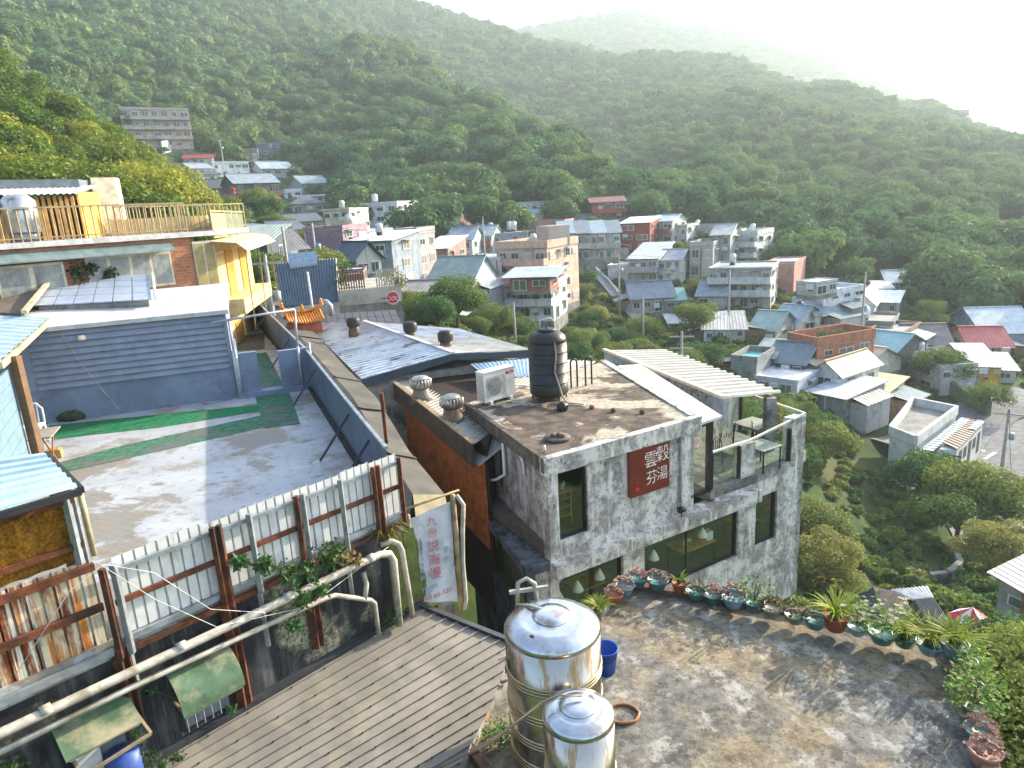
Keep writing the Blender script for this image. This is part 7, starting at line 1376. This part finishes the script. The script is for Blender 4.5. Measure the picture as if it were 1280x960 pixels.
H_('flat shelter roof over the concrete terrace', 425, 455, 341, 352, 47, 6, 3, 'flat', (.12, .09, .08), (.34, .34, .36), (0, 0), (0, 0), rh=.1, found=2)
leafy('deck_shrub', 'leafy shrub rising behind the brown terrace railing', 'bush', d0.lerp(d1, .12)+UP*.95, [(d0.lerp(d1, .12)+UP*2.2+dback*.2, .5), (d0.lerp(d1, .1)+UP*1.5+dback*.1, .5)], .16, 160, VINE, seed=41)
leafy('deck_shrub', 'yellow green shrub at the corner of the concrete terrace', 'bush', d1+UP*.95, [(d1+UP*1.4+V(-.6, .4, 0), .6), (d1+UP*1.1+V(-.1, .2, 0), .4)], .16, 160, MATS['gold_leaf'], seed=42)
sgc = HD(491, 372, 40.6); rs = thing('round_sign', 'round red and white sign on the concrete terrace edge', 'sign', sgc); cdv = (-sgc).normalized(); cdv.z = 0; cdv.normalize(); csx = cdv.cross(UP) * -1
def rdisc(m, R, off, hw=None):
    P = [sgc+csx*(R*math.cos(a*.2618))+UP*(R*math.sin(a*.2618))+cdv*off for a in range(24)]; m.prism(P, -cdv*.03)
part('rim', FRW, rs, lambda m: rdisc(m, .40, 0)); part('face', M('sign_red', (.55, .03, .04), .5), rs, lambda m: rdisc(m, .33, .02)); part('script', FRW, rs, lambda m: [m.tube([sgc+csx*(-.24+.08*k)+UP*(z_+.05*math.sin(k*2.1+z_*9))+cdv*.03 for k in range(7)], .028, 5) for z_ in (-.11, .02)]); part('bracket', FRD, rs, lambda m: m.bar(sgc, sgc-csx*.7, .05))
dt = thing('dark_tile_house', 'low house with dark grey panelled tile roof before the concrete terrace', 'house', HD(455, 405, 35)); HOUSES.append((HD(455, 400, 37).x, HD(455, 400, 37).y, 3.5))
e0_, e1_, e2_, e3_ = HD(413, 414, 34.5), HD(505, 410, 34.5), HD(494, 387, 37.5), HD(412, 392, 37.5); fq = lerp_quad(e0_, e1_, e2_, e3_)
for i in range(9):
    for j in range(3): part('tile_panel', M('dark_tile_panel', (.085, .085, .095), .6, var=.2), dt, lambda m: m.prism([fq(i/9+.004, j/3+.006), fq((i+1)/9-.004, j/3+.006), fq((i+1)/9-.004, (j+1)/3-.006), fq(i/9+.004, (j+1)/3-.006)], (0, 0, -.06)))
part('wall', FOUND, dt, lambda m: m.prism([fq(.02, .05)-UP*.1, fq(.98, .05)-UP*.1, fq(.98, .95)-UP*.1, fq(.02, .95)-UP*.1], (0, 0, -4)))
part('flue_elbow', STEEL_G, dt, lambda m: m.tube([fq(.02, .9)+UP*.0, fq(.02, .9)+UP*.5, fq(.02, .9)+V(-.15, 0, .7), fq(.02, .9)+V(-.5, 0, .7)], .16, 10))
H_('black hipped roof house squeezed behind the dark panelled roof', 425, 482, 387, 397, 39, -6, 4, 'hip', (.34, .30, .26), (.09, .10, .11), (0, 0), (0, 0), rh=.75)
tm = thing('temple_roof', 'small orange glazed temple roof with upturned ridge and ornaments', 'temple roof', HD(380, 408, 33)); ORT = M('orange_glaze_tile', (.58, .22, .035), .4, 0, .2, 5)
o0 = HD(380, 404, 33); tx_ = dirb(62); ty_ = dirb(-28)
def TM(a, b, z): return o0+(tx_*a+ty_*b+UP*z)*.66
for sgn in (-1, 1):
    for k in range(14):
        u0 = -1.25+k*.18; zc_ = lambda u: .10*abs(u)**2; part('tile_row', ORT, tm, lambda m: m.tube([TM(u0+.09, 0, .75+zc_(u0)), TM(u0+.09, sgn*.45, .40+zc_(u0)), TM(u0+.09, sgn*.95, .12+zc_(u0)*1.4)], .058, 6))
part('ridge', ORT, tm, lambda m: m.tube([TM(a, 0, .85+.16*abs(a)**2.2) for a in (-1.5, -1.2, -.8, -.4, 0, .4, .8, 1.2, 1.5)], .07, 7))
for a in (-1.35, 1.35, 0): part('ornament', ORT, tm, lambda m: m.lathe([(.07, 0), (.11, .08), (.05, .17), (.08, .24), (.001, .34)], TM(a, 0, .85+.16*abs(a)**2.2), 8))
part('body', M('temple_body', (.34, .10, .06), .7), tm, lambda m: m.prism([TM(-1.1, -.6, .1), TM(1.1, -.6, .1), TM(1.1, .6, .1), TM(-1.1, .6, .1)], (0, 0, -3)))
# a small lookout with a teal deck
H_('lookout platform with teal deck and grey railings', 914, 944, 454, 478, 61, 20, 5, 'flat', (.24, .25, .25), (.10, .42, .42), (0, 0), (0, 0), rh=.6)
# roof garden planting
leafy('roof_vegetables', 'green vegetables growing on the orange brick roof', 'plants', Lb_(.5, .5, hb_+.1), [(Lb_(.4, .4, hb_+.5), .7), (Lb_(.6, .6, hb_+.5), .7), (Lb_(.7, .3, hb_+.45), .6)], .3, 130, VINE, seed=50)
# ================================================================== paths, walls, road
def ribbon(name, pts, w, mt, lift=.12, parent=None, dmin=30):
    P = [TR(x, y, dmin) for x, y in pts]; P = [p for p in P if p is not None]; m = MB(); A = []; Bq = []
    for i, p in enumerate(P):
        t = (P[min(i+1, len(P)-1)]-P[max(i-1, 0)]); t.z = 0; t.normalize(); x = t.cross(UP)*w/2; A.append(p+x+UP*lift); Bq.append(p-x+UP*lift)
    for i in range(len(P)-1):
        for k in range(6):
            u, v = k/6, (k+1)/6
            def g(a, b, f): q = a.lerp(b, f); q.z = max(q.z, T(q.x, q.y)+lift); return q
            m.quad(g(A[i], A[i+1], u), g(A[i], A[i+1], v), g(Bq[i], Bq[i+1], v), g(Bq[i], Bq[i+1], u))
            mid = (A[i].lerp(A[i+1], u)+Bq[i].lerp(Bq[i+1], u))/2; CLEARINGS.append((mid.x, mid.y, w*.62))
    o = m.build(name, mt); struct(o); return o, P
ASPH = M('asphalt', (.17, .175, .18), .9, 0, .18, 1.5, dirt=(.26, .26, .26), dirt_amt=.4); PATHM = M('path_concrete', (.36, .35, .33), .9, 0, .18, 2, dirt=(.2, .2, .18), dirt_amt=.4)
ribbon('road', [(1185, 588), (1215, 566), (1245, 545), (1280, 530), (1330, 520)], 13, ASPH, .10)
ribbon('road', [(1330, 600), (1290, 625), (1272, 645), (1262, 670), (1280, 700)], 7, ASPH, .10)
ribbon('road', [(1200, 545), (1235, 520), (1262, 508), (1300, 500)], 5, ASPH, .14)
ribbon('path', [(1040, 372), (1062, 345), (1100, 325), (1145, 303), (1178, 285)], 1.8, PATHM, .3, dmin=85)
ribbon('path', [(960, 296), (1000, 294), (1060, 293), (1120, 288), (1190, 287), (1230, 268)], 2.6, PATHM, .5, dmin=120)
ribbon('path', [(738, 334), (760, 358), (785, 388), (802, 402)], 2.0, PATHM, .25, dmin=60)
ribbon('path', [(570, 398), (590, 385), (612, 368)], 2.2, PATHM, .2, dmin=50)
LINE = M('road_paint', (.72, .72, .70), .7)
for k, pts in enumerate((((1196, 600), (1225, 580), (1258, 560)), ((1238, 560), (1250, 550)), ((1228, 566), (1240, 556)))): ribbon('road_marking', pts, .3, LINE, .16)
def wall_run(label, pts, h, mt, t=.3, dmin=30, name='stone_wall'):
    P = [TR(x, y, dmin) for x, y in pts]; P = [p for p in P if p is not None]
    if len(P) < 2: return
    m = MB()
    for a, b in zip(P[:-1], P[1:]):
        n = (b-a).cross(UP).normalized()*t; m.prism([a-UP*1.5, b-UP*1.5, b+UP*h, a+UP*h], n)
    tag(m.build(name, mt), label, 'wall')
wall_run('white retaining wall under the beige four storey block', [(203, 192), (230, 187), (262, 178)], 3.0, cmat((.50, .47, .45), 'wall'), dmin=120, name='retaining_wall')
wall_run('tall grey retaining wall under the row houses', [(704, 341), (730, 341), (772, 338)], 2.2, FOUND, dmin=80, name='retaining_wall')
wall_run('low stone wall by the stair below the skylight house', [(812, 404), (835, 400), (858, 398)], 1.2, FOUND, dmin=60)
wall_run('white stair parapet descending beside the row houses', [(736, 332), (762, 358), (790, 392)], .9, cmat((.46, .46, .45), 'wall'), .25, 60, 'stair_parapet')
wall_run('curved pale kerb wall below the community hall', [(1118, 585), (1128, 598), (1150, 606)], .8, WHALL, .3, 40, 'kerb_wall')
wall_run('rough stone wall curving behind the umbrella', [(1160, 730), (1180, 728), (1195, 715), (1188, 695)], .7, FOUND, .3, 26)
wall_run('green hedge railing wall above the road', [(1190, 495), (1215, 510), (1238, 522)], 1.5, M('green_steps', (.10, .15, .10), .8), .4, 60, 'stair_wall')
# poles and wires
POLEM = M('concrete_pole', (.34, .33, .31), .85)
def pole(label, px, yb, yt, D, arms=1, lamp=False, mt=POLEM):
    b = HD(px, yb, D); H = (yb-yt)*b.dot(_F)/FPX; zt = b.z+H; b = Vector((b.x, b.y, min(b.z, T(b.x, b.y)))); o = thing('utility_pole', label, 'pole', b)
    part('shaft', mt, o, lambda m: m.tube([b-UP*1, Vector((b.x, b.y, zt))], [.16, .10], 7))
    rgt = dirb(math.degrees(math.atan2(b.x, b.y))+90)
    for k in range(arms): part('crossarm', mt, o, lambda m: m.bar(Vector((b.x, b.y, zt-.4-.9*k))-rgt*.9, Vector((b.x, b.y, zt-.4-.9*k))+rgt*.9, .1))
    if arms: part('transformer', STEEL_G, o, lambda m: m.lathe([(.18, 0), (.2, .05), (.2, .5), (.1, .55)], Vector((b.x, b.y, zt-2.4))+rgt*.35, 8))
    if lamp: part('lamp_arm', mt, o, lambda m: m.tube([Vector((b.x, b.y, zt)), Vector((b.x, b.y, zt+.3))+rgt*.5, Vector((b.x, b.y, zt+.35))+rgt*1.1], .05, 5))
    return Vector((b.x, b.y, zt))
tops = {}
for key, a in {'a': ('pole rising beside the mauve block', 395, 322, 280, 66, 1), 'b': ('pole before the lavender house', 359, 330, 284, 60, 0), 'c': ('pole in the valley with two crossarms beyond the pale roof', 852, 442, 414, 52, 2), 'd': ('tall pale pole before the balcony house', 911, 384, 338, 84, 0), 'e': ('pole beside the low shed of the glazed balcony house', 774, 356, 318, 92, 1),
  'f': ('slim pole before the guest house', 644, 420, 378, 62, 0), 'g': ('pole by the stone stair below the skylight house', 804, 400, 372, 78, 0), 'h': ('dark pole at the parking place', 1258, 541, 510, 62, 1), 'i': ('street pole at the lower road bend', 1268, 690, 655, 46, 0), 'j': ('pole on the hillside behind the stepped villa', 955, 296, 283, 128, 1), 'k': ('thin white pole on the hillside above the farmhouse', 1234, 376, 354, 140, 0),
  'l': ('pole at the beige four storey block', 278, 196, 175, 198, 1), 'm': ('pole at the wood edge beside the veranda house', 426, 250, 224, 165, 1), 'n': ('pole in the middle of the slate roofs', 606, 316, 272, 96, 0), 'o': ('pole near the double gabled workshop', 1078, 396, 340, 88, 0), 'p': ('slanting pole at the alley end of the blue fence', 340, 385, 320, 38, 1)}.items(): tops[key] = pole(*a)
def wire(label, a, b, sag, r=.007):
    m = MB(); m.tube([a.lerp(b, k/10)-UP*(sag*4*(k/10)*(1-k/10)) for k in range(11)], r, 4, False); tag(m.build('overhead_wire', M('wire_black', (.012, .012, .012), .9, bump=0, spec=.05)), label, 'wire')
wire('sagging wire over the trees below the tea house', Fp(9.3, -10.5), tops['h'], 2.5); wire('wire running from the tea house to the lower road', Fp(9.3, -11.2), tops['i'], 1.5); wire('wire between the lane poles', tops['a'], tops['b'], .6); wire('wire from the valley pole to the tall pale pole', tops['c'], tops['d'], 1.5); wire('wire from the valley pole to the stair pole', tops['c'], tops['g'], 1.2); wire('wire from the valley pole down to the pale ribbed roof', tops['c'], a2, 1.0)
for lab, a, b, sg in (('wire from the mauve block pole to the slate roofs', 'a', 'n', 1.4), ('wire from the slate roofs down to the guest house pole', 'n', 'f', 1.0), ('wire from the low shed pole to the tall pale pole', 'e', 'd', 1.2), ('wire along the top of the village to the veranda house', 'l', 'm', 2.0), ('wire from the parking place pole to the lower road bend', 'h', 'i', 1.0), ('wire from the hillside pole to the low shed pole', 'j', 'e', 2.0)):
    wire(lab, tops[a], tops[b], sg, .016)
# ------------------------------------------------------------------ vegetation
def leaf_cloud(m, lobes, n, size, seed, flat=0.8, inner=0.0, jit=.55):
    """n small crooked leaf faces spread over and through the lobes"""
    r = random.Random(seed); tot = sum(l[3]**2 for l in lobes)
    for (cx, cy, cz, R) in lobes:
        for _ in range(int(n*R*R/tot)):
            a = r.uniform(0, 2*math.pi); u = r.uniform(-0.75, 1); q = math.sqrt(max(0, 1-u*u))
            nrm = Vector((q*math.cos(a), q*math.sin(a), u))
            rad = R*(r.uniform(0.72, 1.08) if r.random() > inner else r.uniform(0.3, 0.8))
            p = Vector((cx, cy, cz)) + Vector((nrm.x*rad, nrm.y*rad, nrm.z*rad*flat))
            nn = (nrm*0.9 + Vector((r.gauss(0, jit), r.gauss(0, jit), r.gauss(0, jit*.8)+0.3))).normalized()
            x = nn.orthogonal().normalized(); x = (Matrix.Rotation(r.uniform(0, 6.28), 3, nn) @ x); y = nn.cross(x)
            s = size*r.uniform(0.6, 1.35)
            m.add([p-x*s*.5, p-y*s*r.uniform(.25, .4)+nn*s*.08, p+x*s*.55-nn*s*.1, p+y*s*r.uniform(.25, .4)+nn*s*.06], [(0, 1, 2, 3)])
def rand_lobes(seed, R, k, spread=0.62):
    r = random.Random(seed); L = [(0, 0, R*0.15, R*0.72)]
    for i in range(k):
        a = 2*math.pi*i/k + r.uniform(-.4, .4); d = R*r.uniform(.4, spread); L.append((d*math.cos(a), d*math.sin(a), R*r.uniform(-.25, .45), R*r.uniform(.32, .5)))
    return L
def crown_core(m, lobes, f=0.74):  # solid ball added inside each lobe to block light through the leaves
    bm = bmesh.new(); bmesh.ops.create_icosphere(bm, subdivisions=1, radius=1)
    vs_ = [v.co.copy() for v in bm.verts]; fs = [[v.index for v in f_.verts] for f_ in bm.faces]; bm.free()
    for (cx, cy, cz, R) in lobes: m.add([(cx+v.x*R*f, cy+v.y*R*f, cz+v.z*R*f*.8) for v in vs_], fs)
LEAF_HILL = leafmat('leaf_hill', (0.060, 0.165, 0.065), 0.5, (0.19, 0.30, 0.085), trans=0.35, big=0.012)
LEAF_NEAR = leafmat('leaf_near', (0.075, 0.165, 0.04), 0.5, (0.24, 0.28, 0.055), trans=0.4)
LEAF_GOLD = leafmat('leaf_sunny', (0.09, 0.17, 0.022), 0.6, (0.36, 0.36, 0.04), trans=0.42)  # yellow of the sunlit knoll is put into the leaf colour
LEAF_SCRUB = leafmat('leaf_scrub', (0.15, 0.22, 0.05), 0.4, (0.32, 0.31, 0.09), trans=0.4)
BARK = M('bark', (0.12, 0.095, 0.07), 0.9, var=.35, scale=9, bump=.5)
SRC = bpy.data.collections.new('tree_sources')      # crowns the far wood is made of
def source_set(name, k, R, n, size, mat, col, lobes_n=6):
    for i in range(k):
        L = rand_lobes(100+i*7+len(name), R, lobes_n+i % 2, .8); m = MB(); leaf_cloud(m, L, n, size, 11*i+3, jit=.34); crown_core(m, L, .7)
        m.add([(-.15, -.15, -R*1.3), (.15, -.15, -R*1.3), (.15, .15, -R*1.3), (-.15, .15, -R*1.3), (0, 0, 0)], [(0, 1, 4), (1, 2, 4), (2, 3, 4), (3, 0, 4)])
        o = bpy.data.objects.new('%s_%d' % (name, i), m.mesh(name, mat)); col.objects.link(o)
def gn_scatter(name, pts, scales, coll, label, cat, zs=None):
    me = bpy.data.meshes.new(name); me.from_pydata([tuple(p) for p in pts], [], [])
    a = me.attributes.new('sc', 'FLOAT', 'POINT'); a.data.foreach_set('value', np.array(scales, dtype=np.float32))
    r = me.attributes.new('rz', 'FLOAT', 'POINT'); r.data.foreach_set('value', rng.uniform(0, 6.28, len(pts)).astype(np.float32))
    o = bpy.data.objects.new(name, me); COL.objects.link(o); tag(o, label, cat, kind='stuff')
    ng = bpy.data.node_groups.new(name, 'GeometryNodeTree')
    ng.interface.new_socket('Geometry', in_out='INPUT', socket_type='NodeSocketGeometry'); ng.interface.new_socket('Geometry', in_out='OUTPUT', socket_type='NodeSocketGeometry')
    N = ng.nodes; gi = N.new('NodeGroupInput'); go = N.new('NodeGroupOutput'); ip = N.new('GeometryNodeInstanceOnPoints')
    ci = N.new('GeometryNodeCollectionInfo'); ci.inputs['Collection'].default_value = coll; ci.inputs['Separate Children'].default_value = True; ci.inputs['Reset Children'].default_value = True
    na = N.new('GeometryNodeInputNamedAttribute'); na.data_type = 'FLOAT'; na.inputs['Name'].default_value = 'sc'
    nb = N.new('GeometryNodeInputNamedAttribute'); nb.data_type = 'FLOAT'; nb.inputs['Name'].default_value = 'rz'
    cx = N.new('ShaderNodeCombineXYZ'); L = ng.links.new
    L(nb.outputs[0], cx.inputs[2]); L(gi.outputs[0], ip.inputs['Points']); L(ci.outputs[0], ip.inputs['Instance']); ip.inputs['Pick Instance'].default_value = True
    L(cx.outputs[0], ip.inputs['Rotation']); L(na.outputs[0], ip.inputs['Scale']); L(ip.outputs[0], go.inputs[0])
    md = o.modifiers.new('scatter', 'NODES'); md.node_group = ng
    return o
def clear_of_houses(x, y, pad=0.0):
    for h in HOUSES:
        dx, dy = x-h[0], y-h[1]
        if dx*dx+dy*dy > (h[2]+pad)**2: continue
        if len(h) == 3: return False
        if abs(dx*h[3]+dy*h[4]) < h[5]+pad and abs(-dx*h[4]+dy*h[3]) < h[6]+pad: return False
    return True
def ring_points(d0, d1, s0, s1, b0, b1, jit=0.42):
    out = []; D = d0
    while D < d1:
        s = s0+(s1-s0)*(D-d0)/(d1-d0); nb = max(1, int(math.radians(b1-b0)*D/s))
        for k in range(nb):
            b = math.radians(b0+(b1-b0)*(k+0.5+random.uniform(-jit, jit))/nb); d = D+random.uniform(-jit, jit)*s
            out.append((d*math.sin(b), d*math.cos(b), d))
        D += s*0.9
    return out
far_c = bpy.data.collections.new('far_crowns'); mid_c = bpy.data.collections.new('mid_crowns')
source_set('far_crown', 5, 4.0, 420, 1.15, LEAF_HILL, far_c)
source_set('mid_crown', 6, 4.0, 1500, 0.62, LEAF_HILL, mid_c, 7)
P1 = []; S1 = []
for x, y, d in ring_points(118, 300, 5.4, 6.8, -52, 52):
    if not clear_of_houses(x, y, 2.0): continue
    b_ = math.degrees(math.atan2(x, y))
    if (d < 208 and -29.5 < b_ < -13 and random.random() > .06) or (d < 160 and b_ < -12): continue
    if any(math.hypot(x-q[0], y-q[1]) < q[2] for q in CLEARINGS): continue
    s = random.choice((random.uniform(0.6, 1.0), random.uniform(0.9, 1.45)))
    if any(not clear_of_houses(x*(1+k/d), y*(1+k/d), .5) for k in (3, 6, 9, 13, 17)): s *= .42
    z = T(x, y); P1.append((x, y, z+3.0*s)); S1.append(s)
gn_scatter('hillside_wood', P1, S1, mid_c, 'dense green wood covering the slopes behind the village', 'forest')
P2 = []; S2 = []
for x, y, d in ring_points(300, 900, 7.0, 10.5, -50, 50)+ring_points(900, 2000, 9.5, 14, -50, 50)+ring_points(2000, 3150, 22, 30, 5, 50):
    s = random.choice((random.uniform(0.75, 1.1), random.uniform(1.0, 1.6)))*(1 if d < 500 else (1.2 if d < 900 else (1.45 if d < 2000 else 3.0)))
    P2.append((x, y, T(x, y)+2.6*s)); S2.append(s)
gn_scatter('far_mountain_wood', P2, S2, far_c, 'hazy green wood over the far mountain ridges', 'forest')
# undergrowth on the near slopes
bush_c = bpy.data.collections.new('undergrowth_clumps')
for i in range(5):
    m = MB(); L = rand_lobes(900+i, 0.9, 4); leaf_cloud(m, L, 330, 0.26, 77+i, flat=0.6); crown_core(m, L, 0.62)
    o = bpy.data.objects.new('clump_%d' % i, m.mesh('clump', LEAF_SCRUB if i % 2 else LEAF_NEAR)); bush_c.objects.link(o)
P3 = []; S3 = []
for x, y, d in ring_points(24, 122, 1.35, 2.3, -50, 52):
    if not clear_of_houses(x, y, 0.15) or any(math.hypot(x-q[0], y-q[1]) < q[2]*0.9 for q in CLEARINGS): continue
    s = random.uniform(0.5, 1.2)*(1 if d < 60 else 1.25); P3.append((x, y, T(x, y)+0.12*s)); S3.append(s)
gn_scatter('undergrowth', P3, S3, bush_c, 'tangled green undergrowth on the slopes between the houses', 'undergrowth')

def tree_mesh(seed, R, n, size, mat, k=8):
    L = rand_lobes(seed, R, k, 0.92); m = MB(); leaf_cloud(m, L, n, size, seed+1, 0.82, 0.18); crown_core(m, L, 0.42)
    t = MB(); h = R*1.15; r = random.Random(seed)
    bend = Vector((r.uniform(-.25, .25), r.uniform(-.25, .25), 0))
    t.tube([(0, 0, -h-1.0), Vector((0, 0, -h*0.5))+bend*.5, Vector((0, 0, 0))+bend], [R*.075, R*.055, R*.035], 7)
    for l in L[1:]:
        a = Vector((0, 0, -h*r.uniform(.15, .5)))+bend*.6; b = Vector(l[:3]); t.tube([a, a.lerp(b, .5)+Vector((0, 0, R*.06)), b], [R*.032, R*.022, R*.01], 5)
    return m.mesh('crown', mat), t.mesh('trunk', BARK), h
TREES = {'gold': [tree_mesh(300+i, 3.0, 4800, 0.29, LEAF_GOLD) for i in range(4)],
         'green': [tree_mesh(400+i, 3.0, 6500, 0.25, LEAF_NEAR) for i in range(5)],
         'close': [tree_mesh(600+i, 3.0, 9000, 0.19, LEAF_NEAR) for i in range(3)],
         'scrub': [tree_mesh(500+i, 3.0, 6000, 0.23, LEAF_SCRUB) for i in range(3)]}
def plant_tree(kind, base, R, name, label, group=None, squash=1.0):
    v = random.choice(TREES[kind]); o = thing(name, label, 'tree' if 'tree' in name else 'bush', base, group); s = R/3.0
    for nm, me, in (('crown', v[0]), ('trunk', v[1])):
        c = bpy.data.objects.new(nm, me); COL.objects.link(c); c.parent = o; c.location = (0, 0, v[2]*squash)
    o.scale = (s*random.uniform(.9, 1.15), s*random.uniform(.9, 1.15), s*squash*random.uniform(.9, 1.1)); o.rotation_euler = (0, 0, random.uniform(0, 6.28)); return o
# sunlit trees on the steep knoll behind the brick house
for x, y, d in ring_points(50, 122, 4.3, 5.0, -46, -16, 0.45):
    b = math.degrees(math.atan2(x, y))
    if b > -37+ (d-50)*0.22 + 7 and d > 92: continue
    if not clear_of_houses(x, y, 1.0) or b > -23.0+(d-50)*0.02: continue
    R = random.uniform(2.3, 3.6)
    plant_tree('gold', (x, y, T(x, y)-0.4), R, 'knoll_tree', 'sunlit yellow green tree on the steep knoll behind the brick house', 'trees on the steep sunlit knoll', 0.9)
for spec in SPOT_TREES:
    px, py, D, R, kind, label = spec[:6]
    p = HD(px, py, D); z = T(p.x, p.y)
    if D < 20:
        o = plant_tree(kind, (p.x, p.y, p.z-R*1.15), R, 'leafy_tree', label)
        lt = MB(); lt.tube([(p.x, p.y, z-.5), (p.x+.1, p.y, (z+p.z)/2), (p.x, p.y, p.z-R)], [.16, .13, .1], 7); lt.build('lower_trunk', BARK, o); continue
    plant_tree(kind, (p.x, p.y, min(z, p.z)-0.3 if len(spec) < 7 else z-.3), R, 'valley_tree', label, spec[7] if len(spec) > 7 else None)
# scattered trees in the valley that nothing tells apart
for px, py, r_c in ((1150, 690, 8), (1185, 735, 5.5), (1215, 778, 5), (1120, 755, 4), (1262, 770, 5), (1100, 700, 5)):
    q = TR(px, py, 24)
    if q is not None: TREE_CLEAR.append((q.x, q.y, r_c))
n_v = 0; USED = set()
for x, y, d in ring_points(34, 122, 3.9, 4.6, -22, 47, 0.45):
    R = random.uniform(1.0, 2.2) if d < 58 else random.uniform(1.0, 2.0)
    if any(not clear_of_houses(x*(1+k/d), y*(1+k/d), .5) for k in (2, 3.5, 5)): R *= .55
    if not clear_of_houses(x, y, R*.75) or any(math.hypot(x-q[0], y-q[1]) < q[2]+1.2 for q in CLEARINGS): continue
    b = math.degrees(math.atan2(x, y))
    if d < 56 and b < 14: continue
    if random.random() < 0.12 or any(math.hypot(x-q[0], y-q[1]) < q[2] for q in TREE_CLEAR): continue
    kd_ = random.choice(['green', 'green', 'scrub']); lb_, gp_ = 'green broadleaf tree among others on the valley slope between the houses', 'trees on the valley slope'
    near = sorted((math.hypot(x-q[0], y-q[1]), q[2]) for q in HLAB)[:1]
    if near and near[0][0] < 9:
        cand = ('%s tree close to the ' % ('pale green' if kd_ == 'scrub' else 'green'))+near[0][1]
        if cand not in USED and len(cand.split()) <= 16: lb_ = cand; USED.add(cand)
    plant_tree(kd_, (x, y, T(x, y)-0.5), R, 'valley_tree', lb_, gp_)
    n_v += 1

# ------------------------------------------------------------------ haze
hm = bpy.data.materials.new('haze_air'); hm.use_nodes = True; hn = hm.node_tree; hn.nodes.clear()
ho = hn.nodes.new('ShaderNodeOutputMaterial'); hv = hn.nodes.new('ShaderNodeVolumePrincipled')
hv.inputs['Color'].default_value = (0.80, 0.92, 1.0, 1); hv.inputs['Density'].default_value = HAZE_DENSITY; hv.inputs['Anisotropy'].default_value = HAZE_ANISO
hn.links.new(hv.outputs[0], ho.inputs['Volume'])
m = MB(); m.box(-3500, 3500, -3500, 3500, float(TZ.min())-1.5, float(TZ.max())+40)
tag(m.build('haze', hm), 'thin pale morning haze filling the valley', 'haze', kind='stuff')
